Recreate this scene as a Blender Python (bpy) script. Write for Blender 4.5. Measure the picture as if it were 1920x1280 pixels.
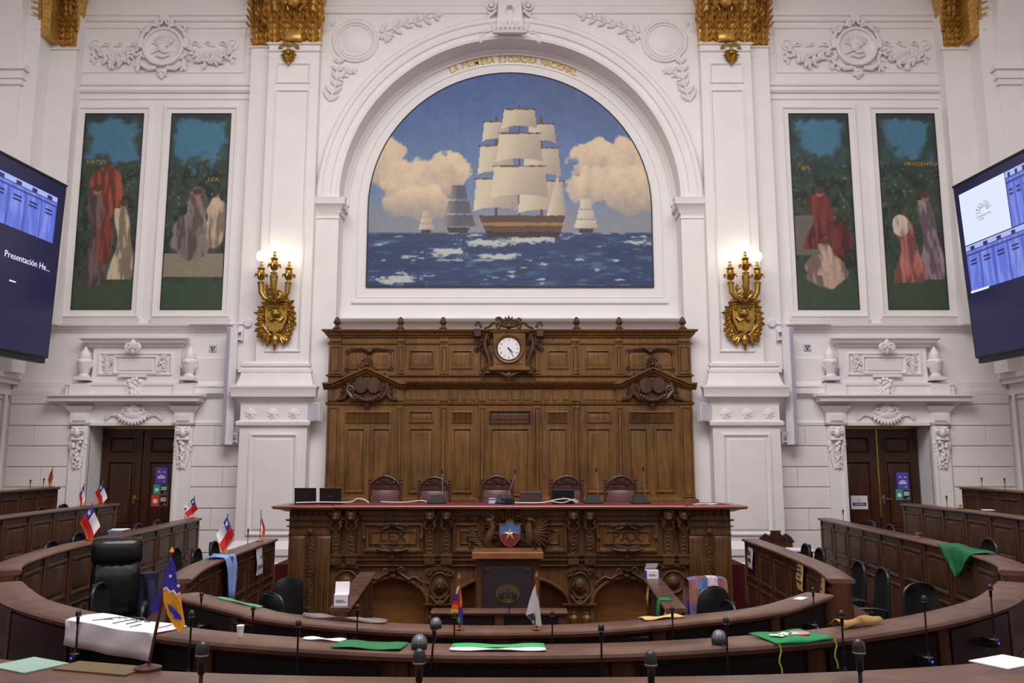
import bpy, math, random
import numpy as np
from mathutils import Vector, Matrix
PI = math.pi
scene = bpy.context.scene
COL = scene.collection
for o in list(bpy.data.objects): bpy.data.objects.remove(o, do_unlink=True)

# ------------------------------------------------------------------ camera, light, exposure
FPX, PITCH, EYE = 1580.0, math.radians(8.35), 2.62
cam = bpy.data.cameras.new('camera'); camo = bpy.data.objects.new('camera', cam); COL.objects.link(camo)
cam.sensor_width = 36.0; cam.lens = 36.0*FPX/1920.0; cam.shift_x = 4/1920.0
cam.clip_start = 0.05; cam.clip_end = 100
camo.location = (0, 0, EYE); camo.rotation_euler = (PI/2+PITCH, 0, 0)
scene.camera = camo
vs = scene.view_settings
vs.view_transform = 'Standard'; vs.look = 'None'; vs.gamma = 1.0; vs.use_curve_mapping = False
vs.exposure = 0.0
world = bpy.data.worlds.new('world'); scene.world = world; world.use_nodes = True
world.node_tree.nodes['Background'].inputs[0].default_value = (0.9, 0.93, 1.0, 1)
world.node_tree.nodes['Background'].inputs[1].default_value = 0.2
def area(name, loc, rot, sx, sy, power, col):
    l = bpy.data.lights.new(name, 'AREA'); l.shape = 'RECTANGLE'; l.size = sx; l.size_y = sy
    l.energy = power; l.color = col
    o = bpy.data.objects.new(name, l); COL.objects.link(o); o.location = loc; o.rotation_euler = rot
    return o
area('skylight_lamp', (0, 6.0, 14.3), (0, 0, 0), 12.0, 9.0, 2500, (1.0, 0.965, 0.95))

# ------------------------------------------------------------------ measuring
SP, CP = math.sin(PITCH), math.cos(PITCH)
def ray(px, py):
    u = (px-956)/FPX; v = (640-py)/FPX
    return u, CP-v*SP, SP+v*CP
def X(px, py, Y=17.5):
    a, b, c = ray(px, py); return a*Y/b
def Z(py, Y=17.5):
    a, b, c = ray(956, py); return EYE+c*Y/b
def onZ(px, py, z):
    a, b, c = ray(px, py); t = (z-EYE)/c; return Vector((a*t, b*t, z))
def onY(px, py, Y):
    a, b, c = ray(px, py); t = Y/b; return Vector((a*t, Y, EYE+c*t))

# ------------------------------------------------------------------ mesh builder
WOFF = {}
class MB:
    def __init__(s): s.v = []; s.f = []; s.m = []
    def add(s, vs, fs, mi=0, M=None):
        n = len(s.v)
        if M is not None: vs = [M @ Vector(p) for p in vs]
        s.v.extend([tuple(p) for p in vs]); s.f.extend([tuple(i+n for i in f) for f in fs]); s.m.extend([mi]*len(fs))
        return s
    def join(s, o, M=None, mi=None):
        n = len(s.v)
        vs = o.v if M is None else [tuple(M @ Vector(p)) for p in o.v]
        s.v.extend(vs); s.f.extend([tuple(i+n for i in f) for f in o.f]); s.m.extend(o.m if mi is None else [mi]*len(o.f))
        return s
    def box(s, x0, x1, y0, y1, z0, z1, mi=0, M=None):
        if x0 > x1: x0, x1 = x1, x0
        if y0 > y1: y0, y1 = y1, y0
        if z0 > z1: z0, z1 = z1, z0
        v = [(x, y, z) for z in (z0, z1) for y in (y0, y1) for x in (x0, x1)]
        return s.add(v, [(0, 2, 3, 1), (4, 5, 7, 6), (0, 1, 5, 4), (2, 6, 7, 3), (0, 4, 6, 2), (1, 3, 7, 5)], mi, M)
    def cbox(s, x0, x1, y0, y1, z0, z1, b=.01, mi=0, M=None):
        'box with chamfered edges'
        if x0 > x1: x0, x1 = x1, x0
        if y0 > y1: y0, y1 = y1, y0
        if z0 > z1: z0, z1 = z1, z0
        b = min(b, (x1-x0)*.45, (y1-y0)*.45, (z1-z0)*.45)
        v = []; idx = {}
        for i, x in enumerate((x0, x1)):
            for j, y in enumerate((y0, y1)):
                for k, z in enumerate((z0, z1)):
                    xi = x+b*(1-2*i); yi = y+b*(1-2*j); zi = z+b*(1-2*k)
                    for a, p in enumerate(((x, yi, zi), (xi, y, zi), (xi, yi, z))):
                        idx[i, j, k, a] = len(v); v.append(p)
        f = []
        for i in (0, 1):
            f.append([idx[i, j, k, 0] for j, k in ((0, 0), (1, 0), (1, 1), (0, 1))])
            f.append([idx[j, i, k, 1] for j, k in ((0, 0), (1, 0), (1, 1), (0, 1))])
            f.append([idx[j, k, i, 2] for j, k in ((0, 0), (1, 0), (1, 1), (0, 1))])
        for i in (0, 1):
            for j in (0, 1):
                f.append([idx[i, j, 0, 0], idx[i, j, 1, 0], idx[i, j, 1, 1], idx[i, j, 0, 1]])
                f.append([idx[i, 0, j, 0], idx[i, 1, j, 0], idx[i, 1, j, 2], idx[i, 0, j, 2]])
                f.append([idx[0, i, j, 1], idx[1, i, j, 1], idx[1, i, j, 2], idx[0, i, j, 2]])
                for k in (0, 1): f.append([idx[i, j, k, a] for a in (0, 1, 2)])
        return s.add(v, f, mi, M)
    def loft(s, rings, closed=True, caps=True, mi=0, M=None, loop=False):
        n = len(rings[0]); v = [p for r in rings for p in r]; f = []
        R = len(rings)
        for i in range(R if loop else R-1):
            a = i*n; b = ((i+1) % R)*n
            for j in range(n if closed else n-1):
                k = (j+1) % n
                f.append((a+j, a+k, b+k, b+j))
        if caps and closed and not loop:
            f.append(tuple(range(n-1, -1, -1))); f.append(tuple(range((R-1)*n, R*n)))
        return s.add(v, f, mi, M)
    def prism(s, poly, y0, y1, mi=0, M=None):
        'polygon in x,z extruded along y'
        return s.loft([[(x, y0, z) for x, z in poly], [(x, y1, z) for x, z in poly]], True, True, mi, M)
    def tube(s, pts, r, n=8, mi=0, M=None, caps=True):
        pts = [Vector(p) for p in pts]; rings = []
        rr = r if isinstance(r, (list, tuple)) else [r]*len(pts)
        up = None
        for i, p in enumerate(pts):
            d = (pts[min(i+1, len(pts)-1)]-pts[max(i-1, 0)])
            if d.length < 1e-9: d = Vector((0, 0, 1))
            d.normalize()
            if up is None: up = Vector((0, 0, 1)) if abs(d.z) < .9 else Vector((0, 1, 0))
            a = d.cross(up)
            if a.length < 1e-6: a = d.orthogonal()
            a.normalize(); b = a.cross(d).normalized(); up = b
            rings.append([p+(a*math.cos(t)+b*math.sin(t))*rr[i] for t in [2*PI*k/n for k in range(n)]])
        return s.loft(rings, True, caps, mi, M)
    def lathe(s, prof, c=(0, 0, 0), n=16, mi=0, M=None, sx=1, sy=1):
        rings = [[(c[0]+r*math.cos(2*PI*k/n)*sx, c[1]+r*math.sin(2*PI*k/n)*sy, c[2]+z) for k in range(n)] for r, z in prof]
        return s.loft(rings, True, True, mi, M)
    def ball(s, c, rx, ry=None, rz=None, n=10, m=6, mi=0, M=None):
        ry = rx if ry is None else ry; rz = rx if rz is None else rz
        rings = []
        for i in range(m+1):
            a = -PI/2+PI*i/m; q = max(math.cos(a), .02)
            rings.append([(c[0]+rx*q*math.cos(2*PI*k/n), c[1]+ry*q*math.sin(2*PI*k/n), c[2]+rz*math.sin(a)) for k in range(n)])
        return s.loft(rings, True, True, mi, M)
    def stack(s, x0, x1, y, prof, ends=(1, 1), mi=0, back=.02):
        'horizontal moulding with returned ends: prof = [(z, projection)]'
        rings = [[(x0-p*ends[0], y+back, z), (x0-p*ends[0], y-p, z), (x1+p*ends[1], y-p, z), (x1+p*ends[1], y+back, z)] for z, p in prof]
        return s.loft(rings, True, True, mi)
    def frame(s, loop, y, prof, closed=True, mi=0):
        'moulding swept along a polyline in x,z; prof = [(inward offset, projection)]'
        n = len(loop); L = [Vector(p) for p in loop]; rings = []
        for i in range(n):
            p = L[i]
            if closed or 0 < i < n-1:
                d0 = (p-L[i-1]).normalized(); d1 = (L[(i+1) % n]-p).normalized()
                n0 = Vector((-d0.y, d0.x)); n1 = Vector((-d1.y, d1.x))
                q = (n0+n1); q = q/max(q.dot(n0), .2)
            else:
                d = (L[1]-p) if i == 0 else (p-L[i-1]); d.normalize(); q = Vector((-d.y, d.x))
            rings.append([(p.x+q.x*o, y-h, p.y+q.y*o) for o, h in prof])
        return s.loft(rings, False, False, mi, None, closed)
    def rectframe(s, x0, x1, z0, z1, y, prof, mi=0):
        return s.frame([(x0, z0), (x1, z0), (x1, z1), (x0, z1)], y, prof, True, mi)
    def leaf(s, x, z, ang, L, W, y, T, mi=0, curl=0.0, M=None, n=5):
        'leaf lying on a wall at depth y, pointing along ang'
        ca, sa = math.cos(ang), math.sin(ang); rings = []
        for i in range(n):
            t = i/(n-1.0); w = W*max(math.sin(PI*min(t*.86+.1, 1)), .03)*.5
            h = T*(.35+.65*math.sin(PI*min(t+.1, 1)))+curl*t*t
            ring = []
            for a, hh in ((-w, h*.15+curl*t*t*.8), (-w*.45, h*.75), (0, h*.6), (w*.45, h*.75), (w, h*.15+curl*t*t*.8)):
                ring.append((x+ca*L*t-sa*a, y-hh, z+sa*L*t+ca*a))
            rings.append(ring)
        s.loft(rings, False, False, mi, M); return s
    def acanthus(s, x, y, z, h, w, proj, mi=0, M=None):
        'upright carved leaf curling forward at its tip'
        rings = []
        for i in range(9):
            t = i/8.0
            if t < .7: zz = h*t/.7*.92; yy = -proj*.18*(t/.7)**2
            else:
                a = (t-.7)/.3*2.4; zz = h*.92+math.sin(a)*h*.1; yy = -proj*.18-proj*.42*(1-math.cos(a))
            ww = w*(.62+.38*math.sin(PI*min(t*1.1, 1)))*(1-.28*abs(math.sin(t*PI*4)))*.5
            if t > .9: ww *= .6
            rings.append([(x-ww, y+yy+proj*.12, z+zz), (x-ww*.5, y+yy-proj*.06, z+zz), (x, y+yy+proj*.04, z+zz), (x+ww*.5, y+yy-proj*.06, z+zz), (x+ww, y+yy+proj*.12, z+zz)])
        return s.loft(rings, False, False, mi, M)
    def acan(s, x, y, z, h, w, proj, mi=0):
        'acanthus with separate side lobes'
        s.acanthus(x, y, z, h, w*.62, proj, mi)
        for k in range(4):
            zz = z+h*(.1+.2*k)
            for sg in (-1, 1):
                s.leaf(x+sg*w*.1, zz, PI/2-sg*(.8-.12*k), w*(.5-.04*k), w*.3, y-proj*.05*k, proj*.26, mi, proj*(.4+.05*k))
        for sg in (-1, 0, 1): s.leaf(x+sg*w*.12, z+h*.86, PI/2-sg*.7, h*.2, w*.22, y-proj*.28, proj*.2, mi, proj*.55)
        return s
    def scroll(s, x, y, z, r, turns=1.6, d=1, a0=0, rad=.02, mi=0, grow=.0):
        pts = []; rr = []; n = int(12*turns)
        for i in range(n+1):
            t = i/n; a = a0+d*turns*2*PI*t; q = r*(1-.85*t)
            pts.append((x+q*math.cos(a), y-grow*t, z+q*math.sin(a))); rr.append(rad*(1-.35*t))
        return s.tube(pts, rr, 6, mi)
    def rosette(s, x, y, z, r, n=6, T=.02, mi=0):
        for k in range(n):
            a = 2*PI*k/n; s.leaf(x+r*.15*math.cos(a), z+r*.15*math.sin(a), a, r*.85, r*.8, y, T, mi)
        return s.ball((x, y-T*.5, z), r*.26, T*.9, r*.26, 8, 5, mi)
    def mirror(s):
        o = MB(); o.v = [(-x, y, z) for x, y, z in s.v]; o.f = [tuple(reversed(f)) for f in s.f]; o.m = list(s.m); return o
    def mesh(s, name, mats, off=(0, 0, 0), smooth=40, recalc=True):
        me = bpy.data.meshes.new(name)
        ox, oy, oz = off
        me.from_pydata([(a-ox, b-oy, c-oz) for a, b, c in s.v], [], s.f)
        for m in (mats if isinstance(mats, (list, tuple)) else [mats]): me.materials.append(m)
        if any(s.m): me.polygons.foreach_set('material_index', s.m)
        if recalc:
            import bmesh
            bm = bmesh.new(); bm.from_mesh(me); bmesh.ops.recalc_face_normals(bm, faces=bm.faces); bm.to_mesh(me); bm.free()
        if smooth:
            me.polygons.foreach_set('use_smooth', [True]*len(me.polygons)); me.set_sharp_from_angle(angle=math.radians(smooth))
        me.update(); return me
    def build(s, name, mats, parent=None, smooth=40, local=False, label=None, cat=None, group=None, kind=None, recalc=True):
        off = Vector((0, 0, 0))
        if parent is not None and not local: off = WOFF.get(parent.name, Vector((0, 0, 0)))
        o = bpy.data.objects.new(name, s.mesh(name, mats, off, smooth, recalc)); COL.objects.link(o)
        if parent is not None: o.parent = parent
        WOFF[o.name] = off.copy()
        return tag(o, label, cat, group, kind)
def tag(o, label=None, cat=None, group=None, kind=None):
    if label: o['label'] = label
    if cat: o['category'] = cat
    if group: o['group'] = group
    if kind: o['kind'] = kind
    return o
def thing(name, label, cat, loc=(0, 0, 0), rz=0, group=None):
    o = bpy.data.objects.new(name, None); COL.objects.link(o); o.location = loc; o.rotation_euler = (0, 0, rz)
    o.empty_display_size = .1; WOFF[o.name] = Vector(loc)
    return tag(o, label, cat, group)
def copy_tree(o, parent=None):
    c = o.copy(); COL.objects.link(c); c.parent = parent
    if o.name in WOFF: WOFF[c.name] = WOFF[o.name].copy()
    for ch in list(o.children): copy_tree(ch, c)
    return c
def both(name, mb, mat, parent, smooth=40, label=None):
    a = mb.build(name, mat, parent, smooth, label=label); b = mb.mirror().build(name, mat, parent, smooth, label=label); return a, b

_tc = {}
def text_mb(s, size, depth=.004, bold=0.0):
    key = (s, size, depth, bold)
    if key in _tc: return _tc[key]
    cu = bpy.data.curves.new('t', 'FONT'); cu.body = s; cu.size = size; cu.extrude = depth/2; cu.align_x = 'CENTER'; cu.align_y = 'CENTER'; cu.resolution_u = 2; cu.offset = size*bold
    ob = bpy.data.objects.new('t', cu); COL.objects.link(ob)
    bpy.context.view_layer.update()
    me = bpy.data.meshes.new_from_object(ob.evaluated_get(bpy.context.evaluated_depsgraph_get()))
    mb = MB(); mb.add([v.co[:] for v in me.vertices], [tuple(p.vertices) for p in me.polygons])
    bpy.data.objects.remove(ob, do_unlink=True); bpy.data.curves.remove(cu); bpy.data.meshes.remove(me)
    _tc[key] = mb; return mb
def wall_text(mb, s, x, y, z, h, depth=.006, mi=0, rot=0, wscale=1.0, bold=0.0):
    'text standing upright, facing -y; h = capital height'
    M = Matrix.Translation((x, y, z)) @ Matrix.Rotation(-rot, 4, 'Y') @ Matrix.Rotation(PI/2, 4, 'X') @ Matrix.Diagonal((wscale, 1, 1, 1))
    return mb.join(text_mb(s, h/.7, depth, bold), M, mi)

# ------------------------------------------------------------------ materials
def lin(c):
    return tuple(((v/255.0)/12.92 if v/255.0 <= .04045 else ((v/255.0+.055)/1.055)**2.4) for v in c)
def new_mat(name):
    m = bpy.data.materials.new(name); m.use_nodes = True
    return m, m.node_tree, m.node_tree.nodes['Principled BSDF']
def plain(name, rgb, rough=.5, metal=0.0, var=.12, scale=8.0, bump=0.0, emit=None, es=0, coat=0, spec=None):
    m, nt, b = new_mat(name); c = lin(rgb)
    tc = nt.nodes.new('ShaderNodeTexCoord'); ns = nt.nodes.new('ShaderNodeTexNoise'); ns.inputs['Scale'].default_value = scale; ns.inputs['Detail'].default_value = 4
    nt.links.new(tc.outputs['Object'], ns.inputs['Vector'])
    rp = nt.nodes.new('ShaderNodeValToRGB'); rp.color_ramp.elements[0].position = .3; rp.color_ramp.elements[1].position = .7
    rp.color_ramp.elements[0].color = (*[v*(1-var) for v in c], 1); rp.color_ramp.elements[1].color = (*[min(v*(1+var), 1) for v in c], 1)
    nt.links.new(ns.outputs['Fac'], rp.inputs[0]); nt.links.new(rp.outputs[0], b.inputs['Base Color'])
    b.inputs['Roughness'].default_value = rough; b.inputs['Metallic'].default_value = metal
    if spec is not None: b.inputs['Specular IOR Level'].default_value = spec
    if coat: b.inputs['Coat Weight'].default_value = coat; b.inputs['Coat Roughness'].default_value = .2
    if bump:
        bp = nt.nodes.new('ShaderNodeBump'); bp.inputs['Strength'].default_value = bump; bp.inputs['Distance'].default_value = .01
        nt.links.new(ns.outputs['Fac'], bp.inputs['Height']); nt.links.new(bp.outputs[0], b.inputs['Normal'])
    if emit: b.inputs['Emission Color'].default_value = (*lin(emit), 1); b.inputs['Emission Strength'].default_value = es
    return m
def wood(name, c1, c2, rough=.38, scale=(14, 14, 1.1), spec=.4, bump=.08):
    m, nt, b = new_mat(name)
    tc = nt.nodes.new('ShaderNodeTexCoord'); mp = nt.nodes.new('ShaderNodeMapping'); mp.inputs['Scale'].default_value = scale
    nt.links.new(tc.outputs['Object'], mp.inputs[0])
    n1 = nt.nodes.new('ShaderNodeTexNoise'); n1.inputs['Scale'].default_value = 1.6; n1.inputs['Detail'].default_value = 7; n1.inputs['Distortion'].default_value = .6
    nt.links.new(mp.outputs[0], n1.inputs['Vector'])
    n2 = nt.nodes.new('ShaderNodeTexNoise'); n2.inputs['Scale'].default_value = 1.3; n2.inputs['Detail'].default_value = 2
    nt.links.new(tc.outputs['Object'], n2.inputs['Vector'])
    mx = nt.nodes.new('ShaderNodeMath'); mx.operation = 'MULTIPLY_ADD'; mx.inputs[1].default_value = .45
    nt.links.new(n2.outputs['Fac'], mx.inputs[0])
    m2 = nt.nodes.new('ShaderNodeMath'); m2.operation = 'MULTIPLY'; m2.inputs[1].default_value = .62
    nt.links.new(n1.outputs['Fac'], m2.inputs[0]); nt.links.new(m2.outputs[0], mx.inputs[2])
    rp = nt.nodes.new('ShaderNodeValToRGB'); rp.color_ramp.elements[0].position = .36; rp.color_ramp.elements[1].position = .7
    rp.color_ramp.elements[0].color = (*lin(c1), 1); rp.color_ramp.elements[1].color = (*lin(c2), 1)
    nt.links.new(mx.outputs[0], rp.inputs[0]); nt.links.new(rp.outputs[0], b.inputs['Base Color'])
    b.inputs['Roughness'].default_value = rough; b.inputs['Specular IOR Level'].default_value = spec
    bp = nt.nodes.new('ShaderNodeBump'); bp.inputs['Strength'].default_value = bump; bp.inputs['Distance'].default_value = .004
    nt.links.new(n1.outputs['Fac'], bp.inputs['Height']); nt.links.new(bp.outputs[0], b.inputs['Normal'])
    return m
def vcol_mat(name, rough=.6, es=0.0):
    m, nt, b = new_mat(name)
    a = nt.nodes.new('ShaderNodeVertexColor'); a.layer_name = 'Col'
    tc = nt.nodes.new('ShaderNodeTexCoord'); ns = nt.nodes.new('ShaderNodeTexNoise'); ns.inputs['Scale'].default_value = 90; ns.inputs['Detail'].default_value = 3
    nt.links.new(tc.outputs['Object'], ns.inputs['Vector'])
    bp = nt.nodes.new('ShaderNodeBump'); bp.inputs['Strength'].default_value = .12; bp.inputs['Distance'].default_value = .004
    nt.links.new(ns.outputs['Fac'], bp.inputs['Height']); nt.links.new(bp.outputs[0], b.inputs['Normal'])
    b.inputs['Roughness'].default_value = rough
    if es:
        b.inputs['Base Color'].default_value = (.01, .01, .015, 1)
        nt.links.new(a.outputs[0], b.inputs['Emission Color']); b.inputs['Emission Strength'].default_value = es
    else: nt.links.new(a.outputs[0], b.inputs['Base Color'])
    return m
M = {}
M['plaster'] = plain('white_plaster', (232, 229, 228), .55, 0, .025, 1.7, .04)
M['plaster_low'] = plain('white_painted_masonry', (229, 224, 223), .6, 0, .035, 2.2, .06)
M['relief'] = plain('white_plaster_relief', (233, 229, 230), .5, 0, .03, 6, .05)
M['gold'] = plain('gilded_plaster', (200, 156, 78), .36, .6, .3, 14, .2)
M['gilt_bronze'] = plain('gilt_bronze', (176, 140, 66), .34, .85, .35, 24, .2)
M['gold_text'] = plain('gold_lettering', (190, 152, 60), .35, .6, .15, 20)
M['oak'] = wood('golden_oak', (78, 51, 22), (130, 91, 44))
M['oak_dark'] = wood('carved_dark_oak', (50, 32, 20), (92, 62, 38), .35)
M['rostrum'] = wood('dark_walnut', (58, 37, 19), (116, 80, 44), .4)
M['rostrum_carve'] = wood('carved_walnut', (52, 34, 20), (98, 70, 42), .5, (9, 9, 9), .25)
M['bench'] = wood('bench_walnut', (40, 23, 15), (96, 62, 40), .42, (11, 11, 1.2), .3)
M['ledge'] = wood('polished_ledge_wood', (76, 52, 43), (112, 82, 68), .33, (3, 3, 3), .42)
M['desktop'] = wood('polished_desk_top', (110, 68, 40), (146, 98, 62), .28, (2, 10, 10), .5)
M['door'] = wood('dark_stained_door', (40, 20, 11), (72, 40, 23), .35)
M['archwood'] = wood('plain_veneer_board', (112, 74, 32), (146, 102, 50), .5, (1.5, 6, 6))
M['black'] = plain('black_laminate', (16, 16, 19), .4, 0, .15, 10)
M['plastic'] = plain('black_plastic', (26, 27, 31), .38, 0, .15, 20)
M['fabric'] = plain('black_upholstery', (17, 18, 22), .6, 0, .2, 60, .1)
M['leather_black'] = plain('black_leather', (24, 24, 26), .3, 0, .25, 14, .25)
M['leather_red'] = plain('maroon_leather', (98, 58, 62), .35, 0, .15, 6, .1)
M['chairwood'] = wood('mahogany_chair_wood', (48, 24, 22), (84, 46, 40), .33)
M['carpet'] = plain('red_carpet', (92, 18, 28), .95, 0, .2, 40, .1)
M['baize'] = plain('crimson_desk_cloth', (118, 24, 42), .85, 0, .12, 30)
M['metal'] = plain('brushed_steel', (150, 150, 155), .3, 1.0, .1, 20)
M['brass'] = plain('polished_brass', (196, 150, 74), .25, 1.0, .1, 20)
M['whiteplastic'] = plain('white_plastic', (226, 222, 228), .45, 0, .02, 4)
M['greyplastic'] = plain('pale_grey_grille', (196, 194, 204), .5, 0, .05, 90)
M['paper'] = plain('white_paper', (226, 222, 228), .7, 0, .03, 6, .05)
M['yellowpaper'] = plain('yellow_kraft_paper', (206, 170, 104), .7, 0, .06, 8, .05)
M['ink'] = plain('dark_ink', (40, 32, 44), .6, 0, .1, 20)
M['blue_led'] = plain('blue_indicator_light', (30, 40, 255), .4, 0, 0, 5, 0, (40, 60, 255), 3)
M['globe'] = plain('lit_glass_globe', (255, 250, 240), .3, 0, 0, 5, 0, (255, 238, 208), 3.6)
M['clockface'] = plain('white_clock_dial', (235, 233, 236), .4, 0, .01, 5)
M['cable_white'] = plain('white_cable', (214, 210, 220), .5, 0, .03, 10)
M['cable_blue'] = plain('blue_cable', (60, 60, 150), .5, 0, .05, 10)
def flat(name, rgb, rough=.75): 
    if name not in M: M[name] = plain(name, rgb, rough, 0, .05, 12, .02)
    return M[name]
# ------------------------------------------------------------------ room shell
rnd = random.Random(7)
YW = 17.5                       # face of the back wall
YP, YPB = 17.15, 17.32          # pilaster face, pilaster backing strip
YF, YR = 17.35, 17.85           # arch front, recess back
ZC, RP, RI, RO = 8.22, 3.10, 3.64, 4.14   # arch centre height; painting, opening and archivolt radii
ZT = 13.6
dx0, dx1, dz = X(166, 860), X(328, 860), Z(798)
w = MB()
for s in (-1, 1):
    for a, b, c, d in ((-10.6, dx0, -.05, ZT), (dx1, -4.1, -.05, ZT), (dx0, dx1, dz, ZT)):
        w.box(s*a, s*b, YW, 18.35, c, d)
w.box(-4.1, 4.1, YR, 18.35, -.05, ZT)
wall = w.build('wall_back', M['plaster'], kind='structure', label='white plaster end wall with a great arch above the wood panelling')
# arch front wall with soffit
w = MB(); N = 48
A = [(-RI*math.cos(PI*k/N), ZC+RI*math.sin(PI*k/N)) for k in range(N+1)]
def outer(p):
    x, z = p; dx, dzz = x, z-ZC
    t = min(4.25/abs(dx) if abs(dx) > 1e-6 else 1e9, (ZT-ZC)/dzz if dzz > 1e-6 else 1e9)
    return (dx*t, ZC+dzz*t)
O = [outer(p) for p in A]
w.loft([[(p[0], YF, p[1]), (q[0], YF, q[1])] for p, q in zip(A, O)], False, False)
w.loft([[(p[0], YF, p[1]), (p[0], YR, p[1])] for p in A], False, False)
cz = [(-4.25, ZT), (4.25, ZT)]
w.add([(-4.25, YF, O[N//4][1]), (-4.25, YF, ZT), (0, YF, ZT)], [])
for s in (-1, 1):
    w.box(s*RI, s*4.25, YF, YR, -.05, ZC)
    # corner triangle left by the radial strips
    k = next(i for i, q in enumerate(O) if q[1] >= ZT-1e-6)
    q0, q1 = O[k-1], O[k]
    w.add([(s*abs(q0[0]), YF, q0[1]), (s*abs(q1[0]), YF, q1[1]), (s*4.25, YF, ZT)], [(0, 1, 2)])
w.build('arch_wall', M['plaster'], wall, 30)
def arc(r, n=48): return [(-r*math.cos(PI*k/n), ZC+r*math.sin(PI*k/n)) for k in range(n+1)]
w = MB()
w.frame(arc(RI), YF, [(0, 0), (0, .06), (.06, .08), (.07, .05), (.17, .06), (.18, .09), (.2, .1), (.33, .11), (.36, .14), (.43, .15), (.48, .1), (.5, .02), (.5, 0)], False)
w.build('archivolt', M['plaster'], wall, 30)
w = MB()
w.frame(arc(3.52), YR, [(0, 0), (0, .05), (.03, .06), (.05, .03), (.08, .07), (.12, .09), (.14, 0)], False)
w.frame(arc(3.30), YR, [(0, 0), (.01, .02), (.03, .02), (.04, 0)], False)
w.build('arch_inner_moulding', M['plaster'], wall, 30)
# legs of the recess frame and its sill
zs = Z(556, YR); zs2 = Z(570, YR)
w = MB()
w.frame([(-3.30, ZC), (-3.30, zs), (3.30, zs), (3.30, ZC)], YR, [(0, 0), (-.01, .02), (-.03, .02), (-.04, 0)], False)
w.stack(-3.36, 3.36, YR, [(zs2, 0), (zs2+.02, .05), (zs2+.08, .05), (zs2+.1, .02), (zs2+.13, 0)])
w.stack(-RI+.01, RI-.01, YR, [(Z(598, YF), 0), (Z(597, YF), .2), (Z(593, YF), .24), (Z(591, YF), .24), (Z(590, YF), 0)], (0, 0))
w.build('recess_sill_moulding', M['plaster'], wall, 30)
for s in (-1, 1):
    w = MB()
    x0, x1 = s*4.16, s*RI
    z0, z1 = Z(402, YF), Z(373, YF)
    hh = z1-z0
    w.stack(min(x0, x1), max(x0, x1), YF, [(z0-.1, 0), (z0-.09, .02), (z0-.06, .02), (z0-.05, .005), (z0+.0*hh, .01), (z0+.1*hh, .03), (z0+.25*hh, .05), (z0+.35*hh, .07), (z0+.55*hh, .12), (z0+.6*hh, .14), (z0+.9*hh, .15), (z1, .16), (z1+.01, 0)], (1, 1))
    # impost return on the inner face of the jamb
    w.box(s*(RI-.1), s*(RI+.02), YF-.1, YR, z0+.5*hh, z1)
    w.box(s*(RI-.04), s*(RI+.02), YF-.04, YR, z0+.1*hh, z0+.5*hh)
    w.build('impost', M['plaster'], wall, 30)
# spandrel: top line, roundels, laurel
w = MB(); w.stack(-4.2, 4.2, YF, [(Z(27, YF), 0), (Z(26, YF), .03), (Z(22, YF), .05), (Z(14, YF), .05), (Z(10, YF), .02), (Z(9, YF), 0)], (0, 0))
w.build('spandrel_cornice', M['plaster'], wall, 30)
c = onY(667, 77, YF); R0 = .51
w = MB()
Mr = Matrix.Translation((c.x, YF, c.z)) @ Matrix.Rotation(PI/2, 4, 'X')
w.lathe([(R0, -.01), (R0, .03), (R0*.96, .05), (R0*.9, .03), (R0*.86, .05), (R0*.8, .05), (R0*.78, .02), (R0*.74, .03), (R0*.73, .05), (R0*.69, .05), (R0*.67, .02), (R0*.5, .055), (R0*.3, .08), (.01, .09)], (0, 0, 0), 40, 0, Mr)
for k in range(40):
    a = 2*PI*k/40; w.ball((c.x+R0*.83*math.cos(a), YF-.05, c.z+R0*.83*math.sin(a)), .022, .018, .022, 6, 4)
both('roundel', w, M['relief'], wall)
def branch(w, p0, p1, n, L, W, y, T, rd, bend=0.0, mi=0):
    p0 = Vector(p0); p1 = Vector(p1); d = p1-p0; nn = Vector((-d.y, d.x)).normalized(); pts = []
    for k in range(n):
        t = k/(n-1.0); p = p0+d*t+nn*bend*math.sin(PI*t); pts.append((p.x, y-.02, p.y))
        a = math.atan2(d.y, d.x)+bend*2*math.cos(PI*t)
        for sgn in (-1, 1):
            w.leaf(p.x, p.y, a+sgn*(.85+rd.uniform(-.3, .3)), L*(1-.45*t)*rd.uniform(.85, 1.15), W*(1-.3*t), y, T, mi, T*.5)
    w.leaf(pts[-1][0], pts[-1][2], math.atan2(d.y, d.x), L*.7, W*.8, y, T, mi)
    w.tube(pts, [.018*(1-.5*k/n) for k in range(n)], 5, mi)
w = MB()
a = onY(717, 62, YF); b = onY(815, 32, YF)
branch(w, (a.x, a.z), (b.x, b.z), 6, .28, .12, YF, .08, rnd, .03)
for k, (ppx, ppy) in enumerate(((717, 60), (722, 66))):
    q = onY(ppx, ppy, YF); 
    for t in range(5): w.leaf(q.x, q.z, -2.4+t*.42+k, .2, .09, YF, .06, 0, .03)
q = onY(716, 60, YF); w.ball((q.x, YF-.05, q.z), .05, .04, .05)
a = onY(619, 190, YF); b = onY(636, 120, YF)
branch(w, (a.x, a.z), (b.x, b.z), 6, .28, .12, YF, .08, rnd, -.03)
a = onY(632, 145, YF); b = onY(662, 134, YF)
branch(w, (a.x, a.z), (b.x, b.z), 4, .18, .09, YF, .05, rnd, .02)
q = onY(620, 44, YF)
for t in range(4): w.leaf(q.x, q.z, .2+t*.5-1, .12, .06, YF, .04)
both('laurel_branch', w, M['relief'], wall)
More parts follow.
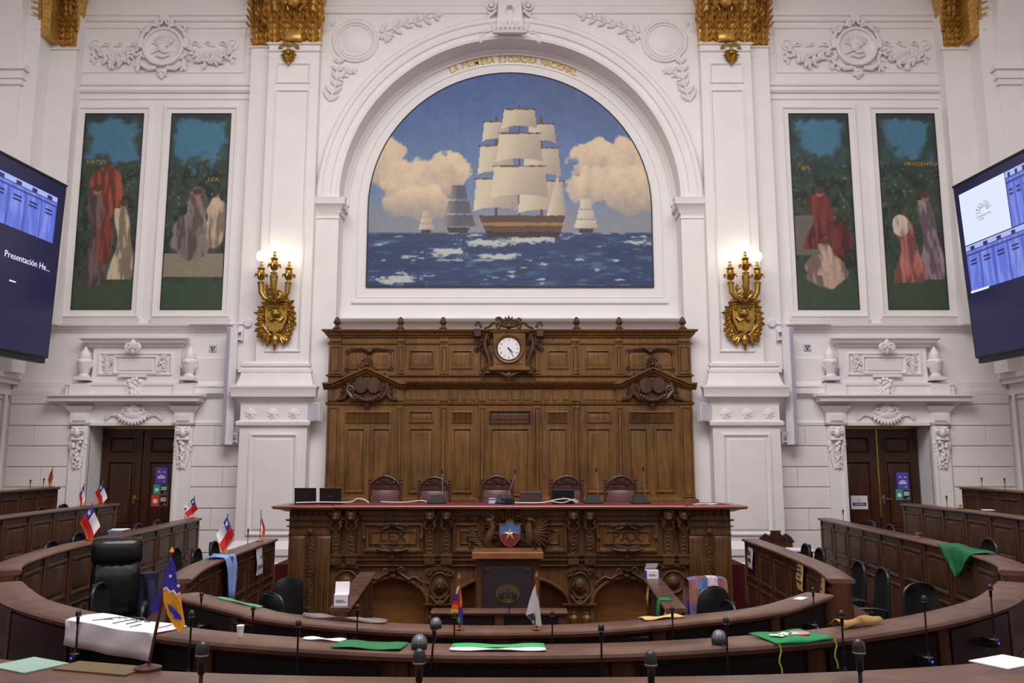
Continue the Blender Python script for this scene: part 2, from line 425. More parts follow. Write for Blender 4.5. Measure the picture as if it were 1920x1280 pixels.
# keystone cartouche
w = MB(); zk0, zk1 = Z(68, YF), Z(10, YF)
w.loft([[(-.28, YF+.02, zk0), (-.24, YF-.22, zk0), (.24, YF-.22, zk0), (.28, YF+.02, zk0)], [(-.32, YF+.02, zk0+.1), (-.28, YF-.27, zk0+.1), (.28, YF-.27, zk0+.1), (.32, YF+.02, zk0+.1)],
        [(-.3, YF+.02, zk1), (-.24, YF-.2, zk1), (.24, YF-.2, zk1), (.3, YF+.02, zk1)]])
w.stack(-.3, .3, YF-.2, [(zk0-.06, 0), (zk0-.05, .06), (zk0, .09), (zk0+.02, 0)])
for k in range(5): w.tube([(-.2+.1*k, YF-.285, zk0+.04), (-.2+.1*k, YF-.285, zk0+.2)], .028, 6)
w.acanthus(0, YF-.23, zk0+.2, .3, .28, .2); w.ball((0, YF-.25, zk0+.2), .07, .06, .08)
for s in (-1, 1):
    w.scroll(s*.42, YF-.08, zk1-.06, .13, 1.7, s, PI/2, .03, 0, .05); w.scroll(s*.5, YF-.06, zk0+.12, .1, 1.6, -s, 0, .025, 0, .04)
    w.ball((s*.42, YF-.1, zk1-.06), .04); w.ball((s*.5, YF-.08, zk0+.12), .035)
    for t in range(6): w.leaf(s*(.35+.04*t), zk0+.42-.09*t, (PI/2-s*PI/2)+s*(.8-.35*t), .2, .09, YF-.02, .07, 0, .04)
    w.tube([(s*.3, YF-.1, zk0+.55), (s*.48, YF-.1, zk0+.38), (s*.4, YF-.1, zk0+.2), (s*.34, YF-.12, zk0+.08)], .035, 6)
w.build('keystone', M['relief'], wall)
# inscription over the painting
w = MB(); txt = 'LA PRIMERA ESCUADRA NACIONAL.'
rt = 3.435; span = 2*math.asin((X(1083, 128, YR))/rt)*1.0; adv = {' ': .55, 'I': .55, '.': .4, 'M': 1.2, 'L': .9}
tot = sum(adv.get(ch, 1) for ch in txt); acc = 0
a0 = math.asin(X(843, 128, YR)/rt); a1 = math.asin(X(1084, 131, YR)/rt)
for ch in txt:
    wd = adv.get(ch, 1); th = a0+(a1-a0)*(acc+wd/2)/tot; acc += wd
    if ch != ' ': wall_text(w, ch, rt*math.sin(th), YR-.02, ZC+rt*math.cos(th), .14, .02, 0, -th, .82, .008)
w.build('inscription', M['gold_text'], wall, 0, label='gold raised lettering following the arch')

# pilasters with gilded capitals
zcap0 = Z(90, YP)
xA, xB, xC = X(496, 300, YP), X(592, 300, YP), X(462, 300, YPB)
zb0 = Z(690, YP)
w = MB()
w.box(xC, xA+.02, YPB, YW+.05, zb0, ZT); w.box(xA, xB, YP, YW+.05, zb0, ZT)
w.box(X(436, 650, 17.42), xC+.01, 17.42, YW+.05, zb0, Z(607)-.02)
both('pilaster_shaft', w, M['plaster'], wall, 30)
w = MB(); xm = (xA+xB)/2; ph = .37
pf = [(0, 0), (.01, .03), (.03, .035), (.04, .015), (.06, -.0)]
w.rectframe(xm-ph, xm+ph, Z(157, YP), Z(118, YP), YP, pf)
w.rectframe(xm-ph, xm+ph, Z(660, YP), Z(168, YP), YP, pf)
w.stack(xA, xB, YP, [(Z(98, YP), 0), (Z(97, YP), .03), (Z(95, YP), .04), (Z(93, YP), 0)])
w.stack(xA, xB, YP, [(Z(85, YP), 0), (Z(84, YP), .05), (Z(82, YP), .06), (Z(81.5, YP), 0)])
w.stack(xC, xA, YPB, [(Z(91, YPB), 0), (Z(90, YPB), .04), (Z(88, YPB), .05), (Z(87, YPB), 0)], (1, 0))
both('pilaster_moulding', w, M['plaster'], wall, 30)
def capital(w, x0, x1, yb, z0, h, nl=4):
    'gilded composite capital over a flat pilaster'
    wd = x1-x0; xm = (x0+x1)/2
    w.loft([[(x0, yb+.2, z0), (x0, yb, z0), (x1, yb, z0), (x1, yb+.2, z0)], [(x0-.02, yb+.2, z0+h*.5), (x0-.02, yb-.03, z0+h*.5), (x1+.02, yb-.03, z0+h*.5), (x1+.02, yb+.2, z0+h*.5)],
            [(x0-.12, yb+.2, z0+h), (x0-.12, yb-.14, z0+h), (x1+.12, yb-.14, z0+h), (x1+.12, yb+.2, z0+h)]])
    for k in range(nl): w.acan(x0+wd*(k+.5)/nl, yb-.02, z0, h*.42, wd/nl*1.15, .3)
    for k in range(nl+1): w.acan(x0+wd*k/nl, yb-.05, z0+h*.24, h*.48, wd/nl*1.0, .36)
    for s in (-1, 1):
        xs = xm+s*wd*.46
        w.scroll(xs+s*.02, yb-.18, z0+h*.82, .13, 1.9, -s, PI/2, .035, 0, .06); w.ball((xs+s*.02, yb-.2, z0+h*.82), .05)
        w.tube([(xm+s*wd*.1, yb-.08, z0+h*.45), (xm+s*wd*.22, yb-.12, z0+h*.75), (xm+s*wd*.4, yb-.16, z0+h*.92)], .035, 6)
        w.acan(xm+s*wd*.27, yb-.1, z0+h*.56, h*.3, wd*.2, .3)
        w.scroll(xm+s*wd*.14, yb-.12, z0+h*.86, .08, 1.5, s, PI/2, .025, 0, .03)
zc1 = 13.15
w = MB(); h = zc1-Z(82, YP)
capital(w, xA-.02, xB, YP, Z(82, YP), h)
q = xm
w.ball((q, YP-.2, Z(82, YP)+h*.62), .15, .14, .2, 14, 10)           # mask
w.ball((q, YP-.36, Z(82, YP)+h*.6), .045, .06, .06)
for s in (-1, 1):
    w.ball((q+s*.06, YP-.31, Z(82, YP)+h*.68), .03)
    for t in range(6): w.leaf(q+s*.1, Z(82, YP)+h*.6, PI/2-s*(.3+t*.35), .22, .08, YP-.14, .06, 0, .04)
w.tube([(q-.06, YP-.32, Z(82, YP)+h*.5), (q, YP-.335, Z(82, YP)+h*.485), (q+.06, YP-.32, Z(82, YP)+h*.5)], .018, 6)
w.cbox(q-.18, q+.18, YP-.16, YP+.02, Z(81, YP), Z(81, YP)+.2, .015)
both('capital', w, M['gold'], wall, 50, 'gilded leaf capital with a face mask')
w = MB(); capital(w, xC+.0, xA-.03, YPB, Z(89, YPB), zc1-Z(89, YPB), 2)
both('capital', w, M['gold'], wall, 50, 'gilded leaf capital beside the masked one')
w = MB(); q = onY(543, 88, YP)
for s in (-1, 1):
    w.tube([(q.x, YP-.05, q.z+.02), (q.x+s*.1, YP-.07, q.z+.05), (q.x+s*.17, YP-.06, q.z-.02), (q.x+s*.22, YP-.05, q.z-.07)], [.02, .025, .025, .015], 6)
    w.scroll(q.x+s*.19, YP-.05, q.z-.03, .05, 1.3, s, PI/2, .014)
for rr, zz in ((.13, -.1), (.15, -.17), (.12, -.25), (.08, -.32)):
    for k in range(7): w.leaf(q.x, q.z+zz, -PI/2+(k-3)*.42, rr*1.25, .07, YP-.03, .07, 0, .03)
w.ball((q.x, YP-.09, q.z-.17), .05); w.ball((q.x, YP-.08, q.z-.08), .035, .04, .07); w.ball((q.x, YP-.06, q.z-.4), .03, .03, .06)
both('pendant', w, M['gilt_bronze'], wall, 50, 'gilt leaf pendant below the capital')

# pedestal below each pilaster
YD = 17.02
w = MB()
def zz(py): return Z(py, YD)
px0, px1 = X(447, 850, YD), X(574, 850, YD)
w.box(px0, px1, YD, YW+.1, -.05, zz(760))
w.box(X(452, 700, YD+.1), X(578, 700, YD+.1), YD+.1, YW+.1, zz(760), zz(690))
w.stack(X(452, 740, YD), X(578, 740, YD), YD+.06, [(zz(762), 0), (zz(757), .03), (zz(752), .05), (zz(746), .12), (zz(744), .17), (zz(730), .18), (zz(727), .2), (zz(724), .2), (zz(721), .1), (zz(708), .05), (zz(698), .03)], (1, 1))
w.stack(X(458, 690, YP), X(577, 690, YP), YP, [(zz(699), .06), (zz(697), .1), (zz(692), .1), (zz(690), .05), (zz(687), .04), (zz(685), .08), (zz(681), .08), (zz(679), .02), (zz(676), 0)], (1, 1))
w.stack(px0, px1, YD, [(zz(802), 0), (zz(799), .03), (zz(797), .06), (zz(791), .07), (zz(789), .04), (zz(787), 0)])
w.stack(px0, px1, YD, [(-.05, .12), (zz(1056), .12), (zz(1053), .09), (zz(1042), .09), (zz(1040), .12), (zz(1028), .12), (zz(1022), .06), (zz(1016), .03), (zz(1014), 0)])
w.rectframe(X(466, 880, YD), X(556, 880, YD), zz(1003), zz(813), YD, [(0, 0), (.0, .035), (.03, .04), (.05, .01), (.1, -.0), (.11, .02), (.13, .025)])
w.box(X(466, 880, YD)+.13, X(556, 880, YD)-.13, YD-.025, YD+.02, zz(1003)+.13, zz(813)-.13)
both('pedestal', w, M['plaster_low'], wall, 30)
for ppx in (470, 511, 551):
    w = MB(); q = onY(ppx, 775, YD); w.rosette(q.x, YD, q.z, .12, 7, .035)
    w.rosette(q.x, YD-.02, q.z, .06, 6, .03)
    both('rosette', w, M['relief'], wall)

# corner pilaster and bay mouldings
YC = 17.2
xc0, xc1 = X(101, 200, YC), X(136, 200, YC)
w = MB(); w.box(-10.6, xc1, YC, YW+.05, Z(612), ZT)
w.stack(-10.4, xc1, YC, [(Z(95, YC), 0), (Z(94, YC), .04), (Z(91, YC), .06), (Z(90, YC), 0)], (0, 1))
both('corner_pilaster', w, M['plaster'], wall, 30)
w = MB(); capital(w, xc0+.03, xc1-.02, YC, Z(90, YC), zc1-Z(90, YC), 2)
both('capital', w, M['gold'], wall, 50, 'gilded leaf capital in the corner of the room')
bx0, bx1 = xc1, xC
w = MB()
zb = Z(188); zt = Z(150)
w.stack(bx0, bx1, YW, [(zb, 0), (zb+.02, .03), (zb+.05, .03), (zb+.06, .01), (zb+.15, .01), (zb+.16, .06), (zb+.2, .09), (zb+.22, .09), (zb+.24, .05), (zb+.29, .06), (zb+.31, .1), (zb+.36, .11), (zb+.37, 0)], (0, 0))
w.stack(bx0, bx1, YW, [(Z(42), 0), (Z(41), .04), (Z(38), .06), (Z(34), .06), (Z(32), .1), (Z(26), .12), (Z(24), 0)], (0, 0))
w.rectframe(X(152, 100), X(461, 100), Z(138), Z(51), YW, [(0, 0), (.01, .025), (.03, .03), (.04, .01), (.05, 0)])
both('bay_moulding', w, M['plaster'], wall, 30)
# medallion with garlands
def garland(w, p0, p1, sag, y, n, rd, r=.055):
    for k in range(n):
        t = k/(n-1.0); x = p0[0]+(p1[0]-p0[0])*t; z = p0[1]+(p1[1]-p0[1])*t-sag*4*t*(1-t)
        fat = .5+.9*math.sin(PI*t)
        for j in range(4):
            a = rd.uniform(0, 2*PI); w.leaf(x+rd.uniform(-.04, .04), z+rd.uniform(-.06, .06)*fat, a, .13*fat, .08, y-.03, .07*fat, 0, .04)
        w.ball((x+rd.uniform(-.03, .03), y-.04*fat, z+rd.uniform(-.06, .06)*fat), r*.7*fat, r*.7, r*.7*fat, 7, 5)
def medallion(w, cx, cz, seed):
    rd = random.Random(seed)
    Mr = Matrix.Translation((cx, YW, cz)) @ Matrix.Rotation(PI/2, 4, 'X')
    r = .46
    w.lathe([(r, -.01), (r, .06), (r*.97, .1), (r*.9, .11), (r*.86, .1), (r*.84, .06), (r*.8, .05), (.01, .05)], (0, 0, 0), 40, 0, Mr)
    # trophy inside
    for k in range(9):
        a = .5+k*.3; w.leaf(cx, cz+.02, a, .27, .06, YW-.05, .05, 0, .02)
    w.ball((cx-.03, YW-.08, cz-.02), .1, .06, .11); w.ball((cx+.06, YW-.07, cz-.12), .11, .05, .05)
    w.tube([(cx-.25, YW-.08, cz-.16), (cx, YW-.1, cz-.05), (cx+.22, YW-.08, cz+.18)], .02, 6)
    w.scroll(cx+.1, YW-.08, cz+.06, .1, 1.2, 1, 0, .02); w.tube([(cx-.14, YW-.08, cz-.2), (cx+.02, YW-.1, cz-.26), (cx+.16, YW-.08, cz-.19)], .03, 6)
    # strapwork surround
    for s in (-1, 1):
        w.scroll(cx+s*.1, YW-.08, cz+.56, .1, 1.5, s, -PI/2, .035, 0, .04)
        w.scroll(cx+s*.4, YW-.07, cz+.42, .1, 1.4, -s, PI, .03, 0, .04)
        w.tube([(cx+s*.1, YW-.06, cz+.5), (cx+s*.28, YW-.08, cz+.5), (cx+s*.42, YW-.06, cz+.36), (cx+s*.5, YW-.05, cz+.2)], .04, 6)
        w.cbox(cx+s*.43, cx+s*.56, YW-.1, YW, cz-.04, cz+.2, .02)
        for k in range(14):
            z = cz-.08-.03*k; w.leaf(cx+s*(.5+rd.uniform(-.04, .04)), z, -PI/2+rd.uniform(-.9, .9), .13, .07, YW-.03, .06, 0, .03)
        w.tube([(cx+s*.44, YW-.07, cz-.42), (cx+s*.28, YW-.08, cz-.52), (cx+s*.12, YW-.07, cz-.5)], [.05, .06, .05], 8)
        gx = cx+s*1.5
        garland(w, (cx+s*.58, cz-.02), (gx, cz-.02), .3, YW, 15, rd)
        w.rosette(gx+s*.02, YW, cz+.06, .11, 8, .05)
        Mq = Matrix.Translation((gx+s*.02, YW, cz+.06)) @ Matrix.Rotation(PI/2, 4, 'X')
        w.lathe([(.13, 0), (.13, .04), (.1, .05), (.09, .02), (.05, .03), (.04, .06), (.01, .06)], (0, 0, 0), 16, 0, Mq)
        for k in range(5): w.leaf(gx+s*.02, cz-.06-.05*k, -PI/2+(k % 3-1)*.7, .14, .08, YW-.02, .05)
        for j in range(3):
            bx = cx+s*(.68+.3*j); w.scroll(bx, YW-.03, cz+.09, .07, 1.1, s*(-1)**j, PI*j, .016); w.leaf(bx, cz+.07, -.3*s+(PI if s < 0 else 0), .16, .05, YW-.01, .03)
    for k in range(7): w.leaf(cx, cz+.6, PI/2+(k-3)*.35, .22-.02*abs(k-3), .07, YW-.06, .05, 0, .04)
    for k in range(6): w.ball((cx+rd.uniform(-.12, .12), YW-.06, cz-.52-rd.uniform(0, .14)), .05, .05, .05)
    w.leaf(cx, cz-.58, -PI/2, .16, .14, YW-.04, .06); w.leaf(cx, cz-.55, -PI/2-.7, .15, .12, YW-.03, .06); w.leaf(cx, cz-.55, -PI/2+.7, .15, .12, YW-.03, .06)
mc = onY(308, 90, YW)
w = MB(); medallion(w, mc.x, mc.z, 3); w.build('medallion', M['relief'], wall)
w = MB(); medallion(w, -mc.x, mc.z, 5); w.build('medallion', M['relief'], wall)

# picture frames (part of the wall) and dado cornice
PANELS = []                     # x0, x1, z0, z1 of the four tall pictures
for a, b, c, d in ((162, 134, 270, 246), (323, 302, 434, 415)):
    PANELS.append(((X(a, 215)+X(b, 580))/2, (X(c, 215)+X(d, 580))/2, Z(580), Z(214)))
for (x0, x1, z0, z1) in PANELS:
    w = MB()
    w.rectframe(x0-.01, x1+.01, z0-.01, z1+.01, YW, [(.0, -.0), (0, .015), (-.1, .02), (-.11, .05), (-.14, .06), (-.16, .05), (-.17, .02), (-.2, .015), (-.21, 0)])
    w.stack(x0-.14, x1+.14, YW, [(z0-.3, 0), (z0-.29, .03), (z0-.25, .05), (z0-.22, .07), (z0-.2, .07), (z0-.19, .0)])
    both('picture_moulding', w, M['plaster'], wall, 30)
w = MB(); za = Z(624)
w.stack(-10.3, X(440, 612), YW, [(za, 0), (za+.02, .03), (za+.06, .04), (za+.07, .08), (za+.11, .1), (za+.13, .15), (za+.16, .16), (za+.18, .16), (za+.19, 0)], (0, 0))
w.stack(X(366, 735), px0+.1, YW, [(Z(748), 0), (Z(744), .05), (Z(738), .12), (Z(728), .13), (Z(726), .15), (Z(723), .15), (Z(721), .04), (Z(700), .02), (Z(698), 0)], (0, 0))
w.stack(X(366, 795), px0+.1, YW, [(Z(799), 0), (Z(797), .04), (Z(792), .05), (Z(790), .02), (Z(788), 0)], (0, 0))
w.stack(-10.4, X(128, 735), YW, [(Z(748), 0), (Z(744), .03), (Z(738), .05), (Z(730), .05), (Z(728), 0)], (0, 0))
both('dado_cornice', w, M['plaster'], wall, 30)
# masonry blocks
rows = [Z(p) for p in (670, 714, 758, 798, 836, 875, 913, 953, 994, 1036, 1080, 1122)]
def blocks(x0, x1, r0, r1, split):
    for i in range(r0, r1):
        zt_, zb_ = rows[i], rows[i+1]
        cuts = [x0, x1] if (i % 2 == 0 or not split) else [x0, (x0+x1)/2+(.1 if i % 4 == 1 else -.1), x1]
        for a, b in zip(cuts, cuts[1:]):
            m = MB(); m.cbox(a+.003, b-.003, YW-.04, YW+.03, zb_+.009, zt_-.009, .01)
            both('masonry_block', m, M['plaster_low'], wall, 0)
blocks(-10.35, X(129, 850), 1, 11, True)
blocks(X(361, 850), px0-.01, 3, 11, True)
blocks(X(366, 690), px0-.01, 0, 1, False)
# door surround
cxd = (dx0+dx1)/2
YS = 17.42
w = MB()
w.box(dx0-.36, dx0, YS, YW+.02, -.05, dz+.42); w.box(dx1, dx1+.36, YS, YW+.02, -.05, dz+.42); w.box(dx0-.36, dx1+.36, YS, YW+.02, dz, dz+.45)
w.frame([(dx0, -.05), (dx0, dz), (dx1, dz), (dx1, -.05)], YS, [(0, 0), (0, .02), (.03, .03), (.07, .03), (.08, 0)], False)
zc_ = Z(761)
w.stack(X(128, 752), X(362, 752), YS, [(zc_-.02, 0), (zc_, .05), (zc_+.03, .1), (zc_+.06, .18), (zc_+.08, .24), (zc_+.16, .25), (zc_+.18, .3), (zc_+.21, .3), (zc_+.22, .1)])
w.stack(X(140, 735), X(358, 735), YS, [(zc_+.22, .1), (zc_+.4, .1), (zc_+.42, .13), (zc_+.47, .13), (zc_+.48, .05)])
for xe in (dx0-.18, dx1+.18):     # blocks above the consoles
    w.stack(xe-.15, xe+.15, YS, [(Z(797), 0), (Z(796), .06), (Z(792), .08), (Z(791), .05), (Z(780), .05), (Z(774), .05), (Z(768), .1), (Z(762), .14)])
    w.box(xe-.13, xe+.13, YS-.085, YS, Z(789), Z(778))
    w.box(xe-.2, xe+.2, YS-.16, YS, zc_+.22, zc_+.44)
both('door_surround', w, M['plaster'], wall, 30)
def console(w, cx, zt_, y):
    w.cbox(cx-.14, cx+.14, y-.05, y, zt_-.3, zt_, .01)
    for s in (-1, 1):
        w.scroll(cx+s*.09, y-.08, zt_-.1, .07, 1.4, s, PI/2, .022, 0, .03); w.ball((cx+s*.09, y-.1, zt_-.1), .03)
    w.ball((cx, y-.08, zt_-.14), .07, .06, .09); w.cbox(cx-.13, cx+.13, y-.09, y, zt_-.29, zt_-.25, .01)
    rd = random.Random(int(cx*100))
    for k in range(12):
        t = k/11.0; ww = .11*(1-t*.7)
        for s in (-1, 0, 1):
            w.leaf(cx+s*ww, zt_-.3-.5*t, -PI/2+s*.7+rd.uniform(-.3, .3), .12*(1-.3*t), .07, y-.01, .06*(1.1-t*.6), 0, .02)
        w.ball((cx+rd.uniform(-1, 1)*ww, y-.05, zt_-.33-.5*t), .035*(1.2-t*.5))
for xe in (dx0-.19, dx1+.19):
    w = MB(); console(w, xe, Z(799), YS); both('door_console', w, M['relief'], wall)
# cartouche over the lintel
w = MB(); q = onY(252, 778, YS)
w.ball((q.x, YS-.02, q.z), .26, .08, .13, 16, 8); w.tube([(q.x+.3*math.cos(t), YS-.06, q.z+.02+.13*math.sin(t)) for t in [PI+PI*k/10 for k in range(11)]], .03, 6)
for s in (-1, 1):
    w.scroll(q.x+s*.17, YS-.07, q.z+.09, .08, 1.5, -s, 0, .025); w.scroll(q.x+s*.3, YS-.05, q.z-.0, .07, 1.4, s, PI/2, .02)
    for k in range(9): w.leaf(q.x+s*(.27+.02*k), q.z-.08+.018*k, (0 if s > 0 else PI)+s*(.9-.22*k), .24, .06, YS, .05, 0, .03)
for k in range(7): w.leaf(q.x, q.z+.06, PI/2+(k-3)*.4, .17, .08, YS-.06, .06, 0, .03)
for k in range(9): w.leaf(q.x-.2+.05*k, q.z-.03-.06*math.sin(PI*k/8), -PI/2+(k-4)*.2, .12, .07, YS-.07, .06, 0, .03)
both('lintel_cartouche', w, M['relief'], wall)
# overdoor tablet
YO = 17.4
w = MB(); zo0, zo1 = zc_+.44, Z(646)
w.box(X(178, 690), X(342, 690), YO, YW+.02, zo0-.02, zo1)
w.stack(X(178, 640), X(342, 640), YO, [(Z(653), 0), (Z(651), .05), (Z(647), .07), (Z(645), .13), (Z(641), .15), (Z(638), .2), (Z(635), .2), (Z(634), .02)])
w.rectframe(X(189, 690), X(327, 690), Z(704), Z(662), YO, [(0, 0), (0, .03), (.03, .04), (.05, .02), (.07, .0)])
w.rectframe(X(217, 690), X(300, 690), Z(702), Z(668), YO, [(0, .0), (0, .05), (.03, .06), (.06, .02), (.1, .015)])
w.cbox(X(226, 690), X(292, 690), YO-.045, YO, Z(696), Z(674), .01)
w.cbox(X(228, 703), X(281, 703), YO-.09, YO, Z(709), Z(704), .01)
both('overdoor_tablet', w, M['plaster'], wall, 30)
w = MB(); q = onY(257, 652, YO)
for s in (-1, 1): w.scroll(q.x+s*.08, YO-.2, q.z, .08, 1.5, s, -PI/2, .03, 0, .03)
w.leaf(q.x, q.z-.02, PI/2, .18, .14, YO-.2, .06); w.leaf(q.x, q.z, -PI/2, .15, .1, YO-.18, .05)
q = onY(252, 722, YO-.08); rd = random.Random(4)
for k in range(28):
    t = rd.random(); w.ball((q.x+rd.uniform(-.16, .16)*(1-t*.8), YO-.1, q.z+.14-.32*t), .042)
for s in (-1, 1):
    for k in range(4): w.leaf(q.x+s*.05, q.z+.12-.05*k, -PI/2+s*(1.2-.2*k), .2, .09, YO-.06, .05, 0, .03)
    cx2 = X(258, 690)+s*X(214, 690, 17.5)*0+s*.57
    for k in range(8):
        w.scroll(cx2+rd.uniform(-.08, .08), YO-.04, Z(701)+.05+.045*k, .05, 1.2, s*(-1)**k, k, .016)
        w.leaf(cx2, Z(701)+.04*k, rd.uniform(0, 6.28), .1, .06, YO-.02, .035)
both('overdoor_ornament', w, M['relief'], wall)
w = MB()
for ppx in (157, 354):
    q = onY(ppx, 712, YO-.06)
    w.cbox(q.x-.16, q.x+.16, YO-.2, YO+.08, q.z-.02, q.z+.06, .01)
    w.lathe([(.1, .05), (.12, .08), (.08, .12), (.1, .18), (.15, .3), (.16, .38), (.12, .44), (.13, .46), (.1, .48), (.11, .52), (.08, .58), (.03, .66), (.005, .7)], (q.x, YO-.06, q.z), 16)
    for s in (-1, 1): w.scroll(q.x+s*.13, YO-.1, q.z+.3, .07, 1.2, s, PI/2, .02)
    w.ball((q.x, YO-.2, q.z+.36), .05, .03, .05)
both('overdoor_urn', w, M['relief'], wall)

# ------------------------------------------------------------------ side walls, floor, ceiling
for s, nm in ((-1, 'left'), (1, 'right')):
    XS = 10.28
    w = MB(); zlow = Z(690, 16.2)
    w.box(s*10.45, s*10.8, -4.0, 17.6, -.05, zlow)
    w.box(s*XS, s*10.8, 16.72, 17.6, zlow, ZT)
    w.box(s*10.75, s*11.8, -4, 17.6, zlow, ZT)       # back of the niche
    w.box(s*XS, s*10.8, -4, 6.6, zlow, ZT)
    yc, ry, zsp = 11.66, 5.06, Z(124, 16.72); n = 24     # arch over the niche
    P = [(yc+ry*math.cos(PI*k/n), zsp+min(ry*math.sin(PI*k/n), 99)) for k in range(n+1)]
    w.loft([[(s*XS, y, z), (s*XS, y, max(z, ZT+2))] for y, z in P if z < ZT+2], False, False)
    w.loft([[(s*XS, y, z), (s*10.8, y, z)] for y, z in P if z < ZT+2], False, False)
    wl = w.build('wall_'+nm, M['plaster'], kind='structure', smooth=30, label='white plaster side wall with an arched niche')
    w = MB()
    w.box(s*9.98, s*10.5, 16.78, 17.25, zlow, ZT)
    w.build('side_pilaster', M['plaster'], wl, 30)
    w = MB(); zi = zsp
    for a, b, p in ((-.42, -.3, .05), (-.3, -.12, .09), (-.12, .0, .15)):
        w.box(s*(XS-p), s*10.75, 16.72-p, 16.8, zi+a, zi+b)
    w.build('side_impost', M['plaster'], wl, 0)
    w = MB()
    for a, b, p in ((-.5, -.42, .05), (-.42, -.2, .1), (-.2, -.1, .24), (-.1, .0, .3)):
        w.box(s*(10.45-p), s*10.75, -4, 17.45, zlow+a, zlow+b)
    w.build('side_cornice', M['plaster'], wl, 0)
    w = MB()
    Mx = Matrix.Translation((s*9.98, 16.98, 0)) @ Matrix.Rotation(s*PI/2, 4, 'Z')
    t = MB(); capital(t, -.2, .2, 0, Z(76, 17), zc1-Z(76, 17), 2); w.join(t, Mx)
    w.build('capital', M['gold'], wl, 50, label='gilded leaf capital on the side wall')
    w = MB(); w.tube([(s*10.35, 17.3, 0.5), (s*10.35, 17.3, zlow-.4)], .035, 8); w.build('wall_pipe', M['plaster'], wl)
w = MB(); w.box(-11.8, 11.8, -4.3, -4.0, -.05, ZT+1.2); w.build('wall_rear', M['plaster'], kind='structure', label='plain white rear wall of the chamber')
w = MB(); w.box(-11.8, 11.8, -4.3, 18.4, 14.4, 14.7)
for s in (-1, 1): w.box(s*10.28, s*11.8, -4.3, 18.4, ZT, 14.5)
w.box(-11.8, 11.8, 17.35, 18.4, ZT, 14.5)
w.build('ceiling', M['plaster'], kind='structure', label='white ceiling of the chamber')
w = MB(); w.box(-11, 11, -4.2, 18.35, -.3, 0); floor = w.build('floor', M['carpet'], kind='structure', label='deep red carpeted floor')

# ------------------------------------------------------------------ doors
YDR = 18.0
def door(n, s, label):
    r = MB(); a, b = (dx0, dx1) if s < 0 else (-dx1, -dx0)
    r.box(a+.005, b-.005, YDR+.09, YDR+.14, 0, dz)
    d = r.build('door_%d' % n, M['door'], kind='structure', label=label)
    wd = (b-a-.04)/2
    for k in (0, 1):
        l = MB(); x0 = a+.02+k*wd+.008; x1 = x0+wd-.016; top = dz-.05
        l.cbox(x0, x1, YDR, YDR+.08, .02, top, .008)
        lf = l.build('door_leaf', M['door'], d, 0)
        for z0, z1 in ((.25, 1.2), (1.35, top-.66), (top-.52, top-.15)):
            p = MB(); p.rectframe(x0+.14, x1-.14, z0, z1, YDR, [(0, 0), (0, .02), (.03, .025), (.05, .0), (.06, -.0), (.1, .015)])
            p.box(x0+.24, x1-.24, YDR-.015, YDR+.01, z0+.1, z1-.1)
            p.build('door_panel', M['door'], lf, 30)
        if k == (0 if s < 0 else 1):
            h = MB(); hx = x1-.12 if s < 0 else x0+.06; hz = Z(937)
            h.cbox(min(hx, hx+.02)-.02, hx+.04, YDR-.02, YDR+.01, hz-.1, hz+.08, .005); h.tube([(hx, YDR-.01, hz), (hx, YDR-.07, hz), (hx+.15, YDR-.075, hz)], .014, 8)
            h.build('door_handle', M['brass'] if s < 0 else M['metal'], lf)
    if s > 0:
        g = MB(); xmid = (a+b)/2; g.box(xmid-.014, xmid+.014, YDR-.012, YDR+.03, 1.55, dz-.05); g.build('lit_gap_strip', M['gilt_bronze'], d, 0)  # gilt colour stands in for the orange light along the gap between leaves
    g = MB(); g.box(a+.02, b-.02, YDR-.005, YDR+.06, dz-.045, dz-.012); g.build('door_head_strip', M['gilt_bronze'], d, 0)
    return d
door(1, -1, 'dark double door with three stickers on its right leaf')
door(2, 1, 'dark double door with a white exit paper on its left leaf')
# ------------------------------------------------------------------ painted surfaces (colour per vertex)
def fbm(x, y, seed=0, octs=4, lac=2.0):
    rg = np.random.RandomState(seed); out = np.zeros_like(x, dtype=float); amp = 1.0; tot = 0
    for o in range(octs):
        g = rg.rand(64, 64); xi = np.floor(x).astype(int); yi = np.floor(y).astype(int); fx = x-xi; fy = y-yi
        fx = fx*fx*(3-2*fx); fy = fy*fy*(3-2*fy); xi %= 64; yi %= 64; x1 = (xi+1) % 64; y1 = (yi+1) % 64
        out += amp*((g[xi, yi]*(1-fx)+g[x1, yi]*fx)*(1-fy)+(g[xi, y1]*(1-fx)+g[x1, y1]*fx)*fy); tot += amp
        amp *= .5; x = x*lac+7.3; y = y*lac+3.1
    return out/tot
def sm(a, b, x): t = np.clip((x-a)/(b-a+1e-9), 0, 1); return t*t*(3-2*t)
def inpoly(x, y, pts):
    m = np.zeros(x.shape, bool); j = len(pts)-1
    for i in range(len(pts)):
        xi, yi = pts[i]; xj, yj = pts[j]
        c = ((yi > y) != (yj > y)) & (x < (xj-xi)*(y-yi)/((yj-yi) if yj != yi else 1e-9)+xi); m ^= c; j = i
    return m
def lay(img, col, a):
    img[...] = img*(1-a[..., None])+np.array(col, float)*a[..., None]
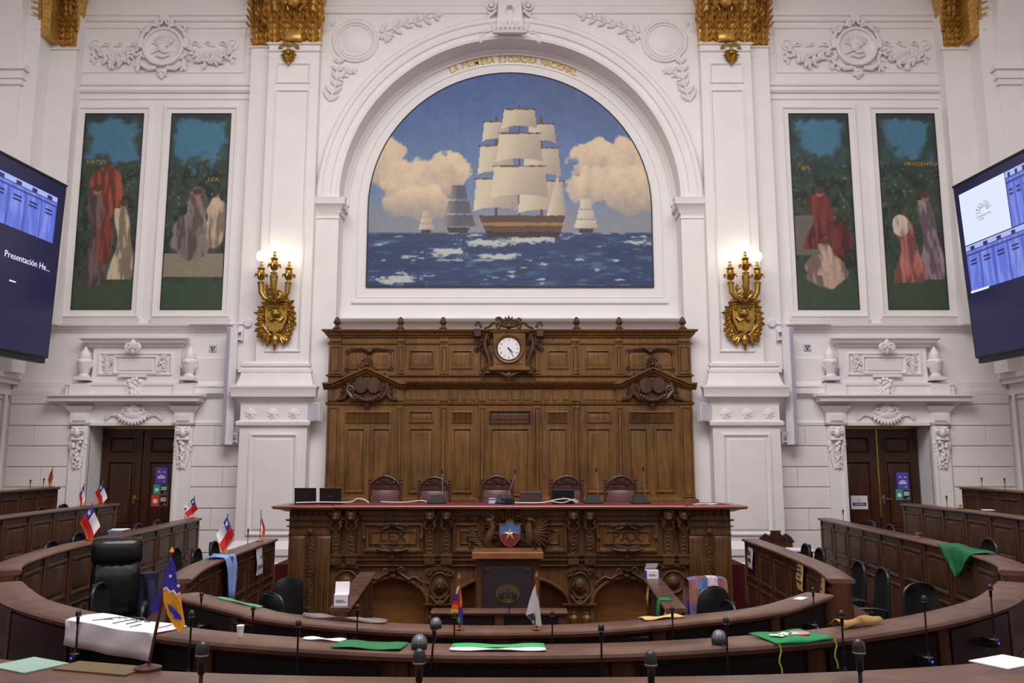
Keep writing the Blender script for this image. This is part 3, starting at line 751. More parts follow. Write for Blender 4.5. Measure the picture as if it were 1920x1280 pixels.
def grid_paint(name, P, img, mat, parent=None, **kw):
    'P: (nz,nx,3) points, img: (nz,nx,3) sRGB 0-255'
    nz, nx = P.shape[:2]; me = bpy.data.meshes.new(name)
    idx = np.arange(nz*nx).reshape(nz, nx)
    F = np.stack([idx[:-1, :-1], idx[:-1, 1:], idx[1:, 1:], idx[1:, :-1]], -1).reshape(-1, 4)
    me.from_pydata(P.reshape(-1, 3).tolist(), [], F.tolist())
    c = np.clip(img, 0, 255)/255.0; c = np.where(c <= .04045, c/12.92, ((c+.055)/1.055)**2.4)
    rgba = np.ones((nz*nx, 4)); rgba[:, :3] = c.reshape(-1, 3)
    at = me.color_attributes.new('Col', 'FLOAT_COLOR', 'POINT'); at.data.foreach_set('color', rgba.astype(np.float32).ravel())
    me.materials.append(mat); o = bpy.data.objects.new(name, me); COL.objects.link(o)
    if parent is not None: o.parent = parent
    WOFF[o.name] = Vector((0, 0, 0))
    return tag(o, kw.get('label'), kw.get('cat'), kw.get('group'), kw.get('kind'))
M['paint'] = vcol_mat('oil_paint', .55)
# --- the arched seascape: a generic stand-in in the colours of the picture
zq0, zq1 = Z(538, YR), ZC+RP
nx, nz = 300, 220
xs = np.linspace(-RP, RP, nx); T = np.linspace(0, 1, nz)
top = ZC+np.sqrt(np.maximum(RP*RP-xs*xs, 0))
P = np.zeros((nz, nx, 3)); P[..., 0] = xs[None, :]; P[..., 1] = YR-.03; P[..., 2] = zq0+(top-zq0)[None, :]*T[:, None]
ux = 956+P[..., 0]/RP*265; uy = 538-(P[..., 2]-zq0)/(zq1-zq0)*400
img = np.zeros((nz, nx, 3)); g = sm(138, 420, uy)
n1 = fbm(ux/40, uy/30, 1); n2 = fbm(ux/16, uy/16, 2)
lay(img, (66, 92, 148), np.ones_like(ux)); lay(img, (110, 135, 165), g*.9); lay(img, (84, 98, 124), sm(900, 1150, ux)*sm(300, 140, uy)*.7)
img += ((n2-.5)*14)[..., None]
def cloud(cx, cy, rx, ry, seed, a=1.0):
    d = np.sqrt(((ux-cx)/rx)**2+((uy-cy)/ry)**2)+(fbm(ux/22, uy/22, seed, 5)-.5)*.8
    m = sm(1.0, .82, d)*a; lit = np.clip((cy-uy)/ry*.6+.5+(n2-.5), 0, 1)
    lay(img, (214, 190, 156), m); lay(img, (160, 146, 138), m*(1-lit)*.7); lay(img, (228, 208, 176), m*lit*.4)
for a in ((720, 310, 46, 50, 11), (765, 345, 60, 48, 12), (835, 330, 44, 42, 13), (790, 385, 70, 36, 14), (1125, 300, 60, 38, 15), (1185, 310, 60, 52, 16), (1120, 350, 66, 44, 17), (1190, 360, 60, 50, 18)): cloud(*a)
lay(img, (146, 140, 138), sm(350, 435, uy)*.75*(.6+.6*n1))
# sea
hz = 440; sea = sm(hz-2, hz+2, uy)
wv = fbm(ux/26, uy/5, 21, 5); wv2 = fbm(ux/60, uy/12, 22, 4)
base = np.stack([30+18*wv+20*(wv2-.5), 44+30*wv+20*(wv2-.5), 82+40*wv+14*(wv2-.5)], -1)
img[...] = img*(1-sea[..., None])+base*sea[..., None]
lay(img, (74, 118, 132), sea*sm(.64, .72, wv)*.6)
foam = sea*sm(.70, .78, fbm(ux/34+5, uy/7, 31, 5)); lay(img, (205, 205, 190), foam*.8)
for (cx, cy, rx, ry) in ((838, 475, 42, 9), (745, 525, 50, 9), (920, 458, 60, 8), (1195, 458, 28, 5), (940, 482, 42, 6), (1000, 452, 56, 8)):
    d = np.sqrt(((ux-cx)/rx)**2+((uy-cy)/ry)**2)+(fbm(ux/9, uy/4, int(cx))-.5)*1.6; lay(img, (206, 210, 196), sm(1, .5, d)*.85)
# a plain three-masted ship under sail, and smaller vessels
def sail(pts, c=(200, 186, 160), dark=.45):
    m = inpoly(ux, uy, pts).astype(float); ys = [p[1] for p in pts]; xs_ = [p[0] for p in pts]
    sh = np.clip((ux-min(xs_))/(max(xs_)-min(xs_)+1e-6), 0, 1); v = np.clip((uy-min(ys))/(max(ys)-min(ys)), 0, 1)
    lay(img, c, m); lay(img, (112, 104, 104), m*dark*np.clip(sh*1.3-.3+.5*(v-.5), 0, 1)); lay(img, (222, 208, 178), m*.5*np.clip(1-sh*2.2, 0, 1))
def mast(x0, y0, x1, y1, wd=2.2, c=(92, 62, 44)):
    L = math.hypot(x1-x0, y1-y0); t = ((ux-x0)*(x1-x0)+(uy-y0)*(y1-y0))/(L*L); d = np.abs((ux-x0)*(y1-y0)-(uy-y0)*(x1-x0))/L
    lay(img, c, ((d < wd) & (t > 0) & (t < 1)).astype(float))
for mx in (930, 974, 1015): mast(mx, 200 if mx == 974 else 222, mx, 420)
for (mx, hw, t0) in ((930, 36, 232), (1016, 38, 236), (974, 46, 208)):
    for k, (a, b) in enumerate(((0, 42), (46, 104), (108, 172))):
        y0, y1 = t0+a, t0+b; q0 = hw*(.62+.2*k); q1 = hw*(.74+.22*k)
        sail([(mx-q0, y0), (mx+q0, y0), (mx+q1, y1-4), (mx+q1*.6, y1-9), (mx, y1-11), (mx-q1*.6, y1-9), (mx-q1, y1-4)])
        mast(mx-q0-4, y0, mx+q0+4, y0, 1.3)
sail([(1046, 330), (1060, 425), (1022, 418)], (206, 192, 164))
m = inpoly(ux, uy, [(898, 408), (1060, 408), (1048, 448), (915, 448)]).astype(float); lay(img, (84, 58, 44), m); lay(img, (150, 112, 66), m*((np.abs(uy-424) < 3))); lay(img, (44, 32, 30), m*(uy > 438))
for (cx, cy, k, c) in ((860, 438, 1.0, (76, 78, 92)), (800, 438, .45, (196, 176, 158)), (1098, 438, .7, (206, 192, 172))):
    for j, (a, b) in enumerate(((-86, -60), (-57, -34), (-31, -10))):
        q0, q1 = (10+5*j)*k*1.3, (13+6*j)*k*1.3; sail([(cx-q0, cy+a*k), (cx+q0, cy+a*k), (cx+q1, cy+b*k), (cx-q1, cy+b*k)], c, .3)
    lay(img, (58, 48, 50), inpoly(ux, uy, [(cx-22*k, cy-8*k), (cx+22*k, cy-8*k), (cx+17*k, cy+2), (cx-17*k, cy+2)]).astype(float))
img += ((fbm(ux/3, uy/3, 41, 2)-.5)*10)[..., None]
sea_t = thing('lunette_painting', 'large arched oil painting of sailing ships on a dark blue sea', 'painting', (0, YR-.02, zq0))
o = grid_paint('canvas', P, img, M['paint'], None); o.parent = sea_t; o.location = (0, -(YR-.02), -zq0)
w = MB()
ap = [(-RP, zq0)]+[(-RP*math.cos(PI*k/40), ZC+RP*math.sin(PI*k/40)) for k in range(41)]+[(RP, zq0)]
w.frame(ap, YR, [(-.012, .028), (-.012, .04), (.012, .04), (.012, 0)], False); w.frame([(-RP, zq0), (RP, zq0)], YR, [(-.012, 0), (-.012, .04), (.012, .04), (.012, .028)], False)
w.build('stretcher_edge', M['ink'], sea_t, 0)

# --- the four tall allegories: generic garden stand-ins
def tall(k, x0, x1, z0, z1, word, wu, wv_, figs, label):
    nx, nz = 76, 240
    P = np.zeros((nz, nx, 3)); U, V = np.meshgrid(np.linspace(0, 1, nx), np.linspace(0, 1, nz))
    P[..., 0] = x0+(x1-x0)*U; P[..., 1] = YW-.02; P[..., 2] = z0+(z1-z0)*V
    img = np.zeros((nz, nx, 3)); nn = fbm(U*7+k, V*22, 50+k, 5); n3 = fbm(U*20+k, V*62, 60+k, 3)
    lay(img, (52, 68, 56), np.ones_like(U)); lay(img, (30, 44, 40), sm(.45, .62, nn)); lay(img, (70, 92, 62), sm(.58, .75, n3)*.6)
    sky = sm(.72, .8, V+(nn-.5)*.25)*sm(.0, .18, np.minimum(U, 1-U)+(nn-.5)*.3); lay(img, (70, 122, 150), sky)
    lay(img, (44, 54, 56), sm(.95, .985, V+(nn-.5)*.08)); lay(img, (42, 58, 54), sm(.08, .0, np.abs(V-.8+.1*np.cos((U-.5)*5)+(nn-.5)*.08))*.8*(k >= 2))
    lay(img, (56, 76, 54), sm(.2, .12, V+(nn-.5)*.05)); lay(img, (150, 150, 120), sm(.78, .86, n3)*sm(.3, .45, V)*sm(.8, .7, V)*.7)
    def fold(m, c, seed):
        f = fbm(U*16+V*3, V*9+seed, 70+seed, 3); lay(img, c, m); lay(img, tuple(v*.55 for v in c), m*sm(.5, .62, f)*.7); lay(img, tuple(min(v*1.25, 255) for v in c), m*sm(.45, .33, f)*.5)
    for i, (fu, fv, fw, fh, c, kind) in enumerate(figs):
        if kind == 'robe':      # standing draped form
            t = (V-fv)/fh; hw = fw*(.95-.55*t+.12*np.sin(t*9))*.5
            m = sm(1.12, .9, np.abs(U-fu-(.06*np.sin(t*4)))/np.maximum(hw, .01))*((t > 0) & (t < 1)); fold(m, c, i)
            d = np.sqrt(((U-fu)/.075)**2+((V-fv-fh*1.045)/(.026))**2); lay(img, (150, 112, 92), sm(1.1, .85, d)); lay(img, (88, 56, 44), sm(1.1, .85, np.sqrt(((U-fu)/.085)**2+((V-fv-fh*1.07)/.018)**2)))
        elif kind == 'mass':
            d = np.sqrt(((U-fu)/(fw*.5))**2+((V-fv-fh*.5)/(fh*.5))**2)+(nn-.5)*.35; fold(sm(1.0, .88, d), c, i)
        else: lay(img, c, ((np.abs(U-fu) < fw*.5) & (V > fv) & (V < fv+fh)).astype(float)*.85)
    img *= .97; img += ((n3-.5)*12)[..., None]
    t = thing('tall_painting', label, 'painting', ((x0+x1)/2, YW-.015, z0), 0, 'tall allegorical wall paintings')
    o = grid_paint('canvas', P, img, M['paint']); o.parent = t; o.location = (-(x0+x1)/2, -(YW-.015), -z0)
    b = MB(); b.rectframe(x0, x1, z0, z1, YW, [(-.01, 0), (-.01, .03), (.006, .03), (.006, .02)]); b.build('stretcher_edge', M['ink'], t, 0)
    tx = MB(); wall_text(tx, word, x0+(x1-x0)*wu, YW-.024, z0+(z1-z0)*wv_, .085, .004, 0, 0, 1.15); tx.build('title_lettering', M['gold_text'], t, 0)
(ax0, ax1, az0, az1), (bx0_, bx1_, bz0, bz1) = PANELS
tall(0, ax0, ax1, az0, az1, 'VIRTVS', .24, .745, [(.45, .44, .62, .3, (150, 74, 52), 'mass'), (.3, .12, .42, .46, (104, 84, 84), 'robe'), (.48, .22, .28, .26, (132, 62, 50), 'mass'), (.76, .15, .42, .36, (186, 168, 142), 'robe')], 'tall painting lettered VIRTVS with a rust cloak')
tall(1, bx0_, bx1_, bz0, bz1, 'LEX', .76, .655, [(.5, .16, 1.0, .12, (158, 142, 122), 'bar'), (.45, .24, .72, .26, (120, 108, 104), 'mass'), (.52, .42, .36, .2, (132, 118, 112), 'mass'), (.5, .38, .3, .2, (130, 116, 112), 'robe'), (.84, .3, .34, .28, (186, 164, 140), 'mass')], 'tall painting lettered LEX with a grey draped form')
tall(2, -bx1_, -bx0_, bz0, bz1, 'JVS', .24, .715, [(.35, .27, .7, .2, (118, 106, 98), 'bar'), (.45, .3, .64, .28, (112, 50, 44), 'robe'), (.72, .24, .5, .22, (106, 46, 42), 'mass'), (.5, .1, .72, .18, (168, 142, 124), 'mass'), (.5, .17, .36, .16, (172, 148, 130), 'robe')], 'tall painting lettered JVS with a dark red robe')
tall(3, -ax1, -ax0, az0, az1, 'PRVDENTIA', .72, .735, [(.74, .15, .44, .4, (146, 126, 136), 'robe'), (.36, .13, .52, .32, (172, 106, 96), 'robe'), (.3, .36, .3, .12, (196, 180, 168), 'mass')], 'tall painting lettered PRVDENTIA with salmon and lilac robes')

# ------------------------------------------------------------------ wood panelling behind the rostrum
YQ = 17.14
pan = thing('wall_panelling', 'tall golden oak wall panelling with two small pediments behind the rostrum', 'panelling', (0, YQ, 0))
def qx(p, y=780): return X(p, y, YQ)
def qz(p): return Z(p, YQ)
xl, xr = qx(613), -qx(613)
w = MB(); w.box(xl, xr, YQ, YF-.01, .0, qz(620)); w.box(-3.6, 3.6, YF-.02, YR-.02, .0, qz(622)); w.build('carcass', M['oak'], pan, 0)
w = MB()
w.stack(xl, xr, YQ, [(qz(634), 0), (qz(632.5), .03), (qz(630), .04), (qz(628), .07), (qz(625), .08), (qz(622), .13), (qz(619), .14), (qz(618), .1), (qz(617.5), 0)], (1, 1)); w.build('top_cornice', M['oak'], pan, 30)
w = MB()
w.stack(xl, xr, YQ, [(qz(646), 0), (qz(645), .025), (qz(643), .03), (qz(641), 0)], (1, 1))
w.stack(xl, xr, YQ, [(qz(707), 0), (qz(705), .04), (qz(703), .045), (qz(701), 0)], (1, 1))
w.stack(xl, xr, YQ, [(qz(760), 0), (qz(758), .03), (qz(754), .04), (qz(752), 0)], (1, 1))
w.stack(xl, xr, YQ, [(0, .06), (qz(936), .06), (qz(934), .02), (qz(932), 0)], (1, 1))
w.build('string_moulding', M['oak'], pan, 30)
for a, b in ((qx(757), -qx(757)),):
    w = MB(); w.stack(a, b, YQ, [(qz(730), 0), (qz(727), .05), (qz(724), .07), (qz(721), .13), (qz(718), .15), (qz(716), .16), (qz(715), 0)], (0, 0)); w.build('main_cornice', M['oak'], pan, 30)
strips = [(614, 637), (743, 757), (824, 840), (897, 912)]
for a, b in strips:
    w = MB()
    for z0, z1 in ((qz(752), qz(730)), (qz(932), qz(760)), (qz(701), qz(646)), (qz(641), qz(634))):
        w.cbox(qx(a), qx(b), YQ-.035, YQ+.01, z0, z1, .006)
        if z1-z0 > .4: w.rectframe(qx(a)+.03, qx(b)-.03, z0+.05, z1-.05, YQ-.035, [(0, 0), (.005, .012), (.015, .0), (.02, -.0)])
    both('pilaster_strip', w, M['oak'], pan, 30)
def panel(w, a, b, t, bt, dp=.03):
    x0, x1, z0, z1 = qx(a, (t+bt)/2), qx(b, (t+bt)/2), qz(bt), qz(t)
    w.rectframe(x0, x1, z0, z1, YQ, [(0, 0), (0, dp), (.025, dp+.006), (.04, dp*.3), (.05, -.0), (.09, .012), (.1, .014)])
    w.box(x0+.1, x1-.1, YQ-.014, YQ+.01, z0+.1, z1-.1)
for a, b, t, bt in ((649, 737, 656, 692), (767, 814, 656, 691), (846, 886, 656, 691), (648, 684, 802, 923), (696, 732, 802, 923), (766, 813, 770, 792), (766, 813, 802, 924), (848, 885, 802, 924)):
    w = MB(); panel(w, a, b, t, bt); both('panel', w, M['oak'], pan, 30)
w = MB(); panel(w, 916, 996, 769, 794); w.build('panel', M['oak_dark'], pan, 30)
w = MB(); panel(w, 919, 993, 802, 930); w.build('panel', M['oak'], pan, 30)
for a, b in ((760, 820), (845, 858), (866, 876), (882, 893), (916, 930), (936, 953)):
    w = MB(); w.cbox(qx(a, 742), qx(b, 742), YQ-.02, YQ+.01, qz(750), qz(732), .008); both('frieze_block', w, M['oak'], pan, 0)
for a, b in ((648, 733), (847, 886)):
    w = MB(); x0, x1, z0, z1 = qx(a, 781), qx(b, 781), qz(792), qz(771)
    w.rectframe(x0, x1, z0, z1, YQ, [(0, 0), (0, .03), (.02, .035), (.03, .0)])
    w.box(x0+.02, x1-.02, YQ-.003, YQ+.01, z0+.02, z1-.02, 1)
    H = z1-z0-.05; n = int((x1-x0)/.045)
    for k in range(-5, n):
        for s in (1, -1):
            xa = x0+.03+.045*k; xb = xa+H
            if s < 0: xa, xb = x0+x1-xa, x0+x1-xb
            lo, hi = x0+.02, x1-.02; t0, t1 = 0, 1
            if abs(xb-xa) > 1e-6:
                tt = sorted(((lo-xa)/(xb-xa), (hi-xa)/(xb-xa))); t0 = max(0, tt[0]); t1 = min(1, tt[1])
            if t1-t0 < .05: continue
            p0 = (xa+(xb-xa)*t0, z0+.025+H*t0); p1 = (xa+(xb-xa)*t1, z0+.025+H*t1)
            w.tube([(p0[0], YQ-.014, p0[1]), (p1[0], YQ-.014, p1[1])], .007, 4)
    both('lattice_grille', w, [M['oak'], M['ink']], pan, 0)
for ppx in (632, 751, 831):
    w = MB(); q = onY(ppx, 617, YQ-.06)
    w.cbox(q.x-.075, q.x+.075, q.y-.07, q.y+.07, q.z-.01, q.z+.03, .01)
    w.lathe([(.065, .03), (.05, .05), (.04, .08), (.045, .1), (.075, .12), (.08, .15), (.06, .18), (.055, .2), (.04, .23), (.015, .25), (.004, .26)], (q.x, q.y, q.z), 12)
    both('finial', w, M['oak_dark'], pan)
# pediments
w = MB(); xa, xm_, xb = qx(613, 718), qx(690, 690), qx(762, 718)
zl, zp = qz(718), qz(689)
prof = [(0, 0), (0, .16), (-.03, .16), (-.05, .12), (-.09, .1), (-.1, .06), (-.13, .05), (-.14, 0)]
w.frame([(xa-.06, zl), (xa+.1, zl), (xm_, zp), (xb-.1, zl), (xb+.02, zl)], YQ, [(-o_, h_) for o_, h_ in [(-o, h) for o, h in prof]], False)
both('pediment', w, M['oak'], pan, 30)
w = MB(); rd = random.Random(8)
q = onY(690, 728, YQ)
for s in (-1, 1):
    Mq = Matrix.Translation((q.x+s*.13, YQ-.0, q.z+.05)) @ Matrix.Rotation(PI/2, 4, 'X')
    w.lathe([(.15, 0), (.15, .09), (.13, .11), (.005, .11)], (0, 0, 0), 20, 0, Mq, 1, 1.15)
    w.scroll(q.x+s*.36, YQ-.08, q.z-.06, .1, 1.4, s, PI/2, .03, 0, .03)
    w.tube([(q.x+s*.1, YQ-.1, q.z-.25), (q.x+s*.3, YQ-.1, q.z-.2), (q.x+s*.42, YQ-.09, q.z-.05), (q.x+s*.38, YQ-.07, q.z+.1)], .045, 6)
    w.tube([(q.x+s*.38, YQ-.06, q.z-.02), (q.x+s*.46, YQ-.07, q.z-.2), (q.x+s*.62, YQ-.05, q.z-.24)], [.05, .045, .03], 6)
    for k in range(6): w.leaf(q.x+s*(.28+.03*k), q.z+.18-.05*k, (0 if s > 0 else PI)+s*(1.0-.4*k), .16, .08, YQ-.03, .06, 0, .04)
for k in range(9): w.ball((q.x-.24+.06*k, YQ-.11, q.z-.16-.09*math.sin(PI*k/8)), .055)
w.leaf(q.x, q.z-.22, -PI/2, .2, .16, YQ-.06, .06)
q = onY(690, 690, YQ)
for k in range(7): w.leaf(q.x, q.z+.04, PI/2+(k-3)*.38, .2-.02*abs(k-3), .08, YQ-.1, .06, 0, .03)
for s in (-1, 1): w.scroll(q.x+s*.13, YQ-.13, q.z+.0, .08, 1.3, s, PI/2, .025)
w.ball((q.x, YQ-.14, q.z+.06), .05)
both('pediment_carving', w, M['oak_dark'], pan)
w = MB(); q = onY(693, 657, YQ)
for s in (-1, 1):
    w.tube([(q.x+s*.04, YQ-.06, q.z+.0), (q.x+s*.14, YQ-.06, q.z+.04), (q.x+s*.3, YQ-.05, q.z+.02), (q.x+s*.42, YQ-.04, q.z+.02)], [.04, .03, .02, .01], 6)
    for zz_ in (-.38, -.02):
        c_ = MB(); c_.scroll(q.x+s*.45, YQ-.04, q.z+zz_, .05, 1.1, s, 0, .016); both('corner_scroll', c_, M['oak_dark'], pan)
w.ball((q.x, YQ-.06, q.z-.02), .07, .05, .06); both('panel_carving', w, M['oak_dark'], pan)

# ------------------------------------------------------------------ wall clock
YK = YQ-.16
q = onY(954, 653.5, YK)
clk = thing('wall_clock', 'carved oak wall clock with round white dial', 'clock', (q.x, YK, q.z))
def kz(p): return Z(p, YK)
def kx(p): return X(p, 655, YK)
w = MB()
w.box(kx(925), kx(985), YK+.0, YQ-.0, kz(694), kz(617))
w.stack(kx(923), kx(988), YK+.02, [(kz(624), 0), (kz(623), .04), (kz(619), .06), (kz(617), .07), (kz(616), 0)])
w.stack(kx(923), kx(988), YK+.02, [(kz(696), .03), (kz(693), .06), (kz(689), .06), (kz(686), .02), (kz(685), 0)])
Mk = Matrix.Translation((q.x, YK, q.z)) @ Matrix.Rotation(PI/2, 4, 'X')
w.lathe([(.31, -.02), (.31, .03), (.29, .05), (.26, .04), (.25, .02), (.235, .03), (.23, .0), (.22, .0)], (0, 0, 0), 40, 0, Mk)
for k in range(16): w.ball((kx(932)+(kx(978)-kx(932))*k/15, YK-.02, kz(681)), .012, .012, .012, 6, 4)
w.build('case', M['oak'], clk)
w = MB(); w.lathe([(.225, .0), (.225, .012), (.005, .012)], (0, 0, 0), 40, 0, Mk); w.build('dial', M['clockface'], clk)
w = MB()
for k in range(1, 13):
    a = 2*PI*k/12; wall_text(w, str(k), q.x+.182*math.sin(a), YK-.015, q.z+.182*math.cos(a), .042, .003)
w.build('numerals', M['ink'], clk, 0, kind='stuff')
w = MB()
for ang, L, wd in ((2*PI*(4+25/60)/12, .12, .014), (2*PI*25/60, .175, .009)):
    dxh, dzh = math.sin(ang), math.cos(ang)
    w.add([(q.x-dxh*.03-dzh*wd, YK-.022, q.z-dzh*.03+dxh*wd), (q.x-dxh*.03+dzh*wd, YK-.022, q.z-dzh*.03-dxh*wd), (q.x+dxh*L+dzh*wd*.4, YK-.022, q.z+dzh*L-dxh*wd*.4), (q.x+dxh*L-dzh*wd*.4, YK-.022, q.z+dzh*L+dxh*wd*.4)], [(0, 1, 2, 3)])
w.build('hands', M['ink'], clk, 0)
w = MB(); zc0 = kz(616)
for k in range(9): w.leaf(q.x, zc0+.03, PI/2+(k-4)*.33, .24-.012*abs(k-4), .08, YK-.0, .05, 0, .02)
w.ball((q.x, YK-.02, zc0+.05), .08, .05, .06)
for s in (-1, 1):
    w.scroll(q.x+s*.2, YK, zc0+.17, .07, 1.5, s, PI, .025); w.scroll(q.x+s*.2, YK, zc0+.05, .06, 1.4, -s, PI/2, .022)
    w.tube([(q.x+s*.22, YK, zc0+.1), (q.x+s*.32, YK, zc0+.12), (q.x+s*.4, YK+.02, zc0+.04), (q.x+s*.5, YK+.04, zc0+.01)], [.03, .03, .025, .02], 6)
    w.cbox(q.x+s*.56, q.x+s*.72, YK-.02, YQ, kz(632), kz(616), .02); w.tube([(q.x+s*.56, YK, zc0+.02), (q.x+s*.6, YK, zc0+.13), (q.x+s*.66, YK, zc0+.14), (q.x+s*.68, YK, zc0+.05)], .03, 6)
    for k in range(11):
        t = k/10.0; w.leaf(q.x+s*(.42+.07*math.sin(t*7)), zc0-.12-.72*t, -PI/2+s*math.sin(t*9), .17, .09, YK+.06, .07, 0, .03)
    w.tube([(q.x+s*(.44+.05*math.sin(t*6.3)), YK+.03, zc0-.1-.8*t) for t in [k/10 for k in range(11)]], [.05-.02*abs(k-5)/5 for k in range(11)], 6)
    w.scroll(q.x+s*.42, YK+.02, kz(693), .09, 1.4, -s, PI/2, .028); w.rosette(q.x+s*.64, YQ-.02, kz(652), .08, 6, .04)
    w.tube([(q.x+s*.32, YK+.04, kz(697)), (q.x+s*.15, YK+.03, kz(699)), (q.x+s*.03, YK+.02, kz(705))], [.015, .03, .05], 6)
w.ball((q.x, YK+.02, kz(703)), .07, .05, .08); w.leaf(q.x, kz(703), -PI/2, .14, .1, YK+.02, .05)
w.build('carved_frame', M['oak_dark'], clk)

# ------------------------------------------------------------------ wall sconces
def make_sconce():
    t = thing('wall_sconce', '', 'wall lamp', (0, 0, 0))
    w = MB()                                              # shield back plate, local coordinates, wall at y=0
    w.loft([[(-.25, 0, .55), (-.23, -.08, .53), (.23, -.08, .53), (.25, 0, .55)], [(-.25, 0, .1), (-.22, -.1, .12), (.22, -.1, .12), (.25, 0, .1)], [(-.15, 0, -.15), (-.12, -.09, -.12), (.12, -.09, -.12), (.15, 0, -.15)]])
    for k in range(3): w.cbox(-.23+.01*k, .23-.01*k, -.13+.01*k, 0, .48-.06*k, .52-.06*k, .01)
    w.ball((0, -.12, .25), .11, .08, .11); w.ball((0, -.2, .22), .04, .04, .035)
    for s in (-1, 1):
        w.ball((s*.05, -.19, .29), .025); w.tube([(s*.02, -.16, .12), (s*.1, -.15, .08), (s*.16, -.12, .16)], .025, 6); w.scroll(s*.15, -.12, .36, .05, 1.3, s, 0, .016)
    w.build('back_plate', M['gilt_bronze'], t, 50, True)
    w = MB(); rd = random.Random(2)
    for s in (-1, 1):
        for k in range(8):
            u = k/7.0; x = s*(.18+.07*math.sin(PI*u)); z = .40-.60*u
            for j in (-1, 0, 1): w.leaf(x, z, (0 if s > 0 else PI)+s*(.6-1.5*u+j*(.8+rd.uniform(-.25, .25))), .2*rd.uniform(.75, 1.15), .1, -.02-.02*(j == 0), .07, 0, .06)
            if k % 2: w.ball((x+s*.05, -.08, z), .028)
        w.tube([(s*.1, -.06, -.2), (s*.2, -.07, -.1), (s*.3, -.05, .05), (s*.28, -.05, .3), (s*.24, -.05, .42)], .02, 6)
        w.tube([(-s*.22, -.06, -.3), (0, -.1, -.16), (s*.1, -.09, -.1)], [.015, .02, .02], 6)
        for k in range(4): w.leaf(s*.1, -.17, -PI/2+s*(.3+.42*k), .25, .11, -.04, .07, 0, .05)
    w.build('leaf_wreath', M['gilt_bronze'], t, 50, True)
    w = MB(); w.lathe([(.02, -.18), (.05, -.2), (.06, -.24), (.085, -.28), (.08, -.33), (.065, -.36), (.07, -.38), (.05, -.42), (.02, -.48), (.004, -.52)], (0, -.09, 0), 12); w.build('drop_finial', M['gilt_bronze'], t, 50, True)
    for cx, cy, cz in ((-.29, -.26, .98), (0, -.36, 1.16), (.27, -.24, .98)):
        w = MB(); zb = cz-.18
        if cx: w.tube([(0, -.1, .5), (cx*.25, -.2, .5), (cx*.7, cy-.02, .53), (cx*.95, cy, .65), (cx, cy, zb+.06)], [.05, .05, .05, .055, .065], 8)
        else: w.tube([(0, -.1, .5), (0, -.26, .5), (0, cy+.02, .62), (0, cy, .8), (0, cy, zb)], [.06, .06, .06, .07, .09], 8)
        w.lathe([(.07, 0), (.075, .03), (.03, .05), (.025, .08)], (cx, cy, zb+.03), 12)
        for k in range(4): w.leaf(cx*.6+(.02 if cx == 0 else 0), .52+.05*k, PI/2+(cx*3)+(k-1.5)*.5, .16, .08, cy*.8-.05, .05, 0, .03)
        ar = w.build('arm', M['gilt_bronze'], t, 50, True)
        w = MB(); w.lathe([(.02, 0), (.06, .02), (.085, .07), (.09, .1), (.115, .115), (.115, .13), (.07, .15), (.075, .19), (.06, .21), (.07, .23), (.08, .25), (.08, .26), (.03, .28), (.025, .31), (.045, .32), (.022, .34), (.022, .38), (.035, .39), (.03, .41)], (cx, cy, zb+.1), 14)
        for k in range(8):
            a = 2*PI*k/8; w.tube([(cx+.08*math.cos(a), cy+.08*math.sin(a), zb+.2), (cx+.125*math.cos(a), cy+.125*math.sin(a), zb+.23), (cx+.135*math.cos(a), cy+.135*math.sin(a), zb+.17)], .014, 5)
        cup = w.build('candle_cup', M['gilt_bronze'], ar, 50, True)
        w = MB(); w.ball((cx, cy, zb+.61), .115, .115, .115, 20, 12); w.build('globe', M['globe'], cup, 80, True, 'lit white glass globe')
    return t
sc0 = make_sconce(); sc1 = copy_tree(sc0)
for s, o in ((-1, sc0), (1, sc1)):
    q = onY(519, 611, YP-.005); o.location = (q.x if s < 0 else -q.x, YP-.005, q.z)
    o['label'] = 'gilt three-globe wall sconce between the LEX painting and the arch' if s < 0 else 'gilt three-globe wall sconce between the JVS painting and the arch'; o['group'] = 'gilt wall sconces'

# ------------------------------------------------------------------ video screens
def solve_screen(s):
    if s < 0: P1 = onY(125, 350, 15.6); r2 = Vector(ray(90, 672)); vp = Vector(ray(1134, 884))
    else: P1 = onY(1787, 352, 15.6); r2 = Vector(ray(1829, 672)); vp = Vector(ray(790, 874))
    h = Vector((vp.x, vp.y, 0)).normalized(); E0 = Vector((0, 0, EYE))
    t = (P1-E0).dot(h)/r2.dot(h); P2 = E0+r2*t
    up = (P1-P2); H = up.length; up.normalize(); near = -h
    n = near.cross(up) if s > 0 else up.cross(near); n.normalize()
    if n.x*s > 0: n = -n
    return P1, P2, near, up, n, H, E0
M['screen_dark'] = plain('screen_navy', (20, 20, 46), .25, 0, .02, 3, 0, (40, 42, 96), .3)
M['screen_white'] = plain('screen_white', (40, 40, 50), .3, 0, 0, 3, 0, (226, 236, 255), .95)
M['screen_text'] = plain('screen_lettering', (200, 205, 240), .3, 0, 0, 3, 0, (205, 212, 250), .8)
M['screen_video'] = vcol_mat('screen_video', .3, .95)
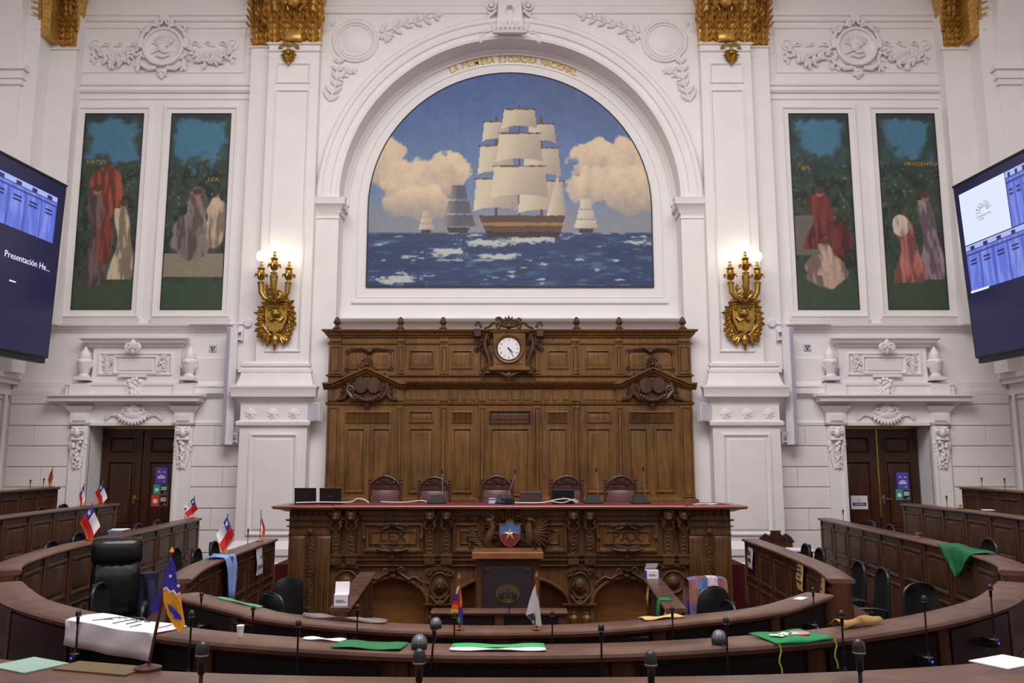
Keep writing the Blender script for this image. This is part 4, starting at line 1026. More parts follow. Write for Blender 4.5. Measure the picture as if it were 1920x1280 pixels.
def screen(s, label):
    P1, P2, near, up, n, H, E0 = solve_screen(s); Wd = 4.9
    t = thing('video_screen', label, 'screen', tuple(P2))
    O = Vector(P2)
    def PT(u, v, d=0): return P2+near*u+up*v+n*d
    def uv(px, py):
        r = Vector(ray(px, py)); k = (P2-E0).dot(n)/r.dot(n); p = E0+r*k-P2; return p.dot(near), p.dot(up)
    def slab(w, u0, u1, v0, v1, d0, d1, mi=0):
        v = [PT(u, vv, d) for d in (d0, d1) for vv in (v0, v1) for u in (u0, u1)]
        w.add(v, [(0, 2, 3, 1), (4, 5, 7, 6), (0, 1, 5, 4), (2, 6, 7, 3), (0, 4, 6, 2), (1, 3, 7, 5)], mi)
    w = MB(); slab(w, 0, Wd, 0, H, -.12, -.001); slab(w, -.02, Wd+.02, H-.005, H+.03, -.14, .01); slab(w, .05, Wd, -.1, .005, -.14, -.02); w.build('housing', M['black'], t, 0)
    w = MB(); slab(w, .03, Wd-.03, .03, H-.03, -.001, .002); w.build('display', M['screen_dark'], t, 0)
    for u in (1.2, 3.6):
        w = MB(); wl = (O+near*u).x
        w.tube([PT(u, H*.5, -.1), Vector((s*10.5, PT(u, 0).y, PT(u, H*.5).z))], .05, 8); w.build('wall_bracket', M['metal'], t)
    def video(u0, u1, v0, v1, rev, seed, d=.004):
        nx, nz = 150, 80; U, V = np.meshgrid(np.linspace(0, 1, nx), np.linspace(0, 1, nz)); Pm = np.zeros((nz, nx, 3))
        for i in range(3): Pm[..., i] = P2[i]+near[i]*(u0+(u1-u0)*U)+up[i]*(v0+(v1-v0)*V)+n[i]*d-O[i]
        im = np.zeros((nz, nx, 3)); st = fbm(U*60, V*2, seed, 3); lay(im, (92, 112, 214), np.ones_like(U)); lay(im, (150, 165, 240), sm(.4, .7, st)*.6)
        lay(im, (170, 185, 250), sm(.84, .9, V)); lay(im, (50, 50, 120), ((np.abs(V-.8) < .022) | (np.abs(V-.88) < .012)).astype(float)*.85)
        c = (U*7) % 1
        for vb in (.66, .58): lay(im, (28, 26, 84), ((np.abs(V-vb) < .017) & (c > .25) & (c < .75)).astype(float))
        lay(im, (62, 70, 170), (((c < .08) | (c > .92)) & (V < .78)).astype(float)*.6); lay(im, (40, 36, 96), ((np.abs(V-.93) < .035) & (np.abs(c-.5) < .16)).astype(float))
        o = grid_paint('video_picture', Pm, im, M['screen_video'], t)
    def words(st, px, py, h, mat):
        u, v = uv(px, py); w = MB(); right = -near if s < 0 else near
        Mx = Matrix((( *right, 0), (*up, 0), (*n, 0), (0, 0, 0, 1))).transposed(); Mx.translation = PT(u, v, .008)
        w.join(text_mb(st, h/.7, .002), Mx); w.build('screen_text', mat, t, 0, kind='stuff')
    if s < 0:
        u0, va = uv(108, 371); _, vb = uv(98, 456); video(u0, 3.2, vb, va, 0, 81)
        words('Presentación He...', 52, 490, .115, M['screen_text']); u, v = uv(23, 527); w = MB(); slab(w, u-.08, u+.08, v-.012, v+.012, .004, .007); w.build('caption_bar', M['screen_text'], t, 0)
    else:
        u0, va = uv(1798, 366); _, vb = uv(1811, 461); u1, _ = uv(1889, 370)
        w = MB(); slab(w, u0, u1, vb, va, .002, .005); w.build('presentation_slide', M['screen_white'], t, 0)
        video(u1+.02, u1+1.3, vb, va, 0, 84, .006)
        _, vc = uv(1826, 546); video(u0, u1+1.32, vc, vb-.02, 0, 83, .006)
        lu, lv = uv(1845, 396); cols = [(200, 80, 90), (70, 70, 90), (90, 160, 110), (80, 130, 190), (190, 150, 90)]
        w = MB(); k = 0
        for rr in (.2, .155, .11):
            for j in range(9):
                a = PI*(j+.3)/9; u = lu-rr*math.cos(a); v = lv+rr*math.sin(a)*.9; slab(w, u-.016, u+.016, v-.009, v+.009, .006, .009, k % 5); k += 1
        w.build('slide_emblem', [flat('emblem_%d' % i, c) for i, c in enumerate(cols)], t, 0, kind='stuff')
        for i, c in enumerate(cols):
            b = M['emblem_%d' % i].node_tree.nodes['Principled BSDF']; b.inputs['Emission Color'].default_value = (*lin(c), 1); b.inputs['Emission Strength'].default_value = .7
        M['screen_ink'] = plain('screen_grey_text', (90, 95, 130), .4, 0, 0, 3, 0, (120, 125, 160), .6)
        words('CONVENCIÓN', 1845, 403, .042, M['screen_ink']); words('CHILE', 1841, 410.5, .038, M['screen_ink'])
        u, v = uv(1838, 543); w = MB(); slab(w, u-.25, u+.25, v-.02, v+.02, .008, .011); w.build('caption_bar', M['screen_text'], t, 0)
screen(-1, 'tilted video screen reading Presentación He beside the VIRTVS painting')
screen(1, 'tilted video screen with a white slide beside the PRVDENTIA painting')

# ------------------------------------------------------------------ loudspeakers and wall fittings
def column_speaker(s):
    a = onY(431, 614, 17.22); b = onY(425, 834, 17.22)
    t = thing('column_loudspeaker', 'tall white column loudspeaker beside the %s door' % ('VIRTVS side' if s < 0 else 'PRVDENTIA side'), 'loudspeaker', (s*abs(b.x), 17.22, b.z), 0, 'white column loudspeakers')
    R = Matrix.Rotation(s*math.radians(38), 4, 'Z'); H = a.z-b.z
    def loc(w, n_, m): return w.build(n_, m, t, 0, True)
    w = MB(); w.cbox(-.085, .085, -.08, .09, 0, H, .01, 0, R); loc(w, 'cabinet', M['whiteplastic'])
    w = MB(); w.cbox(-.07, .07, -.088, -.07, .02, H-.02, .004, 0, R); loc(w, 'grille', M['greyplastic'])
    w = MB()
    for k in range(1, 4): w.box(-.088, .088, -.09, -.06, H*k/4-.004, H*k/4+.004, 0, R)
    loc(w, 'seam_band', M['whiteplastic'])
    for z in (.06, H-.25): 
        w = MB(); w.box(-s*.05, -s*.21, .02, .13, z, z+.03); w.box(-s*.05, -s*.21, .02, .13, z+.16, z+.19); w.box(-s*.19, -s*.22, -.0, .2, z-.02, z+.22); loc(w, 'bracket', M['whiteplastic'])
for s in (-1, 1): column_speaker(s)
for s in (-1, 1):
    q = onY(592, 772, 17.1); x = q.x if s < 0 else -q.x
    t = thing('wall_loudspeaker', 'small white loudspeaker between the %s pedestal and the panelling' % ('LEX side' if s < 0 else 'JVS side'), 'loudspeaker', (x, 17.1, q.z), 0, 'small white loudspeakers')
    R = Matrix.Rotation(s*math.radians(25), 4, 'Z')
    w = MB(); w.loft([[(p[0], p[1], z) for p in ((-.13, .06), (-.15, -.08), (.15, -.08), (.13, .06))] for z in (-.19, .19)], True, True, 0, R); w.build('cabinet', M['whiteplastic'], t, 30, True)
    w = MB(); w.cbox(-.135, .135, -.09, -.075, -.175, .175, .01, 0, R); w.build('grille', M['greyplastic'], t, 0, True)
    w = MB(); w.tube([(0, .05, .0), (s*.02, .15, 0), (s*.03, .25, 0)], .02, 6); w.box(-.05, .05, .2, .26, -.06, .06); w.build('bracket', M['metal'], t, 30, True)
for ppx, ppy, lb in ((400, 653, 'small grey wall socket above the dado near the LEX painting'), (1513, 651, 'small grey wall socket above the dado near the JVS painting')):
    q = onY(ppx, ppy, YW-.0); t = thing('wall_socket', lb, 'socket', tuple(q), 0, 'wall sockets')
    w = MB(); w.cbox(q.x-.075, q.x+.075, YW-.03, YW+.005, q.z-.075, q.z+.075, .01); w.build('plate', M['greyplastic'], t, 0)
    w = MB(); w.cbox(q.x-.045, q.x-.005, YW-.036, YW-.02, q.z, q.z+.035, .003); w.cbox(q.x+.01, q.x+.045, YW-.036, YW-.02, q.z, q.z+.035, .003); w.cbox(q.x-.03, q.x+.02, YW-.036, YW-.02, q.z-.05, q.z-.015, .003); w.build('insert', M['ink'], t, 0)
q = onY(107, 594, YW-.12); t = thing('security_camera', 'small white dome security camera by the corner of the room', 'camera', tuple(q))
w = MB(); w.ball((q.x, q.y, q.z), .075, .075, .075, 14, 10); w.tube([(q.x, q.y, q.z), (q.x-.02, YC, q.z)], .05, 10); w.build('housing', M['whiteplastic'], t)
w = MB(); w.ball((q.x+.005, q.y-.05, q.z), .042, .042, .042, 12, 8); w.build('lens', M['black'], t)
for s in (-1, 1):
    a = onY(436, 607.5, 17.33); b = onY(465, 606, 17.30)
    t = thing('cable_conduit', 'white conduit with a round box running to the %s sconce pilaster' % ('LEX side' if s < 0 else 'JVS side'), 'conduit', (s*abs(a.x), 17.33, a.z), 0, 'white wall conduits')
    w = MB(); w.box(s*(abs(a.x)+.9), s*abs(b.x), 17.29, 17.345, a.z-.012, a.z+.012); w.build('channel', M['whiteplastic'], t, 0)
    w = MB(); w.lathe([(.09, 0), (.09, .04), (.07, .06), (.005, .06)], (0, 0, 0), 16, 0, Matrix.Translation((s*abs(b.x), YPB, b.z)) @ Matrix.Rotation(PI/2, 4, 'X')); w.build('junction_box', M['whiteplastic'], t)
# notices on the doors
def notice(px, py, wpx, hpx, label, kind):
    q = onY(px, py, YDR-.004); wd = wpx*YDR/FPX/.98; ht = hpx*YDR/FPX/.98
    t = thing('door_notice', label, 'notice', (q.x, YDR-.005, q.z)); y = YDR-.026
    def rect(nm, a, b, c, d, mat, dy=0):
        w = MB(); w.box(q.x+a*wd/2, q.x+b*wd/2, y-dy-.002, y-dy+.002 if dy else YDR+.001, q.z+c*ht/2, q.z+d*ht/2); w.build(nm, mat, t, 0)
    def txt(nm, st, a, c, h, mat):
        w = MB(); wall_text(w, st, q.x+a*wd/2, y-.006, q.z+c*ht/2, h, .002); w.build(nm, mat, t, 0)
    wh = flat('print_white', (226, 226, 236))
    if kind == 'purple':
        rect('sheet', -1, 1, -1, 1, flat('print_violet', (88, 70, 190)))
        for a in (-.42, .42):
            w = MB(); cx = q.x+a*wd/2; cz = q.z+.36*ht
            w.add([(cx+dx_*wd, y-.005, q.z+(.2+dz_)*ht) for dx_, dz_ in ((-.13, -.03), (-.05, .06), (.05, .06), (.13, -.03), (.07, -.03), (0, .015), (-.07, -.03))], [tuple(range(7))]); w.build('print_shape', wh, t, 0)
            rect('print_shape', a-.2, a+.2, .45, .56, M['ink'], .002); rect('print_shape', a-.16, a+.16, .2, .3, M['ink'], .002)
        for c, hw in ((.02, .35), (-.12, .6), (-.24, .64), (-.34, .64)): rect('print_line', -hw, hw, c-.04, c+.04, wh, .003)
        rect('print_line', .3, .62, -.78, -.68, wh, .003)
    elif kind in ('green', 'red'):
        rect('sheet', -1, 1, -1, 1, flat('print_'+kind, (60, 150, 128) if kind == 'green' else (212, 62, 44))); rect('print_block', -.02, .92, -.9, .9, flat('print_black', (24, 22, 34)), .001)
        for c in (.5, .3, .1, -.1): rect('print_line', .1, .8, c-.06, c+.06, wh, .003)
        rect('print_line', .5, .8, -.7, -.58, wh, .003)
        w = MB(); w.ball((q.x-.52*wd/2, y-.003, q.z-.05*ht), wd*.14, .003, ht*.2); w.build('print_shape', wh, t)
    else:
        rect('sheet', -1, 1, -1, 1, M['paper']); rect('print_block', -.8, .8, -.52, -.02, flat('print_indigo', (58, 30, 110)), .001); txt('print_word', 'SALIDA', 0, -.27, ht*.17, wh)
        rect('print_shape', -.2, .2, .28, .32, M['ink'], .002); rect('print_shape', -.2, .2, .44, .48, M['ink'], .002)
notice(304, 891, 21, 29, 'violet face mask notice on the door below the VIRTVS painting', 'purple')
notice(302, 917, 27, 18, 'green and black notice on the door below the VIRTVS painting', 'green')
notice(300, 938, 30, 20, 'red and black notice on the door below the VIRTVS painting', 'red')
notice(1691.5, 901, 21, 30, 'violet face mask notice on the door below the PRVDENTIA painting', 'purple')
notice(1692.5, 927, 26, 19, 'green and black notice on the door below the PRVDENTIA painting', 'green')
notice(1610.5, 941.5, 30, 24, 'white SALIDA paper with a violet bar on a door leaf', 'exit')
# ------------------------------------------------------------------ rostrum
YB = 13.87; ZR = 1.985
def bx(p, y=1010, Y=YB): return X(p, y, Y)
def bz(p, Y=YB): return Z(p, Y)
ros = thing('rostrum_desk', 'long carved walnut rostrum desk lettered LEX and PAX with a coat of arms', 'desk', (0, YB, 0))
xe0, xe1 = bx(544), bx(621)               # end pier
zlow = bz(1063)                            # underside of the mouldings above the arches
w = MB()
w.box(-3.45, 3.45, YB, 14.72, zlow, ZR-.09)
w.box(-3.45, 3.45, 14.22, 14.72, 0, zlow)
ARCH = [(bx(737, 1110), .53, .40), (0, .92, .44), (-bx(737, 1110), .53, .40)]
zsp_ = bz(1085)-.40
xs_cut = [-3.2]
for cx, a, b in ARCH: xs_cut += [cx-a, cx+a]
xs_cut.append(3.2)
for i in range(0, len(xs_cut), 2): w.box(xs_cut[i], xs_cut[i+1], YB, 14.24, 0, zlow+.01)
for cx, a, b in ARCH:
    n = 20; A_ = [(cx-a*math.cos(PI*k/n), zsp_+b*math.sin(PI*k/n)) for k in range(n+1)]
    w.loft([[(x, YB, z), (x, YB, zlow+.01)] for x, z in A_], False, False); w.loft([[(x, YB, z), (x, 14.24, z)] for x, z in A_], False, False)
w.build('carcass', M['rostrum'], ros, 30)
for cx, a, b in ARCH:
    w = MB(); w.box(cx-a-.02, cx+a+.02, 14.17, 14.215, .02, zsp_+b); w.build('arch_board', M['archwood'], ros, 0)
    w = MB(); w.frame([(cx-a, 0.0)]+[(cx-a*math.cos(PI*k/20), zsp_+b*math.sin(PI*k/20)) for k in range(21)]+[(cx+a, 0.0)], YB, [(0, 0), (0, .03), (.02, .04), (.05, .035), (.06, 0)], False)
    w.build('arch_moulding', M['rostrum'], ros, 30)
# top slab
w = MB()
def slabp(x0, x1, y0, ends): 
    w.stack(x0, x1, y0, [(ZR-.09, .0), (ZR-.085, .1), (ZR-.07, .14), (ZR-.06, .17), (ZR-.05, .24), (ZR-.02, .26), (ZR, .25)], ends, 0, 14.75-y0)
slabp(bx(622), -bx(622), YB, (0, 0)); slabp(bx(548), bx(630), YB-.09, (1, 0)); slabp(-bx(630), -bx(548), YB-.09, (0, 1))
w.build('desk_top', M['desktop'], ros, 30)
w = MB(); w.box(-3.55, 3.55, YB-.1, 14.68, ZR-.001, ZR+.004); w.build('desk_cloth', M['baize'], ros, 0)
# horizontal mouldings
w = MB()
xi0, xi1 = bx(622), -bx(622)
for a, b, p in ((951, 956, .1), (966, 968, .05), (974, 977, .04), (1040, 1043, .05), (1048, 1051, .07), (1058, 1062, .06)):
    w.stack(xi0, xi1, YB, [(bz(b), 0), (bz(b)+.005, p*.7), ((bz(a)+bz(b))/2, p), (bz(a)-.005, p), (bz(a), 0)], (0, 0))
w.build('string_moulding', M['rostrum'], ros, 30)
# end piers
YPR = YB-.09
w = MB(); w.box(xe0, xe1, YPR, 14.72, 0, ZR-.09)
for a, b, p in ((952, 958, .08), (972, 976, .05), (984, 987, .04), (1000, 1002, .02)):
    w.stack(xe0, xe1, YPR, [(bz(b), 0), (bz(b)+.005, p*.7), ((bz(a)+bz(b))/2, p), (bz(a)-.005, p), (bz(a), 0)])
w.stack(xe0, xe1, YPR, [(0, .07), (.14, .07), (.16, .04), (.2, .03), (.21, 0)])
w.cbox(bx(570, 981), bx(590, 981), YPR-.03, YPR, bz(984), bz(977), .005)
both('end_pier', w, M['rostrum'], ros, 30)
for a, b in ((546, 570), (593, 619)):
    w = MB(); x0, x1 = bx(a, 1060, YPR), bx(b, 1060, YPR); z0, z1 = .23, bz(1003)
    w.cbox(x0, x1, YPR-.03, YPR, z0, z1, .005); n = 5
    for k in range(n):
        xx = x0+(x1-x0)*(k+.5)/n; w.tube([(xx, YPR-.03, z0+.04), (xx, YPR-.03, z1-.04)], (x1-x0)/n*.36, 6)
    both('fluted_pilaster', w, M['rostrum'], ros, 50)
w = MB(); rd = random.Random(12); cx = (bx(573, 1070, YPR)+bx(589, 1070, YPR))/2
for k in range(22):
    z = bz(1000)-.06*k
    if z < .28: break
    for s in (-1, 1): w.leaf(cx, z, -PI/2+s*(.6+.2*math.sin(k)), .1, .055, YPR-.02, .04, 0, .02)
    w.ball((cx+.015*math.sin(k*1.3), YPR-.03, z), .02)
w.ball((cx, YPR-.05, bz(995)), .05, .04, .06)
both('carved_drop', w, M['rostrum_carve'], ros)
w = MB()
for k in range(11): w.leaf(xe0+.06+(xe1-xe0-.12)*k/10, bz(967), PI/2+.5*(-1)**k, .09, .07, YPR, .035, 0, .02)
both('carved_band', w, M['rostrum_carve'], ros)
# herm brackets with lion heads
def herm(cx):
    w = MB(); zt_ = bz(955); zb_ = bz(1040); hw = .085
    w.loft([[(cx-hw*.75, YB, zb_), (cx-hw*.7, YB-.06, zb_), (cx+hw*.7, YB-.06, zb_), (cx+hw*.75, YB, zb_)], [(cx-hw, YB, zt_-.2), (cx-hw*.95, YB-.11, zt_-.2), (cx+hw*.95, YB-.11, zt_-.2), (cx+hw, YB, zt_-.2)], [(cx-hw*1.1, YB, zt_), (cx-hw, YB-.16, zt_), (cx+hw, YB-.16, zt_), (cx+hw*1.1, YB, zt_)]])
    w.ball((cx, YB-.15, zt_-.1), .075, .07, .09, 12, 8); w.ball((cx, YB-.22, zt_-.13), .035, .035, .03)
    for s in (-1, 1):
        w.ball((cx+s*.03, YB-.21, zt_-.075), .014); w.scroll(cx+s*.06, YB-.18, zt_-.04, .03, 1.2, s, PI/2, .012)
        for k in range(5): w.leaf(cx+s*.05, zt_-.08-.03*k, -PI/2+s*(1.3-.25*k), .09, .04, YB-.11, .04, 0, .02)
        w.tube([(cx+s*.05, YB-.15, zt_-.18), (cx+s*.085, YB-.14, zt_-.26), (cx+s*.04, YB-.12, zt_-.32)], .022, 6)
    for k in range(7):
        t = k/6.0; z = zt_-.3-(zt_-.33-zb_)*t; w.ball((cx, YB-.085+.03*t, z), .05*(1-.25*t), .02, .035, 10, 5)
    w.cbox(cx-.1, cx+.1, YB-.09, YB, zb_-.03, zb_+.02, .008); w.cbox(cx-.09, cx+.09, YB-.08, YB, bz(1058), bz(1044), .008)
    return w
for p in (632, 661, 807, 838): both('herm_bracket', herm(bx(p, 1000)), M['rostrum_carve'], ros)
# lettered panels
for s, word in ((-1, 'LEX'), (1, 'PAX')):
    cx = s*abs(bx(737, 1006)); hw = abs(bx(680, 1006))-abs(bx(737, 1006)); z0, z1 = bz(1034), bz(980)
    w = MB(); w.rectframe(cx-hw, cx+hw, z0, z1, YB, [(0, 0), (0, .05), (.03, .06), (.06, .02), (.1, .015), (.12, .05), (.14, .05), (.15, .02)])
    w.box(cx-hw+.14, cx+hw-.14, YB-.022, YB+.01, z0+.14, z1-.14, 1)
    pnl = w.build('lettered_panel', [M['rostrum'], wood('panel_field_walnut', (84, 54, 26), (128, 88, 44))], ros, 30)
    w = MB(); wall_text(w, word, cx, YB-.024, (z0+z1)/2, .15, .016, 0, 0, 1.2); w.build('lettering', flat('dark_inlay', (46, 29, 18)), pnl, 0)
    for s2 in (-1, 1):
        w = MB(); w.ball((cx+s2*(hw-.03), YB-.07, (z0+z1)/2), .035, .03, .05); w.build('panel_boss', M['rostrum_carve'], ros)
    for zz_, dd in ((z1-.02, 1), (z0+.02, -1)):
        w = MB()
        for s2 in (-1, 1):
            w.tube([(cx, YB-.08, zz_), (cx+s2*.12, YB-.07, zz_+dd*.0), (cx+s2*.25, YB-.06, zz_-dd*.03)], [.035, .028, .012], 6)
            w.leaf(cx, zz_, (0 if s2 > 0 else PI)-s2*dd*.4, .22, .08, YB-.05, .05, 0, .02); w.ball((cx, YB-.09, zz_), .04, .03, .05)
        if dd < 0: w.leaf(cx, z0, -PI/2, .13, .1, YB-.05, .05)
        w.build('panel_carving', M['rostrum_carve'], ros)
hw = bx(1062, 1006); z0, z1 = bz(1034), bz(980)
w = MB(); w.rectframe(-hw, hw, z0, z1, YB, [(0, 0), (0, .05), (.03, .06), (.06, .02), (.1, .015), (.13, .04), (.15, .02)]); w.box(-hw+.14, hw-.14, YB-.022, YB+.01, z0+.14, z1-.14); w.build('centre_panel', M['rostrum'], ros, 30)
# coat of arms
cz = bz(1000); rd = random.Random(5)
coa = MB()
def shield(zc, sx, sz): return [(sx*a, zc+sz*b) for a, b in ((0, -1), (.45, -.78), (.85, -.35), (.95, .1), (.9, .6), (1.0, .75), (.75, .78), (.45, .72), (.25, 1.0), (0, 1.05), (-.25, 1.0), (-.45, .72), (-.75, .78), (-1.0, .75), (-.9, .6), (-.95, .1), (-.85, -.35), (-.45, -.78))]
coa.prism(shield(cz, .195, .225), YB-.14, YB-.05, 0)
for s in (-1, 1):        # supporters: deer on one side, bird of prey on the other
    if s < 0:
        coa.tube([(-.34, YB-.12, cz-.2), (-.36, YB-.15, cz-.08), (-.3, YB-.17, cz+.02), (-.27, YB-.17, cz+.12), (-.3, YB-.18, cz+.2)], [.06, .075, .065, .045, .035], 8)
        coa.ball((-.33, YB-.19, cz+.22), .055, .035, .035); coa.tube([(-.28, YB-.17, cz+.22), (-.25, YB-.16, cz+.3)], .012, 5); coa.tube([(-.28, YB-.17, cz+.23), (-.3, YB-.16, cz+.31)], .012, 5)
        for a, b, c_ in ((-.2, .02, .0), (-.22, -.06, 0), (-.24, -.25, 0), (-.42, -.27, 0)): coa.tube([(-.32, YB-.16, cz+b*.3-.04), ((-.32+a)/2-.02, YB-.15, cz+b*.7), (a, YB-.13, cz+b)], [.03, .022, .014], 6)
    else:
        coa.tube([(.3, YB-.12, cz-.18), (.32, YB-.16, cz-.04), (.3, YB-.17, cz+.1), (.31, YB-.18, cz+.2)], [.05, .085, .06, .03], 8); coa.ball((.32, YB-.19, cz+.23), .04, .04, .035); coa.tube([(.35, YB-.2, cz+.23), (.4, YB-.2, cz+.21)], [.02, .006], 5)
        for k in range(11): coa.leaf(.36, cz+.12-.01*k, .9-.22*k, .3+.04*math.sin(k), .07, YB-.08, .07, 0, .02)
    for k in range(16):
        u = k/15.0; x = s*(.1+.55*u-.12*u*u); z = cz-.22-.05*math.sin(u*3)+.28*u*u
        for j in (-1, 1): coa.leaf(x, z, (0 if s > 0 else PI)+s*(.4+j*.8+u*.6), .15, .06, YB-.05, .05, 0, .03)
        coa.ball((x, YB-.08, z), .022)
    for k in range(34): coa.leaf(s*(.2+rd.random()*.46), cz-.2+rd.random()*.42, rd.uniform(0, 6.28), .13, .06, YB-.04, .05, 0, .03)
    for k in range(9): coa.leaf(s*(.44+rd.uniform(-.06, .14)), cz+rd.uniform(-.15, .12), rd.uniform(0, 6.28), .14, .06, YB-.05, .05, 0, .03)
coa.build('coat_of_arms_carving', M['rostrum_carve'], ros, 50, label='dark carved coat of arms with a deer and a bird')
w = MB(); S_ = shield(cz, .18, .21)
w.prism([p for p in [(max(min(x, .17), -.17), max(z, cz+.0)) for x, z in S_] if True], YB-.148, YB-.138, 0); w.build('shield_field', flat('shield_blue', (70, 104, 158), .5), ros, 0, label='blue upper field of the shield')
w = MB(); w.prism([(-.17, cz), (-.165, cz-.07), (-.08, cz-.165), (0, cz-.2), (.08, cz-.165), (.165, cz-.07), (.17, cz)], YB-.148, YB-.138, 0); w.build('shield_field', flat('shield_red', (112, 30, 40), .5), ros, 0, label='red lower field of the shield')
def star_poly(cx, cz, r, ri=.4): return [(cx+(r if k % 2 == 0 else r*ri)*math.sin(PI*k/5), cz+(r if k % 2 == 0 else r*ri)*math.cos(PI*k/5)) for k in range(10)]
w = MB(); sp = star_poly(0, cz-.0, .105); w.add([(x, YB-.15, z) for x, z in sp]+[(0, YB-.18, cz)], [(k, (k+1) % 10, 10) for k in range(10)]); w.build('shield_star', plain('star_gilt', (214, 178, 128), .35, .4, .1, 20), ros, 0, label='pale gilt five-pointed star')
w = MB()
for k in range(5): w.acanthus((k-2)*.055, YB-.12, cz+.22, .2-.03*abs(k-2), .08, .12); 
for s in (-1, 1): w.scroll(s*.14, YB-.12, cz+.32, .05, 1.3, s, PI, .02)
w.build('plume', M['rostrum_carve'], ros)
w = MB(); w.frame(shield(cz, .185, .215), YB-.145, [(0, 0), (0, .012), (.012, .012), (.012, 0)], True); w.build('shield_rim', M['brass'], ros)
# medallions, keystones and lower carving
def lower(cx):
    w = MB(); zc = bz(1097); Mq = Matrix.Translation((cx, YB, zc)) @ Matrix.Rotation(PI/2, 4, 'X')
    w.lathe([(.2, 0), (.2, .04), (.18, .06), (.15, .03), (.02, .03)], (0, 0, 0), 24, 0, Mq, .85, 1.1)
    w.ball((cx, YB-.05, zc), .09, .06, .12, 12, 8); w.ball((cx, YB-.11, zc-.01), .03, .03, .03); w.scroll(cx, YB-.06, zc-.02, .12, 1.4, 1, 0, .02)
    for k in range(9): w.leaf(cx+(k-4)*.045, zc+.2, PI/2+(k-4)*.18, .12, .07, YB-.02, .05, 0, .03)
    for s in (-1, 1):
        w.scroll(cx+s*.17, YB-.05, zc+.2, .06, 1.3, s, PI, .02); w.tube([(cx+s*.15, YB-.04, zc-.15), (cx+s*.07, YB-.06, zc-.25), (cx, YB-.06, zc-.28)], .03, 6)
    w.leaf(cx, zc-.2, -PI/2, .16, .14, YB-.03, .05); return w
both('oval_medallion', lower(bx(825, 1097)), M['rostrum_carve'], ros)
w = MB(); cx = bx(825, 1140)
w.stack(cx-.17, cx+.17, YB, [(bz(1136), 0), (bz(1134), .09), (bz(1131), .1), (bz(1130), 0)])
for s in (-1, 1): w.lathe([(.06, 0), (.07, .06), (.05, .1), (.075, .16), (.08, .22), (.05, .27), (.06, .3)], (cx+s*.1, YB-.07, .02), 10)
both('lower_pier', w, M['rostrum'], ros, 30)
w = MB(); q = onY(650, 1090, YB); Mq = Matrix.Translation((q.x, YB, q.z)) @ Matrix.Rotation(PI/2, 4, 'X')
w.lathe([(.19, 0), (.19, .03), (.17, .05), (.14, .02), (.1, .02), (.09, .05), (.05, .08), (.005, .085)], (0, 0, 0), 24, 0, Mq)
for k in range(9): w.leaf(q.x+(k-4)*.05, q.z+.2, PI/2+(k-4)*.2, .12, .08, YB-.02, .05, 0, .03)
both('round_boss', w, M['rostrum_carve'], ros)
for cx, a, b in ARCH:
    if abs(cx) < .1: continue
    w = MB(); zk = zsp_+b
    w.acanthus(cx, YB-.02, zk-.05, .2, .22, .2); w.ball((cx, YB-.1, zk+.06), .06, .06, .05)
    for s in (-1, 1):
        w.scroll(cx+s*.12, YB-.06, zk+.13, .06, 1.3, s, 0, .022)
        w.tube([(cx+s*.1, YB-.05, zk+.1), (cx+s*.25, YB-.04, zk-.0), (cx+s*.35, YB-.04, zk+.04), (cx+s*.48, YB-.03, zk-.06)], [.03, .025, .025, .015], 6)
        for k in range(5): w.leaf(cx+s*(.3+.05*k), zk+.03-.02*k, rnd.uniform(0, 6.28), .12, .06, YB-.01, .04, 0, .02)
    w.build('arch_keystone', M['rostrum_carve'], ros)
# dais
w = MB(); w.box(-4.0, 4.0, 14.72, YQ-.02, .0, .95); w.build('dais_platform', M['carpet'], floor, 0)

